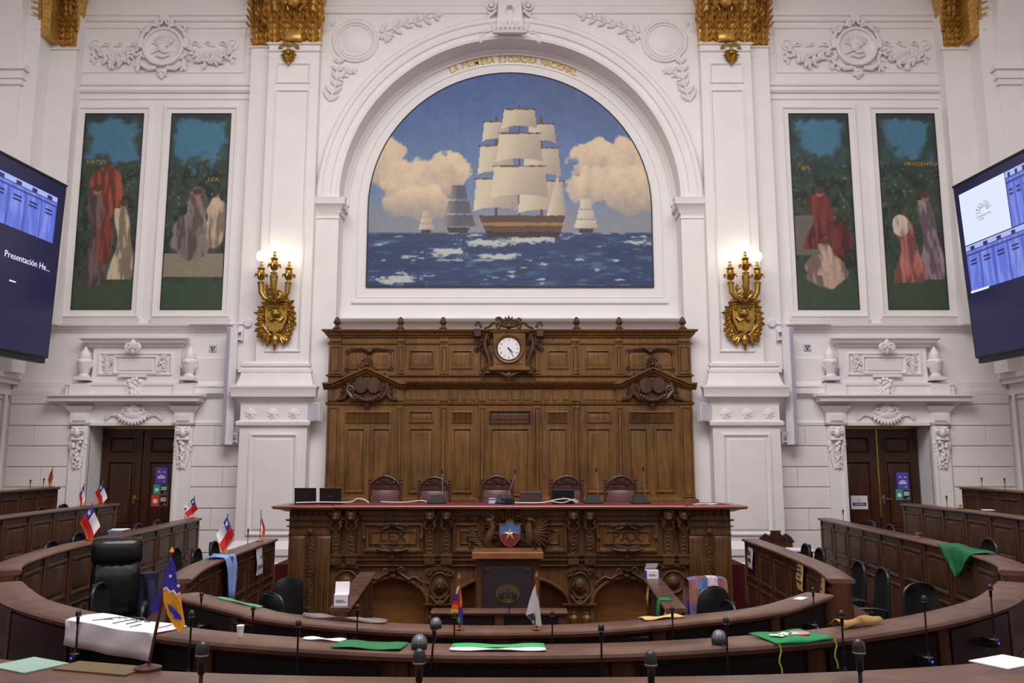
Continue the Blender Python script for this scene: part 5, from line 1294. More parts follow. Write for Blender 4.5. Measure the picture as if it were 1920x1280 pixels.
# ------------------------------------------------------------------ presidential chairs
def make_throne():
    t = thing('rostrum_chair', '', 'chair', (0, 0, 0))
    def b(w, n, m, sm_=40): return w.build(n, m, t, sm_, True)
    for s in (-1, 1):
        w = MB(); w.cbox(s*.26, s*.31, .2, .26, .0, 1.2, .008); w.lathe([(.025, 0), (.035, .02), (.025, .04), (.036, .06), (.03, .08), (.005, .09)], (s*.285, .23, 1.2), 10); b(w, 'post', M['chairwood'])
        w = MB(); w.cbox(s*.25, s*.3, -.3, -.24, 0, .62, .008); b(w, 'leg', M['chairwood'])
        w = MB(); w.cbox(s*.245, s*.315, -.32, .22, .62, .67, .015); b(w, 'armrest', M['chairwood'])
    w = MB(); w.cbox(-.26, .26, .205, .25, .55, .62, .008); b(w, 'back_rail', M['chairwood']); w = MB(); w.cbox(-.26, .26, .205, .25, 1.1, 1.17, .008)
    n = 14; w.loft([[(-.25+.5*k/n, .21, 1.16), (-.25+.5*k/n, .25, 1.16), (-.25+.5*k/n, .25, 1.19+.15*math.sin(PI*k/n)**.7), (-.25+.5*k/n, .21, 1.19+.15*math.sin(PI*k/n)**.7)] for k in range(n+1)])
    w.cbox(-.07, .07, .2, .255, 1.31, 1.36, .012)
    b(w, 'crest_rail', M['chairwood'])
    w = MB()
    w.tube([(-.25+.5*k/n, .2, 1.18+.15*math.sin(PI*k/n)**.7) for k in range(n+1)], .016, 6); w.rosette(0, .205, 1.24, .06, 6, .02)
    for s in (-1, 1):
        w.scroll(s*.11, .2, 1.23, .05, 1.3, s, PI, .012); w.leaf(s*.08, 1.22, (0 if s > 0 else PI), .13, .06, .205, .02)
    b(w, 'crest_carving', M['chairwood'])
    w = MB(); 
    for k in range(9):
        pass
    P_ = []
    for j in range(9):
        v = j/8.0; P_.append([(-.235+.47*i/8.0, .2-.05*(math.sin(PI*i/8.0)*math.sin(PI*v))**.5, .62+.48*v) for i in range(9)])
    w.loft(P_, False, False); b(w, 'back_cushion', M['leather_red'], 60)
    w = MB(); w.cbox(-.27, .27, -.3, .22, .4, .5, .03); b(w, 'seat_cushion', M['leather_red'])
    return t
th = make_throne()
TH = [(719, 889, 'first from the black laptops'), (812.5, 891, 'behind a black mic unit and long gooseneck'), (931, 889, 'behind the compact camera'), (1064, 889, 'behind the black open laptop'), (1166.5, 889, 'nearest the loose papers')]
for i, (px, py, lb) in enumerate(TH):
    o = th if i == 0 else copy_tree(th); Yc = 15.55
    o.location = (X(px, 915, Yc), Yc, .95); o['label'] = 'maroon leather carved chair at the rostrum, '+lb; o['group'] = 'carved chairs behind the rostrum'
    k = (Z(py, Yc+.2)-.95)/1.36; o.scale = (1.0, 1, k)

# ------------------------------------------------------------------ things on the rostrum
def at_top(px, py): return onZ(px, py, ZR+.004)
ZD = ZR+.005
def laptop(px, wpx, hpx, col, label, Yl=14.05):
    wd = wpx*Yl/FPX/1.02; q = Vector((X(px, 935, Yl), Yl, ZD)); ht = hpx*Yl/FPX/1.0
    t = thing('laptop', label, 'laptop', tuple(q), 0, 'laptops on the rostrum')
    w = MB(); w.cbox(-wd/2, wd/2, 0, .25, 0, .018, .004); w.build('keyboard_base', col, t, 0, True)
    w = MB(); w.cbox(-wd/2, wd/2, -.012, .0, 0, ht, .006, 0, Matrix.Rotation(math.radians(8), 4, 'X')); w.build('lid', col, t, 0, True)
    w = MB(); w.box(-.03, .03, -.016, -.011, ht*.48, ht*.51, 0, Matrix.Rotation(math.radians(8), 4, 'X')); w.build('lid_badge', M['metal'], t, 0, True)
laptop(573, 41, 30, M['black'], 'black laptop at the very end of the rostrum')
laptop(620, 41, 30, M['black'], 'black laptop beside the first carved chair')
laptop(994.5, 42, 23, plain('brown_grey_laptop', (78, 62, 64), .4), 'brown-grey laptop between two carved chairs')
laptop(1056, 41, 27, M['black'], 'black laptop with white cables in front of a carved chair')
def mic_unit(px, head, label, Yl=14.25):
    q = Vector((X(px, 933, Yl), Yl, ZD)); hd = onY(head[0], head[1], Yl+.12)
    t = thing('rostrum_microphone', label, 'microphone', tuple(q), 0, 'gooseneck microphones on the rostrum')
    w = MB(); w.cbox(-.16, .16, -.1, .1, 0, .03, .008); w.build('base_plate', M['plastic'], t, 0, True)
    w = MB(); w.loft([[(-.12, -.03, .03), (.12, -.03, .03), (.12, .08, .03), (-.12, .08, .03)], [(-.115, .0, .14), (.115, .0, .14), (.115, .06, .14), (-.115, .06, .14)]]); w.build('console', M['black'], t, 0, True)
    e = hd-q; s0 = Vector((.08 if e.x > 0 else -.08, .06, .03))
    w = MB(); w.tube([s0, s0+Vector((.01, .02, .2)), e-Vector((0, 0, .05)), e], .006, 6); w.build('gooseneck', M['metal'], t, 40, True)
    w = MB(); w.tube([e-Vector((0, 0, .03)), e+Vector((0, -.01, .04))], [.011, .014], 8); w.build('capsule', M['plastic'], t, 40, True)
mic_unit(819, (829, 885), 'gooseneck microphone in front of the second carved chair')
mic_unit(946, (966, 885), 'gooseneck microphone beside the compact camera')
mic_unit(1112, (1118, 882), 'gooseneck microphone between the open laptop and the last chair')
mic_unit(1201, (1206, 880), 'gooseneck microphone closest to the loose papers')
q = Vector((X(952, 933, 14.0), 14.0, ZD)); t = thing('compact_camera', 'small black camera lying on the rostrum', 'camera', tuple(q))
w = MB(); w.cbox(-.11, .11, -.03, .03, 0, .1, .01); w.cbox(-.03, .03, -.03, .03, .1, .125, .008); w.build('body', M['plastic'], t, 0, True)
w = MB(); w.tube([(0, -.02, .05), (0, -.07, .05)], .04, 14); w.build('lens', M['black'], t, 40, True)
w = MB(); w.cbox(-.1, .1, -.032, .032, .1, .106, .002); w.cbox(-.08, -.05, -.015, .015, .1, .125, .004); w.build('top_plate', M['metal'], t, 0, True)
q = Vector((X(923, 936, 14.2), 14.2, ZD)); t = thing('tissue_box', 'small blue and grey box near the compact camera', 'box', tuple(q))
w = MB(); w.cbox(-.06, .06, -.04, .04, 0, .09, .006); w.build('carton', M['greyplastic'], t, 0, True)
w = MB(); w.cbox(-.062, .062, -.042, .042, .06, .085, .004); w.build('band', flat('print_blue', (70, 76, 190)), t, 0, True)
def cable(pxs, mat, r, label, z0=ZD):
    pts = []
    for px, py in pxs:
        Yl = 13.78; z = max(Z(py, Yl), z0+r); pts.append(Vector((X(px, py, Yl), Yl+.0, z)))
    # smooth
    P_ = []
    for i in range(len(pts)-1):
        p0, p1, p2, p3 = pts[max(i-1, 0)], pts[i], pts[i+1], pts[min(i+2, len(pts)-1)]
        for k in range(6):
            u = k/6.0; P_.append(.5*((2*p1)+(p2-p0)*u+(2*p0-5*p1+4*p2-p3)*u*u+(3*p1-p0-3*p2+p3)*u**3))
    P_.append(pts[-1]); w = MB(); w.tube(P_, r, 6); o = w.build('cable', mat, None, 40, label=label, cat='cable', group='cables on the rostrum')
cable([(555, 942), (600, 941), (655, 941), (668, 935), (682, 936), (692, 942)], M['cable_white'], .01, 'white cable beside the two black laptops')
cable([(714, 940), (730, 941), (760, 941), (790, 938), (800, 941)], M['cable_white'], .009, 'white cable in front of the second carved chair')
cable([(908, 942), (918, 937), (930, 937), (945, 942)], M['cable_blue'], .008, 'blue cable by the small blue box')
cable([(965, 942), (1015, 942), (1045, 936), (1065, 935), (1080, 941), (1081, 942)], M['cable_white'], .01, 'white cable arching in front of the open laptop')
cable([(1030, 939), (1055, 942), (1075, 936), (1085, 941)], M['cable_white'], .008, 'thin white cable crossing under the arching one')
q = onZ(1297, 941, ZD); w = MB()
for k in range(4):
    a = rnd.uniform(-.3, .3); w.box(-.15, .15, -.1, .1, .004*k, .004*k+.003, 0, Matrix.Translation((q.x+.03*k, 13.95, ZD)) @ Matrix.Rotation(a, 4, 'Z'))
w.build('paper_stack', M['paper'], None, 0, label='loose white papers on the rostrum end', cat='papers')

# ------------------------------------------------------------------ lectern
YL = 12.9
def lx(p, y=1090): return X(p, y, YL)
def lz(p): return Z(p, YL)
lec = thing('lectern', 'wooden lectern with a dark acrylic front bearing an oval seal', 'lectern', (lx(952), YL, 0))
w = MB(); w.box(lx(892), lx(1012), YL, YL+.55, .0, lz(1046)); w.build('body', M['bench'], lec, 0)
w = MB(); w.cbox(lx(885), lx(1019), YL-.1, YL+.6, lz(1047), lz(1034), .01); w.build('top_board', M['desktop'], lec, 0)
w = MB(); w.cbox(lx(908), lx(997), YL-.05, YL-.035, .25, lz(1061), .005); w.build('acrylic_panel', plain('smoked_acrylic', (52, 46, 50), .22, 0, .05, 3), lec, 0)
for p in (914, 990):
    w = MB(); q = onY(p, 1067, YL-.05); w.tube([(q.x, YL-.0, q.z), (q.x, YL-.07, q.z)], .022, 12); w.build('stand_off_bolt', M['metal'], lec)
q = onY(952, 1113, YL-.052); w = MB()
w.lathe([(.18, 0), (.18, .006), (.005, .006)], (0, 0, 0), 32, 0, Matrix.Translation((q.x, YL-.05, q.z)) @ Matrix.Rotation(PI/2, 4, 'X'), 1, .76)
sl = w.build('oval_seal', plain('seal_bronze', (92, 78, 38), .4, .3, .2, 30), lec)
w = MB()
for s in (-1, 1):
    w.tube([(q.x+s*.09, YL-.062, q.z-.05), (q.x+s*.1, YL-.064, q.z+.0), (q.x+s*.07, YL-.062, q.z+.05)], [.03, .035, .018], 6)
    for k in range(3): w.leaf(q.x+s*.08, q.z-.06+.02*k, (0 if s > 0 else PI)+s*(.5-.5*k), .07, .03, YL-.056, .01)
w.cbox(q.x-.04, q.x+.04, YL-.066, YL-.05, q.z-.05, q.z+.04, .005); w.leaf(q.x, q.z+.03, PI/2, .06, .05, YL-.056, .012)
w.build('seal_crest', M['ink'], sl)
# gooseneck on the lectern
q0 = Vector((lx(1005, 1034), YL+.3, lz(1034))); q1 = onY(968, 1003, YL+.1)
t = thing('lectern_microphone', 'thin silver gooseneck microphone on the lectern', 'microphone', tuple(q0))
w = MB(); w.tube([Vector((0, 0, 0)), Vector((-.02, 0, .05)), q1-q0], .005, 6); w.build('gooseneck', M['metal'], t, 40, True)
w = MB(); e = q1-q0; w.tube([e, e+Vector((-.05, -.02, .04))], [.008, .012], 8); w.build('capsule', M['plastic'], t, 40, True)
w = MB(); w.lathe([(.03, -.005), (.03, .015), (.012, .025)], (0, 0, 0), 12); w.build('socket', M['plastic'], t, 40, True)
# ------------------------------------------------------------------ benches
def smooth_path(pts, step=.12):
    pts = [Vector((p[0], p[1], 0)) for p in pts]; P_ = []
    for i in range(len(pts)-1):
        p0 = pts[i-1] if i else pts[0]*2-pts[1]; p1, p2 = pts[i], pts[i+1]; p3 = pts[i+2] if i+2 < len(pts) else pts[-1]*2-pts[-2]
        for k in range(12):
            u = k/12.0; P_.append(.5*((2*p1)+(p2-p0)*u+(2*p0-5*p1+4*p2-p3)*u*u+(3*p1-p0-3*p2+p3)*u**3))
    P_.append(pts[-1])
    L = [0]
    for a, b in zip(P_, P_[1:]): L.append(L[-1]+(b-a).length)
    n = max(2, int(L[-1]/step)+1); out = []; j = 0
    for k in range(n):
        d = L[-1]*k/(n-1)
        while j < len(L)-2 and L[j+1] < d: j += 1
        f = (d-L[j])/max(L[j+1]-L[j], 1e-9); out.append(P_[j].lerp(P_[j+1], f))
    return out, L[-1]
class Row:
    def __init__(s, pts, z, base, floorz, out_from=(0, 9.6)):
        s.P, s.L = smooth_path(pts); s.z = z; s.base = base; s.floorz = floorz; n = len(s.P); s.N = []; s.T = []
        for i in range(n):
            t = (s.P[min(i+1, n-1)]-s.P[max(i-1, 0)]).normalized(); o = Vector((t.y, -t.x, 0))
            c = s.P[i]-Vector((*out_from, 0))
            if c.y > 0: c.y *= .1
            if o.dot(c) < 0: o = -o
            s.N.append(o); s.T.append(t)
    def at(s, d):
        f = d/s.L*(len(s.P)-1); i = min(int(f), len(s.P)-2); u = f-i
        return s.P[i].lerp(s.P[i+1], u), s.N[i].lerp(s.N[i+1], u).normalized()
    def sweep(s, w, prof, mi=0): w.loft([[(p.x+n.x*o, p.y+n.y*o, z) for o, z in prof] for p, n in zip(s.P, s.N)], True, True, mi); return w
    def frameM(s, d):
        p, o = s.at(d); x = o.cross(Vector((0, 0, 1))); M_ = Matrix(((x.x, o.x, 0, p.x), (x.y, o.y, 0, p.y), (0, 0, 1, 0), (0, 0, 0, 1))); return M_
    def dist(s, q):
        i = min(range(len(s.P)), key=lambda k: (s.P[k].x-q.x)**2+(s.P[k].y-q.y)**2); return (Vector((q.x, q.y, 0))-s.P[i]).dot(s.N[i]), i
    def behind(s, px, py, off):
        'point on the pixel ray that stands off metres behind the ledge front'
        r = Vector(ray(px, py)); best = None
        for k in range(40, 1000):
            t = k*.02; q = Vector((0, 0, EYE))+r*t; d, i = s.dist(q); e = abs(d-off)+(5 if abs((Vector((q.x, q.y, 0))-s.P[i]).length-abs(d)) > .3 else 0)
            if best is None or e < best[0]: best = (e, q)
        return best[1]
def bench(row, label, pw=.82, seat=1.12, rear=True, LW=.22, group='curved wooden benches of the chamber', hi=None):
    mid = row.P[len(row.P)//2]
    t = thing('bench', label, 'bench', (mid.x, mid.y, row.base), 0, group); z = row.z
    w = MB(); row.sweep(w, [(-.03, z-.04), (-.04, z-.022), (-.034, z-.006), (-.02, z), (LW-.01, z), (LW+.004, z-.006), (LW+.01, z-.022), (LW, z-.045), (.0, z-.05)]); w.build('ledge', M['ledge'], t, 40)
    w = MB(); row.sweep(w, [(.02, row.base), (LW-.06, row.base), (LW-.06, z-.045), (.02, z-.045)]); w.build('carcass', M['bench'], t, 30)
    n = max(1, round(row.L/pw)); ww = row.L/n; hw = ww/2-.045
    def pan_(z0, z1):
        m = MB(); m.rectframe(-hw+.03, hw-.03, z0, z1, .02, [(0, 0), (0, .014), (.012, .022), (.035, .018), (.045, .004), (.055, -.0), (.09, .012), (.095, .012)]); m.box(-hw+.12, hw-.12, .008, .03, z0+.09, z1-.09); return m
    zu0, zu1 = z-.58, z-.13
    zl0, zl1 = row.base+.1, z-.66
    me = [pan_(zu0, zu1).mesh('panel', M['bench'], (0, 0, 0), 30)]
    if zl1-zl0 > .25: me.append(pan_(zl0, zl1).mesh('panel', M['bench'], (0, 0, 0), 30))
    off = WOFF[t.name]
    for k in range(n):
        Mx = Matrix.Translation(-off) @ row.frameM(ww*(k+.5))
        for m_ in me:
            o = bpy.data.objects.new('panel', m_); COL.objects.link(o); o.parent = t; o.matrix_local = Mx
    st = MB(); st.cbox(-.035, .035, .002, .03, row.base, z-.05, .006); sm_ = st.mesh('stile', M['bench'], (0, 0, 0), 0)
    for k in range(n+1):
        Mx = Matrix.Translation(-off) @ row.frameM(min(max(ww*k, .04), row.L-.04)); o = bpy.data.objects.new('stile', sm_); COL.objects.link(o); o.parent = t; o.matrix_local = Mx
    if rear:
        zd = max(z-.42, row.floorz+.3)
        w = MB(); row.sweep(w, [(LW-.07, zd-.03), (LW-.07, zd), (LW+.2, zd), (LW+.22, zd-.015), (LW+.2, zd-.03)]); w.build('writing_desk', M['bench'], t, 40)
        n = max(1, round(row.L/seat)); ww = row.L/n
        m = MB(); m.cbox(-ww/2+.075, ww/2-.075, LW-.062, LW-.045, zd+.002, z-.075, .004); mm = m.mesh('inset_panel', M['black'], (0, 0, 0), 0)
        m = MB(); m.cbox(-ww/2+.06, ww/2-.06, LW-.062, LW-.045, row.floorz+.1, zd-.05, .004); mk = m.mesh('knee_panel', M['bench'], (0, 0, 0), 0)
        for k in range(n):
            Mx = Matrix.Translation(-off) @ row.frameM(ww*(k+.5))
            for nm, m_ in (('inset_panel', mm), ('knee_panel', mk)):
                o = bpy.data.objects.new(nm, m_); COL.objects.link(o); o.parent = t; o.matrix_local = Mx
        m = MB(); prof = [(LW-.062, row.floorz), (LW+.06, row.floorz), (LW+.14, zd-.03), (LW-.062, zd-.03)]
        m.loft([[(x, a, b) for a, b in prof] for x in (-.025, .025)])
        m.loft([[(x, a, b) for a, b in ((LW-.062, zd), (LW-.02, zd), (LW-.03, z-.05), (LW-.062, z-.05))] for x in (-.06, .06)])
        me_ = m.mesh('divider', M['bench'], (0, 0, 0), 0)
        for k in range(n+1):
            Mx = Matrix.Translation(-off) @ row.frameM(min(max(ww*k, .06), row.L-.06)); o = bpy.data.objects.new('divider', me_); COL.objects.link(o); o.parent = t; o.matrix_local = Mx
    return t
def mir(p): return [(-x, y) for x, y in p]
pD = [(3.30, 8.9), (3.48, 9.8), (3.58, 10.8), (3.66, 12.2), (3.72, 13.7)]
pE = [(4.52, 7.95), (4.80, 8.5), (5.05, 9.43), (5.20, 10.4), (5.30, 11.6), (5.42, 13.0), (5.66, 15.7)]
pF = [(6.1, 9.0), (6.4, 10.0), (6.64, 11.2), (6.84, 13.0), (7.0, 15.3)]
pG = [(7.95, 12.7), (8.15, 13.95), (8.55, 16.2)]
pC = [(-2.88, 7.96), (-2.07, 7.15), (-1.72, 6.82), (-1.01, 6.48), (-.41, 6.35), (0, 6.335), (.56, 6.41), (1.24, 6.70), (2.03, 7.15), (2.74, 7.97)]
hB = [(.6, 4.735), (1.25, 4.90), (1.83, 5.13), (2.6, 5.60), (3.3, 6.2), (3.75, 6.75), (4.08, 7.2)]
pB = mir(hB)[::-1]+[(0, 4.69)]+hB
hA = [(1.0, 2.92), (1.9, 3.15), (2.8, 3.6), (3.7, 4.3), (4.6, 5.2), (5.3, 6.4)]
pA = mir(hA)[::-1]+[(0, 2.86)]+hA
RC = Row(pC, 1.47, 0.0, .3); RB = Row(pB, 1.67, .3, .5); RA = Row(pA, 1.935, .5, .75)
RDl = Row(mir(pD), 1.47, 0, .3); RDr = Row(pD, 1.47, 0, .3); REl = Row(mir(pE), 1.67, .3, .5); REr = Row(pE, 1.67, .3, .5)
RFl = Row(mir(pF), 1.95, .5, .75); RFr = Row(pF, 1.95, .5, .75); RGl = Row(mir(pG), 2.215, .75, 1.0); RGr = Row(pG, 2.215, .75, 1.0)
bench(RC, 'innermost curved bench facing the lectern with dome microphones near its middle')
bench(RB, 'second curved bench draped with green scarves and a long white paper')
bench(RA, 'outer curved bench behind the row draped with green scarves')
bench(RDl, 'straight bench by the rostrum with a blue cloth hanging over it')
bench(RDr, 'straight bench by the rostrum with yellow papers taped to its front')
bench(REl, 'bench by the VIRTVS side door with the black leather armchair against it')
bench(REr, 'bench by the PRVDENTIA side door with a green cloth over its ledge')
bench(RFl, 'second row bench below the VIRTVS screen with two small flags')
bench(RFr, 'second row bench hiding part of the PRVDENTIA side door')
bench(RGl, 'outermost bench below the VIRTVS screen with one faded flag')
bench(RGr, 'outermost bench below the PRVDENTIA screen')
# clerks' benches and table in the well
RSl = Row([(-1.81, 9.72), (-2.03, 12.9)], 1.05, 0, 0, (0, 20)); RSr = Row([(1.76, 9.68), (1.93, 12.3)], 1.05, 0, 0, (0, 20))
bench(RSl, 'low narrow bench in the well carrying a white carton at its end', LW=.2, seat=1.5, rear=False, group='low benches in the well')
bench(RSr, 'low narrow bench in the well with kraft papers and a green scarf', LW=.2, seat=1.5, rear=False, group='low benches in the well')
RT = Row([(X(811, 1143, 11.35), 11.35), (X(1062, 1143, 11.35), 11.35)], .78, 0, 0, (0, 20))
bench(RT, 'small clerks table directly before the lectern', LW=.24, seat=.86, group='low benches in the well')
# tiers
def tier(rows_pts, z, zb):
    w = MB(); P_, L_ = smooth_path(rows_pts, .3); r = Row(rows_pts, z, 0, 0)
    w.loft([[(p.x+n.x*.17, p.y+n.y*.17, zb), (p.x+n.x*.17, p.y+n.y*.17, z), (p.x+n.x*1.62, p.y+n.y*1.62, z), (p.x+n.x*1.62, p.y+n.y*1.62, zb)] for p, n in zip(r.P, r.N)]); w.build('tier_step', M['carpet'], floor, 30)
full1 = mir(pD)[::-1]+[(-2.98, 8.1)]+pC[1:-1]+[(2.9, 8.1)]+pD
full2 = mir(pE)[::-1]+pB[1:-1]+pE
full3 = mir(pF)[::-1]+pA[1:-1]+pF
full4 = mir(pG)[::-1]+[(-6.2, 8.2), (-5.6, 6.4), (-4.4, 4.4), (-2.6, 2.4), (0, 1.5), (2.6, 2.4), (4.4, 4.4), (5.6, 6.4), (6.2, 8.2)]+pG
tier(full1, .3, -.02); tier(full2, .5, -.02); tier(full3, .75, -.02); tier(full4, 1.0, -.02)
for s in (-1, 1):
    w = MB(); w.box(s*9.3, s*10.45, 8, 17.4, -.02, 1.0); w.build('tier_step', M['carpet'], floor, 0)
# ------------------------------------------------------------------ office chairs
def make_office():
    t = thing('office_chair', '', 'chair', (0, 0, 0))
    def b(w, n, m, sm_=50, par=None): return w.build(n, m, par or t, sm_, True)
    w = MB(); rings = []
    for j in range(9):                                   # backrest shell, curved and rounded at the top
        v = j/8.0; z = .52+.6*v; hw = .235*(1-.12*v)*(1 if v < .8 else math.sqrt(max(1-((v-.8)/.2)**2*.75, .05)))
        row_ = []
        for i in range(9):
            u = -1+2*i/8.0; row_.append((hw*u, .23+.06*v-.05*(1-u*u)*-1-.06, z))
        rings.append([(x, y+.0, z) for x, y, z in row_]+[(x, y+.035, z) for x, y, z in reversed(row_)])
    w.loft(rings); b(w, 'backrest', M['fabric'])
    w = MB(); rim = [(-.2*math.cos(PI*k/12), .24, 1.0+.13*math.sin(PI*k/12)) for k in range(13)]; w.tube([(-.225, .21, .6)]+rim+[(.225, .21, .6)], .016, 6); b(w, 'back_frame', M['plastic'])
    w = MB(); w.loft([[(x*k, y*k, z) for x, y in ((-.24, -.2), (-.2, -.26), (.2, -.26), (.24, -.2), (.23, .18), (.18, .23), (-.18, .23), (-.23, .18))] for z, k in ((.41, .9), (.43, 1), (.47, 1), (.49, .93))]); b(w, 'seat', M['fabric'])
    for s in (-1, 1):
        w = MB(); w.tube([(s*.25, .12, .44), (s*.3, .14, .5), (s*.3, .16, .66), (s*.3, .05, .68), (s*.29, -.14, .68), (s*.28, -.19, .64)], .02, 8); b(w, 'armrest', M['plastic'])
    w = MB(); w.tube([(0, .1, .42), (0, .24, .44), (0, .25, .58)], .022, 6); w.lathe([(.05, .06), (.03, .1), (.03, .3), (.05, .32), (.12, .4), (.12, .42)], (0, 0, 0), 12); b(w, 'column', M['plastic'])
    w = MB()
    for k in range(5):
        a = 2*PI*k/5+.3; w.tube([(0, 0, .1), (.14*math.cos(a), .14*math.sin(a), .09), (.28*math.cos(a), .28*math.sin(a), .065)], [.03, .024, .018], 6)
    b(w, 'star_base', M['plastic'])
    for k in range(5):
        a = 2*PI*k/5+.3; w = MB(); w.tube([(.28*math.cos(a)-.018*math.sin(a), .28*math.sin(a)+.018*math.cos(a), .03), (.28*math.cos(a)+.018*math.sin(a), .28*math.sin(a)-.018*math.cos(a), .03)], .03, 10); b(w, 'caster', M['plastic'])
    return t
oc = make_office(); first = [True]
def office(px, py, ztop, floorz, face, label):
    q = onZ(px, py, ztop); k = (ztop-floorz)/1.125
    o = oc if first[0] else copy_tree(oc); first[0] = False
    d = Vector((face[0]-q.x, face[1]-q.y, 0)).normalized(); rz = math.atan2(d.x, -d.y)
    bk = Matrix.Rotation(rz, 3, 'Z') @ Vector((0, .25, 0))
    o.location = (q.x-bk.x, q.y-bk.y, floorz); o.rotation_euler = (0, 0, rz); o.scale = (1, 1, k)
    o['label'] = label; o['group'] = 'black office chairs of the chamber'; return o
def office_row(row, px, py, label, off=.96, turn=0.0, slide=0.0):
    'chair drawn up behind a bench: its back stands off metres behind the ledge front'
    e = row.behind(px, py, off); _, i = row.dist(e); n_ = row.N[i]; T_ = row.T[i]
    sl = min(max((Vector((e.x, e.y, 0))-row.P[i]).dot(T_), -.4), .4)+slide
    p = row.P[i]+T_*sl+n_*(off-.25); k = min(max((e.z-row.floorz)/1.125, .88), 1.06)
    global first
    o = oc if first[0] else copy_tree(oc); first[0] = False
    o.location = (p.x, p.y, row.floorz); o.rotation_euler = (0, 0, math.atan2(-n_.x, n_.y)+turn); o.scale = (1, 1, k)
    o['label'] = label; o['group'] = 'black office chairs of the chamber'; return o
office_row(RDr, 1612, 1053, 'black office chair beside the tall-backed one behind the yellow papers bench')
office_row(RDr, 1656, 1066, 'tall black office chair nearest the end of the yellow papers bench')
office(1722, 1093, 1.36, .3, (6, 3), 'black office chair tucked against the bench with the green cloth')
office_row(RDr, 1512, 1020, 'small black chair beside the white side table')
office_row(RDr, 1538, 1028, 'black chair by the far end of the green cloth bench')
office_row(REr, 1634, 976, 'black chair top behind the bench near the SALIDA paper')
office_row(REr, 1671, 984, 'black chair top next to the second row bench end')
office_row(REr, 1856, 1011, 'black chair behind the green cloth on the bench')
office_row(RDl, 262, 1068, 'black office chair beside the black leather armchair', slide=-1.22)
office_row(RDl, 395, 1017, 'black office chair behind the bench with the blue cloth, by the white flag', slide=0.16)
office_row(RDl, 374, 1027, 'black office chair behind the bench with the blue cloth, in the middle', slide=-0.14)
office_row(RDl, 329, 1014, 'black office chair leaning between the two flagged benches')
office_row(REl, 105, 1013, 'black chair behind the leather armchair bench, beside the flag with gold fringe', slide=-0.15)
office_row(REl, 140, 1000, 'black chair close behind the flag with gold fringe', slide=0.12)
office_row(REl, 273, 979, 'black chair in front of the door stickers', slide=-0.42)
office_row(REl, 309, 974, 'black chair at the edge of the stickered door', slide=0.22)
office_row(RFl, 75, 952, 'black chair behind the two-flag bench, further from the door')
office_row(RFl, 119, 946, 'black chair behind the two-flag bench, closer to the door')
office(543, 1083, 1.1, 0, (-4.4, 13.5), 'black office chair against the fluted end of the rostrum')
office(508, 1112, 1.08, 0, (-2, 12), 'black office chair between the blue cloth bench and the rostrum')
office(455, 1128, 1.07, 0, (3, 12), 'black office chair below the hanging blue cloth')
office(1338, 1101, 1.15, 0, (1.2, 14), 'black office chair standing before the plaid blanket')
office(1366, 1127, 1.05, 0, (-3, 9), 'low black chair next to the plaid blanket chair')
# chair under a plaid blanket
bc = office(1322, 1085, 1.06, 0, (2.2, 15), 'black office chair covered by a plaid wool blanket')
bl = MB(); cols = [(112, 92, 150), (92, 120, 188), (190, 186, 196), (150, 102, 96), (124, 70, 66), (206, 178, 184)]
pr = [(-.30, .55), (-.30, .75), (-.295, .95), (-.27, 1.09), (-.22, 1.15), (-.12, 1.17)]
Rz = Matrix.Translation(bc.location) @ Matrix.Rotation(bc.rotation_euler.z, 4, 'Z') @ Matrix.Diagonal((1, 1, bc.scale.z, 1))
n = 12; G = []
vv = [(.125, .53), (.125, .64), (.13, .8), (.14, 1.0), (.16, 1.14), (.25, 1.175), (.345, 1.15), (.36, 1.0), (.36, .8), (.36, .62)]
for (y, z) in vv: G.append([(-.28+.56*i/n, y+.012*math.sin(i*1.3+z*9), z-.03*abs(-1+2*i/n)**3*(1 if z > 1 else 0)) for i in range(n+1)])
for j in range(len(vv)-1):
    for i in range(n):
        ci = ((j//2)*3+(i//3)*2) % 6; bl.add([G[j][i], G[j][i+1], G[j+1][i+1], G[j+1][i]], [(0, 1, 2, 3)], ci, Rz)
bl.build('plaid_blanket', [plain('wool_%d' % i, c, .95, 0, .25, 60, .3) for i, c in enumerate(cols)], None, 60, label='plaid wool blanket in blue, violet and rose squares over a chair', cat='blanket', recalc=False)
# black leather armchair
t = thing('leather_armchair', 'large black leather armchair with a padded headrest', 'armchair', (-4.62, 10.15, .3), math.radians(22))
def lb(w, n, m, s_=50): return w.build(n, m, t, s_, True)
def cushion(w, cx, cz, hw, hh, y, th, bulge):
    rings = []
    for j in range(9):
        v = -1+j/4.0; e = (1-abs(v)**4)**.5 if abs(v) < 1 else 0
        a = [(cx+hw*u*(.9+.1*e), y-bulge*max(1-u**4, 0)**.5*max(e, .15)-.014*math.sin(u*15+v*2)*e*(1 if hh > .2 else .3), cz+hh*v) for u in [-1+k/5.0 for k in range(11)]]
        rings.append(a+[(x, y+th, z) for x, _, z in reversed(a)])
    w.loft(rings)
w = MB(); cushion(w, 0, .86, .27, .32, .18, .1, .09); lb(w, 'backrest', M['leather_black'])
w = MB(); cushion(w, 0, 1.31, .28, .15, .19, .1, .12); lb(w, 'headrest', M['leather_black'])
w = MB(); w.loft([[(x*k, y*k-.05, z) for x, y in ((-.29, -.25), (-.24, -.31), (.24, -.31), (.29, -.25), (.28, .23), (.22, .28), (-.22, .28), (-.28, .23))] for z, k in ((.4, .92), (.44, 1), (.52, 1), (.56, .9))]); lb(w, 'seat', M['leather_black'])
for s in (-1, 1):
    w = MB(); w.tube([(s*.3, .15, .44), (s*.33, .16, .6), (s*.33, .08, .7), (s*.33, -.2, .7), (s*.32, -.27, .62), (s*.3, -.25, .45)], [.03, .03, .04, .04, .03, .025], 8); lb(w, 'armrest', M['plastic'])
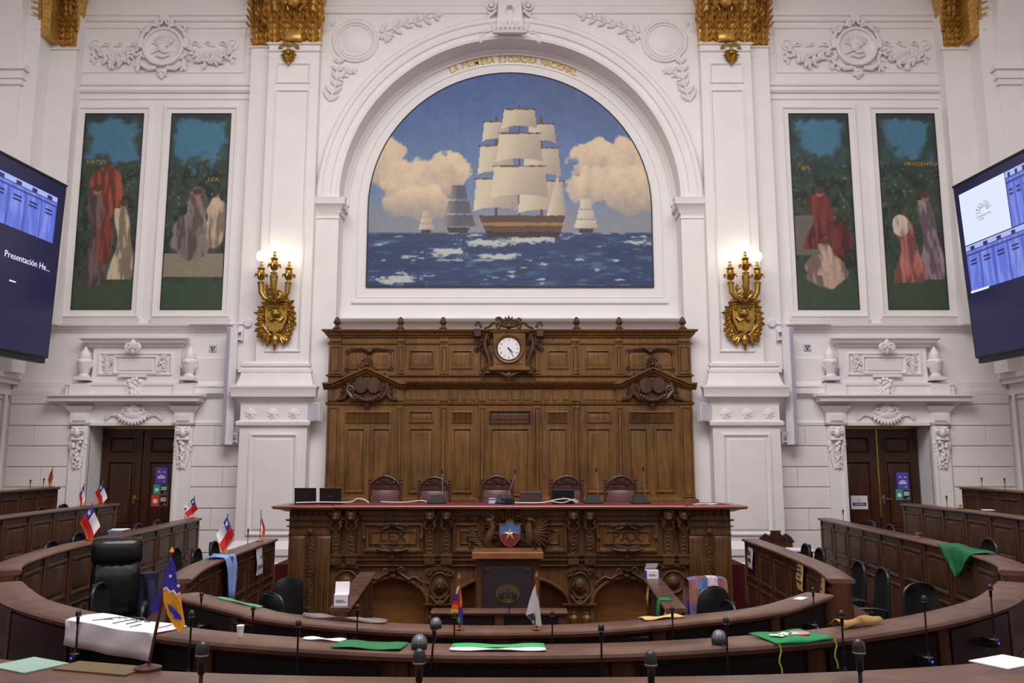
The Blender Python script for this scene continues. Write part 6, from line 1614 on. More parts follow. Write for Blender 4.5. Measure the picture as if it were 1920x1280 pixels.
w = MB(); w.lathe([(.06, .05), (.03, .1), (.03, .32), (.14, .4)], (0, 0, 0), 12); lb(w, 'column', M['plastic'])
w = MB()
for k in range(5):
    a = 2*PI*k/5; w.tube([(0, 0, .1), (.32*math.cos(a), .32*math.sin(a), .04)], [.035, .022], 6)
lb(w, 'star_base', M['plastic'])
# navy jacket on the chair beside it
q = onZ(297, 1068, 1.2); t = thing('jacket', 'dark navy jacket bundled over a chair near the leather armchair', 'jacket', (-4.52, 10.78, .3))
w = MB(); rings = []
for k in range(9):
    v = k/8.0; rings.append([(-.0+(.16+.05*math.sin(v*7+a*2))*math.cos(a)*(1.1-.4*v), (.12+.03*math.cos(v*9+a*3))*math.sin(a), .02+.98*v) for a in [2*PI*i/12 for i in range(12)]])
w.loft(rings); w.build('body', plain('navy_cloth', (34, 36, 66), .85, 0, .2, 30, .2), t, 60, True)
w = MB(); w.tube([(.1, -.1, .92), (.16, -.14, .6), (.14, -.14, .3)], [.06, .06, .045], 8); w.build('sleeve', plain('navy_cloth_sleeve', (36, 38, 70), .85, 0, .2, 30, .2), t, 60, True)
# carved chair and white table behind the yellow papers bench
q = onZ(1437, 1000, 1.50)
t = thing('carved_armchair', 'dark carved wooden chair with a broken pediment crest', 'chair', (4.80, 15.35, .3), 0); t.scale = (1, 1, .96)
def cb(w, n, m=M['oak_dark']): return w.build(n, m, t, 40, True)
pts = [(-.34, .98), (-.28, 1.08), (-.18, 1.15), (-.12, 1.1), (-.08, 1.16), (-.1, 1.2), (.1, 1.2), (.08, 1.16), (.12, 1.1), (.18, 1.15), (.28, 1.08), (.34, .98)]
w = MB(); w.prism(pts, .2, .25); cb(w, 'crest', M['chairwood'])
w = MB(); w.cbox(-.3, .3, .2, .25, .45, .98, .01); cb(w, 'back_panel')
w = MB(); w.cbox(-.32, .32, -.28, .25, .4, .47, .015); cb(w, 'seat', M['leather_red'])
for sx in (-1, 1):
    for y0 in (-.26, .2): w = MB(); w.lathe([(.03, 0), (.035, .1), (.025, .2), (.035, .4)], (sx*.28, y0, 0), 10); cb(w, 'leg')
    w = MB(); w.tube([(sx*.3, .2, .68), (sx*.32, -.1, .7), (sx*.3, -.27, .68)], .025, 6); cb(w, 'armrest')
q = onZ(1478, 1028, 1.24); t = thing('side_table', 'white-topped side table behind the yellow papers bench', 'table', (q.x+.1, q.y, .3))
w = MB(); w.cbox(-.28, .28, -.2, .2, .9, .94, .008); w.build('table_top', M['whiteplastic'], t, 0, True)
w = MB(); w.cbox(-.25, .25, -.17, .17, .8, .9, .005); w.build('apron', M['black'], t, 0, True)
for sx in (-1, 1):
    for sy in (-1, 1): w = MB(); w.cbox(sx*.23-.02, sx*.23+.02, sy*.15-.02, sy*.15+.02, 0, .8, .004); w.build('leg', M['black'], t, 0, True)

# ------------------------------------------------------------------ microphones
def mic(row, px, py, label, big=1.0, led=True, lean=0.0):
    off = row.LW+.035; e = row.behind(px, py, off); dd, i = row.dist(e)
    n_ = row.N[i]; sl = min(max((Vector((e.x, e.y, 0))-row.P[i]).dot(row.T[i]), -.06 if i > 0 else .06), .06 if i < len(row.P)-1 else -.06)
    bb = row.P[i]+row.T[i]*sl+n_*(row.LW-.02); base = Vector((bb.x, bb.y, row.z-.2))
    t = thing('desk_microphone', label, 'microphone', tuple(base), math.atan2(n_.x, -n_.y), 'gooseneck microphones on the benches')
    H = e.z-base.z; hl = .075*big; y = -.05                      # local -y points away from the bench
    w = MB(); w.cbox(-.025, .025, -.075, .03, -.03, .03, .008); w.lathe([(.016, .03), (.012, .05)], (0, y, 0), 10); w.build('base', M['plastic'], t, 40, True)
    if led: w = MB(); w.cbox(-.008, .008, -.079, -.072, -.004, .008, .002); w.build('indicator_light', M['blue_led'], t, 0, True)
    w = MB(); w.tube([(0, y, .04), (lean*.2, y, H*.3), (lean*.7, y, H*.7), (lean, y, H-hl)], .0055*big, 8); w.build('gooseneck', M['plastic'], t, 40, True)
    h = (lean, y, H)
    w = MB(); w.lathe([(.005, -hl*1.0), (.009*big, -hl*.95), (.01*big, -hl*.4), (.016*big, -hl*.35), (.017*big, -hl*.1), (.014*big, .004), (.005, .012)], h, 12); w.build('windscreen', M['black'], t, 50, True)
    w = MB(); w.lathe([(.0172*big, -hl*.36), (.0178*big, -hl*.33), (.0172*big, -hl*.3)], h, 12); w.build('ring', M['metal'], t, 50, True)
for _r in (RC, RB, RA, RDl, RDr, REl, REr, RFl, RFr, RGl, RGr): _r.LW = .22
RT.LW = .24
for row, px, py, lb_, kw in (
    (RB, 145, 1147, 'gooseneck microphone before the long white paper', {}), (RB, 357, 1148, 'gooseneck microphone by the end of the blue and yellow flag', {}),
    (RC, 377, 1112, 'gooseneck microphone at the end of the innermost bench, by the green ribbon', {}), (RC, 475, 1138, 'gooseneck microphone below the hanging blue cloth', {}),
    (RB, 558, 1166, 'gooseneck microphone on the second bench below the rostrum LEX pier', {}), (RC, 669, 1136, 'gooseneck microphone before the white carton', {}),
    (RB, 806, 1172, 'curved gooseneck microphone between the two dome microphones', {'lean': .02}), (RC, 852, 1150, 'gooseneck microphone below the rainbow flag', {}),
    (RC, 1036, 1148, 'gooseneck microphone beside the white flag', {}), (RB, 1127, 1173, 'gooseneck microphone on the second bench below the rostrum PAX panel', {}),
    (RC, 1260, 1139, 'gooseneck microphone below the kraft papers', {}), (RB, 1361, 1160, 'gooseneck microphone behind the lone dome microphone', {}),
    (RC, 1526, 1103, 'gooseneck microphone at the end of the innermost bench, by the yellow papers', {}), (RB, 1580, 1148, 'gooseneck microphone by the crumpled yellow bag', {}),
    (RB, 1735, 1120, 'gooseneck microphone before the low chair and green cloth bench', {}), (RB, 1857, 1098, 'gooseneck microphone at the aisle end of the second bench', {})):
    mic(row, px, py, lb_, **kw)
for px, py, lb_ in ((375, 1211, 'large microphone head on the outer bench by the blue and yellow flag'), (786, 1224, 'large microphone head on the outer bench below a dome microphone'), (1221, 1228, 'large microphone head on the outer bench below the kraft papers'), (1613, 1206, 'large microphone head on the outer bench below the yellow bag')):
    mic(RA, px, py, lb_, 1.15)
for row, px, py, lb_ in ((RGl, 57, 900, 'small microphone on the outermost bench, away from the faded flag'), (RGl, 88, 897, 'small microphone on the outermost bench close to the faded flag'), (RGr, 1841, 896, 'small microphone nearest the door on the outermost bench'), (RGr, 1884, 897, 'small microphone further from the door on the outermost bench'),
                         (RFr, 1775, 930, 'small microphone on the second row bench by the door'), (REr, 1581, 956, 'small microphone at the wall end of the green cloth bench'), (REl, 351, 952, 'small microphone beside the flag at the bench end'), (RDl, 465, 992, 'leaning microphone on the bench beside the taped white sheet'), (RDr, 1471, 1003, 'leaning microphone beside the carved wooden chair'),
                         (RT, 955, 1130, 'small microphone on the clerks table before the lectern')):
    mic(row, px, py, lb_, 1.0, False)
def dome(row, px, py, label):
    q = onZ(px, py, row.z); t = thing('dome_microphone', label, 'microphone', (q.x, q.y, row.z), 0, 'dome microphones')
    w = MB(); w.lathe([(.036, 0), (.042, .005), (.042, .025), (.038, .03)], (0, 0, 0), 20); w.build('base', M['black'], t, 40, True)
    w = MB(); w.lathe([(.04*math.cos(a), .03+.042*math.sin(a)) for a in [PI/2*k/7 for k in range(7)]]+[(.003, .072)], (0, 0, 0), 20)
    for k in range(10):
        a = 2*PI*k/10; w.tube([(.041*math.cos(b)*math.cos(a), .041*math.cos(b)*math.sin(a), .03+.043*math.sin(b)) for b in [PI/2*j/6 for j in range(7)]], .0016, 4)
    w.build('mesh_dome', plain('grey_wire_mesh', (120, 122, 130), .35, .6, .3, 300, .3), t, 40, True)
    w = MB(); w.tube([(0, -.04, .012), (0, -.1, .01), (0, -.15, .006)], .004, 6); w.build('cord', M['plastic'], t, 40, True)
dome(RC, 817, 1177, 'dome microphone on the innermost bench'); dome(RB, 786, 1216, 'dome microphone on the second bench beside a green leaflet'); dome(RB, 1349, 1207, 'lone dome microphone on the second bench beside the green scarf')

# ------------------------------------------------------------------ table flags
cl = {'blue': flat('flag_blue', (44, 44, 140)), 'white': flat('flag_white', (222, 220, 230)), 'red': flat('flag_red', (206, 34, 36)), 'gold': flat('flag_gold_fringe', (222, 150, 40)), 'faded': flat('flag_faded_red', (166, 62, 40)), 'fadedblue': flat('flag_faded_blue', (64, 46, 60))}
def flag(base, H, a, b, h, L, label, faded=False, tilt=0):
    t = thing('table_flag', label, 'flag', tuple(base), 0, 'small tricolour table flags')
    w = MB(); w.lathe([(.05, 0), (.055, .006), (.045, .014), (.015, .02), (.01, .03)], (0, 0, 0), 18); w.build('base', M['brass'], t, 40, True)
    tp = Vector((tilt*H, 0, H)); w = MB(); w.tube([(0, 0, .02), tp], .0055, 8); w.ball(tuple(tp+Vector((0, 0, .008))), .009, .009, .014); w.build('pole', M['brass'], t, 40, True)
    A_ = Vector((a[0], 0, a[1])).normalized()*h; B_ = Vector((b[0], 0, b[1])).normalized()*L
    n = 12; m = 8; V = [[tp+Vector((0, -.008, -.012))+A_*(j/m)+B_*(i/n)+Vector((0, -.014*math.sin(i/n*6+j*.25)-.01*math.sin(j/m*4), 0)) for i in range(n+1)] for j in range(m+1)]
    w = MB(); mats = [cl['fadedblue'] if faded else cl['blue'], cl['faded'] if faded else cl['white'], cl['faded'] if faded else cl['red']]
    for j in range(m):
        for i in range(n):
            ci = (0 if i < n/3 else 1) if j < m/2 else 2; w.add([V[j][i], V[j][i+1], V[j+1][i+1], V[j+1][i]], [(0, 1, 2, 3)], ci)
    c = w.build('cloth', mats, t, 60, True)
    if not faded:
        q = V[2][2]; w = MB(); u = B_.normalized(); v_ = -A_.normalized(); sp = star_poly(0, 0, h*.15)
        w.add([q+u*x+v_*z+Vector((0, -.006, 0)) for x, z in sp], [tuple(range(10))]); w.build('star', cl['white'], c, 0, True)
    w = MB(); w.tube([V[m][i]+Vector((0, 0, -.002)) for i in range(n+1)], .004, 5); w.tube([V[j][n] for j in range(m+1)], .004, 5); w.build('fringe', cl['gold'], c, 40, True)
def ledge_pt(row, px, py):
    q = onZ(px, py, row.z); _, i = row.dist(q); n0 = len(row.P)-1; sl = min(max((Vector((q.x, q.y, 0))-row.P[i]).dot(row.T[i]), -.06 if i > 0 else .06), .06 if i < n0 else -.06); p = row.P[i]+row.T[i]*sl+row.N[i]*.11
    return Vector((p.x, p.y, row.z))
flag(ledge_pt(RGl, 112, 911), .36, (-.3, -.95), (.12, -1), .22, .2, 'faded reddish table flag on the outermost bench', True)
flag(ledge_pt(RFl, 171, 949), .36, (-.35, -.94), (.12, -1), .18, .26, 'narrow hanging tricolour flag at the doorway edge')
flag(ledge_pt(RFl, 212, 945), .38, (-.55, -.83), (.35, -.94), .21, .28, 'spread tricolour flag in front of the door handle', False, -.02)
flag(ledge_pt(REl, 165, 1013), .46, (-.5, -.86), (.42, -.9), .25, .3, 'largest tricolour flag beside the black leather armchair')
flag(ledge_pt(REl, 366, 967), .38, (.35, -.94), (-.75, -.66), .22, .24, 'tricolour flag at the far end of the leather armchair bench', False, .02)
flag(ledge_pt(RDl, 417, 1038), .5, (.4, -.92), (-.5, -.86), .26, .28, 'tricolour flag on a wooden base beside the blue cloth')
flag(ledge_pt(RDl, 480, 1015), .46, (.3, -.95), (.02, -1), .22, .22, 'narrow tricolour flag above the taped white sheet')
# blue and yellow regional flag on the outer bench
b0 = onZ(277, 1256, RA.z); tp = onY(322, 1036, b0.y-.02)
t = thing('regional_flag', 'blue and yellow zigzag flag with white stars on a dark staff', 'flag', tuple(b0))
w = MB(); w.tube([(0, 0, 0), tp-b0], .0055, 8); w.build('pole', M['chairwood'], t, 40, True)
w = MB(); w.lathe([(.045, 0), (.045, .01), (.012, .02)], (0, 0, 0), 16); w.build('base', M['chairwood'], t, 40, True)
w = MB(); w.lathe([(.006, 0), (.008, .005), (.004, .012), (.001, .02)], tuple(tp-b0), 10); w.build('finial', cl['gold'], t, 40, True)
def P2(px, py, dy=0): return onY(px, py, b0.y-.03+dy)-b0
def patch(name, poly, mat, dy=0.0, par=None):
    w = MB(); pts = [P2(x, y, dy-.012*math.sin(x*.12)) for x, y in poly]; w.add(pts+[p+Vector((0, .004, 0)) for p in pts], [tuple(range(len(pts))), tuple(range(2*len(pts)-1, len(pts)-1, -1))]+[(i, (i+1) % len(pts), len(pts)+(i+1) % len(pts), len(pts)+i) for i in range(len(pts))]); return w.build(name, mat, par or t, 0, True)
ry = flat('regional_yellow', (232, 168, 30)); rb = flat('regional_blue', (52, 46, 158))
cth = patch('upper_cloth', [(320, 1044), (327, 1060), (336, 1112), (330, 1116), (325, 1108), (318, 1110), (312, 1102), (306, 1104), (304, 1090), (312, 1062)], rb)
patch('lower_cloth', [(306, 1103), (312, 1101), (318, 1109), (325, 1107), (330, 1115), (337, 1111), (341, 1140), (346, 1170), (338, 1186), (326, 1174), (313, 1150), (312, 1142), (306, 1126)], ry)
patch('fold_cloth', [(303, 1098), (302, 1126), (298, 1143), (290, 1148), (284, 1150), (282, 1140), (290, 1122)], rb, .004)
patch('fold_cloth', [(314, 1132), (322, 1137), (333, 1148), (340, 1157), (340, 1162), (326, 1160), (324, 1152), (318, 1146)], rb, -.012)
patch('zigzag_edge', [(306, 1102), (312, 1099.5), (318, 1107.5), (325, 1105.5), (330, 1113.5), (337, 1109.5), (337, 1112.5), (330, 1117), (325, 1109.5), (318, 1111.5), (312, 1103.5), (306, 1105.5)], cl['white'], -.01)
for sx, sy in ((319, 1080), (334, 1098)): patch('star', [(sx+r_*math.sin(PI*k/5), sy-r_*math.cos(PI*k/5)) for k, r_ in [(k, 3.6 if k % 2 == 0 else 1.5) for k in range(10)]], cl['white'], -.016)
# rainbow and white flags on the innermost bench
def staff(px, py, top, label, polys, group=None):
    global b0, t
    b0 = onZ(px, py, RC.z); tp = onY(top[0], top[1], b0.y)
    t = thing('staff_flag', label, 'flag', tuple(b0), 0)
    w = MB(); w.lathe([(.035, 0), (.035, .01), (.01, .02)], (0, 0, 0), 14); w.build('base', M['brass'], t, 40, True)
    w = MB(); w.tube([(0, 0, .01), tp-b0], .009, 8); w.lathe([(.012, 0), (.014, .012), (.004, .035), (.001, .05)], tuple(tp-b0), 10); w.build('pole', plain('copper_pole', (170, 110, 70), .35, .5), t, 40, True)
    for n_, poly, c, dy in polys: patch(n_, poly, c, dy)
cc = lambda n, c: flat('cloth_'+n, c)
staff(862, 1181, (861, 1086), 'rainbow chequered flag furled on a copper staff', [
    ('cloth_stripe', [(857, 1100), (862, 1098), (858, 1113), (854, 1113)], cc('cream', (214, 206, 190)), 0), ('cloth_stripe', [(853, 1113), (859, 1113), (859, 1127), (849, 1126)], cc('violet', (82, 40, 150)), 0),
    ('cloth_stripe', [(849, 1126), (859, 1127), (859, 1134), (847.5, 1133)], cc('red', (226, 36, 30)), 0), ('cloth_stripe', [(847.5, 1133), (859, 1134), (859, 1142), (846, 1141)], cc('orange', (240, 108, 24)), 0), ('cloth_stripe', [(846, 1141), (859, 1142), (859, 1149), (845, 1150)], cc('yellow', (246, 190, 40)), 0),
    ('cloth_stripe', [(863, 1100), (867, 1128), (866, 1138), (862, 1138)], cc('orange', (240, 108, 24)), -.006), ('cloth_stripe', [(862, 1138), (866, 1136), (868, 1150), (868, 1172), (860, 1166), (857, 1158)], cc('violet', (82, 40, 150)), -.006), ('cloth_stripe', [(858, 1156), (863, 1158), (862, 1167), (857, 1165)], cc('green', (40, 190, 80)), -.012)])
staff(1006, 1181, (1006, 1083), 'plain white flag with a dark patch on a copper staff', [
    ('cloth', [(1004, 1096), (1006, 1122), (1004, 1150), (1001, 1172), (996, 1163), (986, 1152), (992, 1128), (999, 1106)], cl['white'], 0), ('cloth_fold', [(1007, 1112), (1010, 1126), (1013, 1148), (1016, 1173), (1004, 1172), (1005, 1140)], cl['white'], -.008), ('cloth_patch', [(988, 1153), (1001, 1149), (1003, 1160), (998, 1164)], cc('darkbrown', (62, 44, 40)), -.012)])

# ------------------------------------------------------------------ papers, cloths and boxes
def d_at(row, px, py):
    q = onZ(px, py, row.z); _, i = row.dist(q); return row.L*i/(len(row.P)-1)
def drape(row, d0, d1, prof, name, mat, label, cat, taper=None, wob=.004, n=14, group=None, skew=0):
    if d0 > d1: d0, d1 = d1, d0
    rings = []
    for k in range(n+1):
        u = k/n; ring = []
        for j, (o, z) in enumerate(prof):
            f = j/(len(prof)-1.0); c = .5+(u-.5)*(1 if taper is None else taper(f))+skew*f
            p, nn = row.at(min(max(d0+(d1-d0)*c, 0), row.L)); hang = 1 if z < -.03 else 0
            ring.append((p.x+nn.x*(o+wob*2*math.sin(u*14+j)*hang), p.y+nn.y*(o+wob*2*math.sin(u*14+j)*hang), row.z+.004+z+wob*(math.sin(u*9+j*1.7)+1)*(1-hang)))
        rings.append(ring)
    w = MB(); w.loft(rings, False, False); o = w.build(name, mat, None, 60, label=label, cat=cat, group=group, recalc=False)
    m = o.modifiers.new('thickness', 'SOLIDIFY'); m.thickness = .003; m.offset = 1
    return o
d0, d1 = d_at(RB, 143, 1160), d_at(RB, 322, 1184)
pp = drape(RB, d0, d1, [(-.0, .0), (.1, .0), (.2, .0), (.232, -.006), (.234, -.05), (.235, -.1), (.236, -.15)], 'poster_sheet', M['paper'], 'long white paper with handwritten strokes hanging over the second bench', 'poster')
w = MB()
for k, (sa, sb, oa, ob) in enumerate(((.28, .32, .2, .03), (.32, .42, .05, .04), (.3, .36, .14, .1), (.48, .5, .04, .18), (.5, .55, .05, .05), (.58, .6, .04, .15), (.62, .68, .05, .04), (.7, .72, .12, .2), (.75, .8, .05, .06), (.82, .86, .1, .1), (.9, .92, .04, .14))):
    pts = []
    for j in range(5):
        f = j/4.0; p, nn = RB.at(d0+(d1-d0)*(sa+(sb-sa)*f)); o_ = oa+(ob-oa)*f+.01*math.sin(j*2); pts.append((p.x+nn.x*o_, p.y+nn.y*o_, RB.z+.017))
    w.tube(pts, .0026, 4)
o = w.build('handwriting', M['ink'], pp, 0, kind='stuff')
def scarf(row, pa, pb, prof, label, name='green_scarf', mat=None, **kw): return drape(row, d_at(row, *pa), d_at(row, *pb), prof, name, mat or flat('scarf_green', (10, 122, 66)), label, kw.pop('cat', 'scarf'), **kw)
ledge_full = [(-.02, 0), (.06, 0), (.14, 0), (.22, 0), (.235, -.012)]
g1 = scarf(RB, (1402, 1196), (1515, 1183), ledge_full, 'green scarf with yellow cords and white lettering on the second bench', skew=.0)
fr = []
for u in (.02, .98):
    pass
da, db = d_at(RB, 1402, 1196), d_at(RB, 1515, 1183)
w = MB()
for k, (u, o_) in enumerate(((.25, .1), (.32, .12), (.4, .1), (.5, .08), (.58, .1))):
    p, nn = RB.at(da+(db-da)*u); w.cbox(-.03, .03, -.018, .018, 0, .003, .001, 0, Matrix.Translation((p.x+nn.x*o_, p.y+nn.y*o_, RB.z+.016)) @ Matrix.Rotation(k*.9, 4, 'Z'))
w.build('print_lettering', flat('print_cream', (220, 226, 214)), g1, 0, kind='stuff')
p, nn = RB.at(da+(db-da)*.72); w = MB(); w.lathe([(.055, 0), (.055, .003), (.035, .004), (.035, .003)], (p.x+nn.x*.09, p.y+nn.y*.09, RB.z+.014), 20); w.build('print_emblem', flat('print_rose', (206, 120, 120)), g1)
for u in (.03, .99):
    p, nn = RB.at(da+(db-da)*u); q = Vector((p.x+nn.x*.25, p.y+nn.y*.25, RB.z)); w = MB()
    w.tube([q+Vector((.008*math.sin(k*1.7), -.006*k*.2, -.03*k)) for k in range(9 if u < .5 else 6)], .004, 5); w.build('cord', flat('cord_yellow', (190, 200, 40)), g1)
scarf(RB, (640, 1211), (765, 1217), [(.03, 0), (.1, 0), (.17, 0), (.2, 0)], 'green leaflet with white print lying beside a dome microphone', 'leaflet', flat('leaflet_green', (24, 108, 60)), cat='leaflet')
scarf(RB, (840, 1216), (1030, 1216), [(.02, 0), (.07, 0), (.12, 0)], 'long bright green banner lying on the second bench', 'banner', flat('banner_green', (52, 164, 92)), cat='banner')
scarf(RB, (848, 1219), (1040, 1219), [(.125, 0), (.14, 0), (.17, 0)], 'white strip lying along the bright green banner', 'paper_strip', M['paper'], cat='paper')
scarf(RB, (560, 1205), (640, 1211), [(.0, 0), (.03, 0), (.05, 0)], 'thin white paper strip beside the green leaflet', 'paper_strip', M['paper'], cat='paper')
scarf(RC, (385, 1126), (470, 1142), [(-.02, 0), (.01, 0), (.03, 0)], 'thin green ribbon along the innermost bench', 'ribbon', flat('ribbon_green', (84, 150, 98)), cat='ribbon')
scarf(RC, (560, 1158), (705, 1172), [(-.01, 0), (.03, .004), (.06, 0)], 'crumpled clear and silver wrappers along the innermost bench', 'wrapper', flat('wrapper_silver', (120, 110, 108), .3), cat='wrapper', wob=.012)
scarf(RC, (1215, 1162), (1290, 1155), [(-.03, .0), (.03, .004), (.07, 0)], 'creased kraft paper lying on the innermost bench', 'kraft_paper', M['yellowpaper'], cat='paper', wob=.006)
scarf(RB, (1552, 1172), (1612, 1163), [(-.03, .0), (.02, .03), (.05, .03), (.08, 0)], 'crumpled yellow bag on the second bench', 'paper_bag', flat('bag_yellow', (150, 116, 62)), cat='bag', wob=.009)
scarf(REr, (1775, 1022), (1832, 1037), [(.2, 0), (.08, 0), (-.03, 0), (-.05, -.03), (-.055, -.12), (-.06, -.22), (-.065, -.3)], 'green cloth hanging in a point over a bench ledge', 'green_cloth', flat('hanging_green_cloth', (6, 98, 54)), cat='cloth', taper=lambda f: 1.25 if f < .35 else max(1.25-1.75*(f-.35), .05), skew=-.12, wob=.01)
scarf(RDl, (436, 1040), (418, 1048), [(.2, 0), (.08, 0), (-.03, 0), (-.05, -.03), (-.055, -.15), (-.06, -.3), (-.065, -.42), (-.07, -.55)], 'light blue cloth hanging over the bench beside the rostrum', 'blue_cloth', flat('cloth_skyblue', (126, 156, 216)), cat='cloth', taper=lambda f: 1.0 if f < .7 else max(1-1.8*(f-.7), .3), skew=.25, wob=.012)
# sheets taped to bench fronts
def sheet(row, px, py, wd, ht, drop, label, mat, lines=(), words=(), cat='paper', z=None):
    d = d_at(row, px, py); Mx = row.frameM(d); zt = row.z-drop
    t = thing('taped_sheet', label, cat, tuple(Mx @ Vector((0, -.04, zt-ht))), 0, None)
    R = Mx.to_3x3().to_4x4(); t.rotation_euler = R.to_euler()
    w = MB(); n = 8
    fl = 1 if Mx.to_3x3().determinant() > 0 else -1
    w.loft([[(-wd/2, .012-.012*math.sin(k/n*5), ht*k/n), (wd/2, .006-.01*math.sin(k/n*4+1), ht*k/n), (wd/2, .009-.01*math.sin(k/n*4+1), ht*k/n), (-wd/2, .015-.012*math.sin(k/n*5), ht*k/n)] for k in range(n+1)]); w.build('sheet', mat, t, 60, True)
    for f, hw in lines:
        w = MB(); w.box(-wd/2*hw, wd/2*hw, -.012, -.008, ht*f-.012, ht*f+.012); w.build('print_line', M['ink'], t, 0, True)
    for st, f, h in words:
        w = MB(); wall_text(w, st, 0, -.014, ht*f, h, .003, 0, 0, .9 if len(st) > 4 else 1.0); w.build('handwriting', M['ink'], t, 0, True)
sheet(RDl, 473, 1021, .3, .38, .04, 'white sheet reading AL DIALOGO taped to a bench front', M['paper'], (), (('AL', .66, .06), ('DIALOGO', .3, .055)), 'sign')
sheet(RDr, 1403, 1014, .3, .3, .1, 'white typed sheet taped to a bench front beside the rostrum', M['paper'], ((.8, .7), (.68, .5), (.45, .6), (.35, .6)))
sheet(RDr, 1505, 1050, .3, .32, .03, 'yellow paper sign on the bench, closer to the rostrum', M['yellowpaper'], ((.84, .8), (.68, .8), (.5, .3), (.32, .8)), cat='sign')
sheet(RDr, 1541, 1074, .27, .34, .03, 'yellow paper sign at the end of the bench, further from the rostrum', M['yellowpaper'], ((.84, .8), (.62, .7), (.4, .3), (.22, .8)), cat='sign')
sheet(RSr, 1216, 1090, .24, .26, .04, 'kraft paper sign on the low bench beneath the blue and white box', M['yellowpaper'], (), cat='sign')
sheet(RSr, 1249, 1135, .22, .3, .02, 'kraft paper sign near the open end of the low bench', M['yellowpaper'], (), cat='sign')
scarf(RSr, (1240, 1120), (1246, 1127), [(.1, 0), (-.03, 0), (-.05, -.04), (-.055, -.15), (-.06, -.28)], 'green scarf hanging on the side of the low bench', cat='scarf')
def carton(row, px, py, sx, sy, sz, label, flap):
    q = onZ(px, py, row.z); t = thing('carton', label, 'box', (q.x, q.y, row.z), .1)
    w = MB(); w.cbox(-sx/2, sx/2, -sy/2, sy/2, 0, sz, .004); w.build('body', M['paper'], t, 0, True)
    w = MB(); w.box(sx/2-.002, sx/2+.003, -sy/2, sy/2, 0, sz*.9); w.box(-sx/2-.003, -sx/2+.002, -sy/2, sy/2, 0, sz*.9); w.build('side_panel', flat('print_violetblue', (76, 66, 170)), t, 0, True)
    w = MB(); w.box(-sx/2, sx/2, 0, .003, 0, sx*.8, 0, Matrix.Translation((0, sy/2, sz)) @ Matrix.Rotation(flap, 4, 'X') if abs(flap) < 2 else Matrix.Translation((0, 0, sz))); w.build('flap', M['paper'], t, 0, True)
    w = MB(); w.box(-sx*.35, sx*.35, -sy/2-.003, -sy/2, sz*.35, sz*.42); w.box(-sx*.35, sx*.2, -sy/2-.003, -sy/2, sz*.5, sz*.56); w.build('print_line', flat('print_grey', (120, 116, 140)), t, 0, True)
carton(RSl, 640, 1135, .16, .12, .13, 'open white medicine carton with a raised flap on a low bench', -.3)
carton(RSr, 1222, 1084, .17, .12, .12, 'white and violet box at the far end of a low bench', .9)
# papers and boxes further back
q = REl.behind(225, 990, .345); zd = REl.z-.42; _, i = REl.dist(q); nb = REl.N[i]; q = REl.P[i]+nb*.345; rzb = math.atan2(nb.x, -nb.y)
t = thing('document_box', 'blue and yellow document box behind the leather armchair', 'box', (q.x, q.y, zd), rzb)
w = MB(); w.cbox(-.2, .2, -.09, .09, 0, .43, .006); w.build('body', flat('box_blue', (70, 110, 140)), t, 0, True)
w = MB(); w.box(.05, .2, -.093, .093, .02, .2); w.build('label_panel', flat('box_yellow', (190, 160, 60)), t, 0, True)
w = MB()
for k in range(3): w.box(-.16, .16, -.11, .11, .0035*k, .0035*k+.003, 0, Matrix.Translation((q.x, q.y, zd+.431)) @ Matrix.Rotation(rzb+.12*k, 4, 'Z'))
w.build('paper_stack', M['paper'], None, 0, label='white papers on the document box behind the leather armchair', cat='papers')
def loose(row, px, py, wx, wy, rz, mat, label):
    q = onZ(px, py, row.z); w = MB(); w.box(-wx/2, wx/2, -wy/2, wy/2, .001, .005, 0, Matrix.Translation((q.x, q.y, row.z)) @ Matrix.Rotation(rz, 4, 'Z')); w.build('loose_paper', mat, None, 0, label=label, cat='paper')
loose(RA, 55, 1248, .2, .16, -.5, flat('paper_mint', (132, 156, 146)), 'mint paper on the outer bench near the long white poster')
loose(RA, 190, 1254, .3, .12, -.3, flat('folder_khaki', (92, 74, 42)), 'khaki folder on the outer bench by the flag staff')
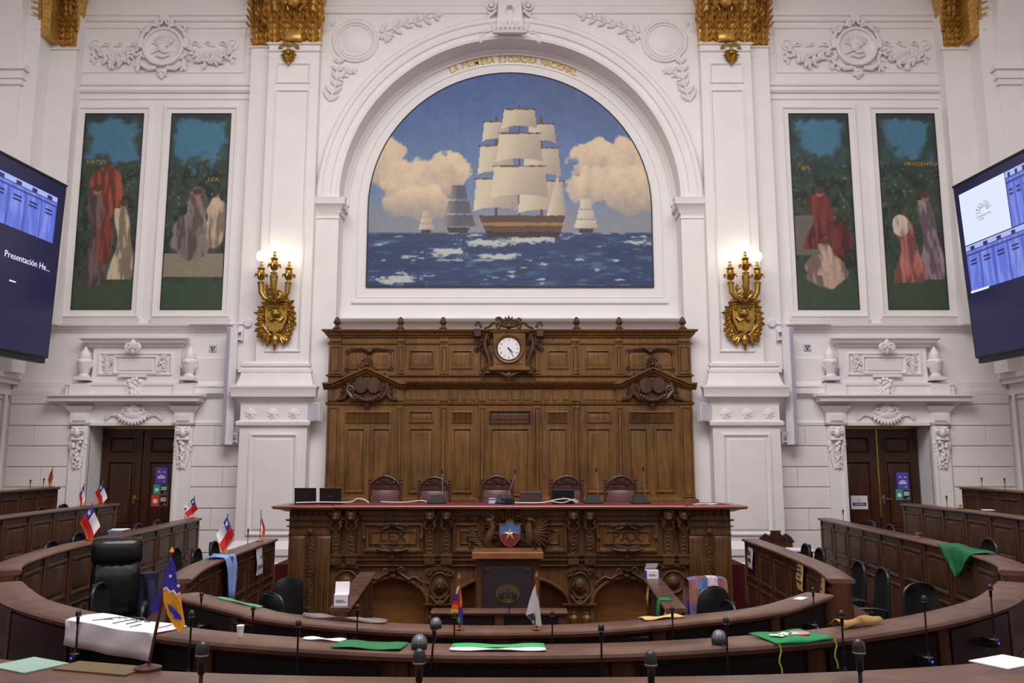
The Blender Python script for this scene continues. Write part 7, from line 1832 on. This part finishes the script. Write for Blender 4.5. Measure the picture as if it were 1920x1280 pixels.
loose(RA, 1885, 1242, .2, .14, .5, M['paper'], 'white sheet on the outer bench at the aisle side')
loose(RC, 1501, 1122, .16, .08, .9, M['paper'], 'white slip of paper at the end of the innermost bench')
loose(RFr, 1852, 956, .3, .16, 1.2, M['paper'], 'white sheet on the second row bench by the door')
loose(RDl, 425, 1043, .2, .15, .4, flat('booklet_rust', (170, 110, 80)), 'rust coloured booklet beside the blue cloth')
q = RB.behind(217, 1238, .35); t = thing('voting_terminal', 'small terminal with a lit blue display under the white poster', 'terminal', (q.x, q.y, RB.z-.42))
w = MB(); w.loft([[(-.06, -.05, 0), (.06, -.05, 0), (.06, .05, 0), (-.06, .05, 0)], [(-.06, -.02, .09), (.06, -.02, .09), (.06, .05, .09), (-.06, .05, .09)]]); w.build('body', M['plastic'], t, 0, True)
w = MB(); w.box(-.045, .045, -.034, -.028, .05, .08); w.build('display', plain('lit_display', (80, 90, 160), .4, 0, 0, 4, 0, (140, 150, 240), 1.0), t, 0, True)
for row, px, py, lb_ in ((REr, 1737, 1008, 'empty brass flag stand on the green cloth bench'), (RFr, 1815, 954, 'empty brass flag stand on the second row bench')):
    p = ledge_pt(row, px, py); t = thing('flag_stand', lb_, 'flag stand', tuple(p), 0, 'empty brass flag stands')
    w = MB(); w.lathe([(.055, 0), (.06, .006), (.045, .016), (.015, .022)], (0, 0, 0), 18); w.build('base', M['brass'], t, 40, True)
    w = MB(); w.tube([(0, 0, .015), (.01, 0, .07)], .012, 8); w.tube([(-.03, 0, .05), (.05, 0, .062)], .008, 6); w.build('socket', M['brass'], t, 40, True)
p = onZ(450, 1193, RB.z); t = thing('paper_cup', 'small white paper cup on the second bench', 'cup', tuple(p))
w = MB(); w.lathe([(.016, 0), (.018, .03), (.021, .06), (.019, .06), (.016, .01), (.002, .008)], (0, 0, 0), 16); w.build('body', M['paper'], t, 40, True)
w = MB(); w.lathe([(.0205, .056), (.0225, .059), (.0205, .062)], (0, 0, 0), 16); w.build('rim', M['paper'], t, 40, True)
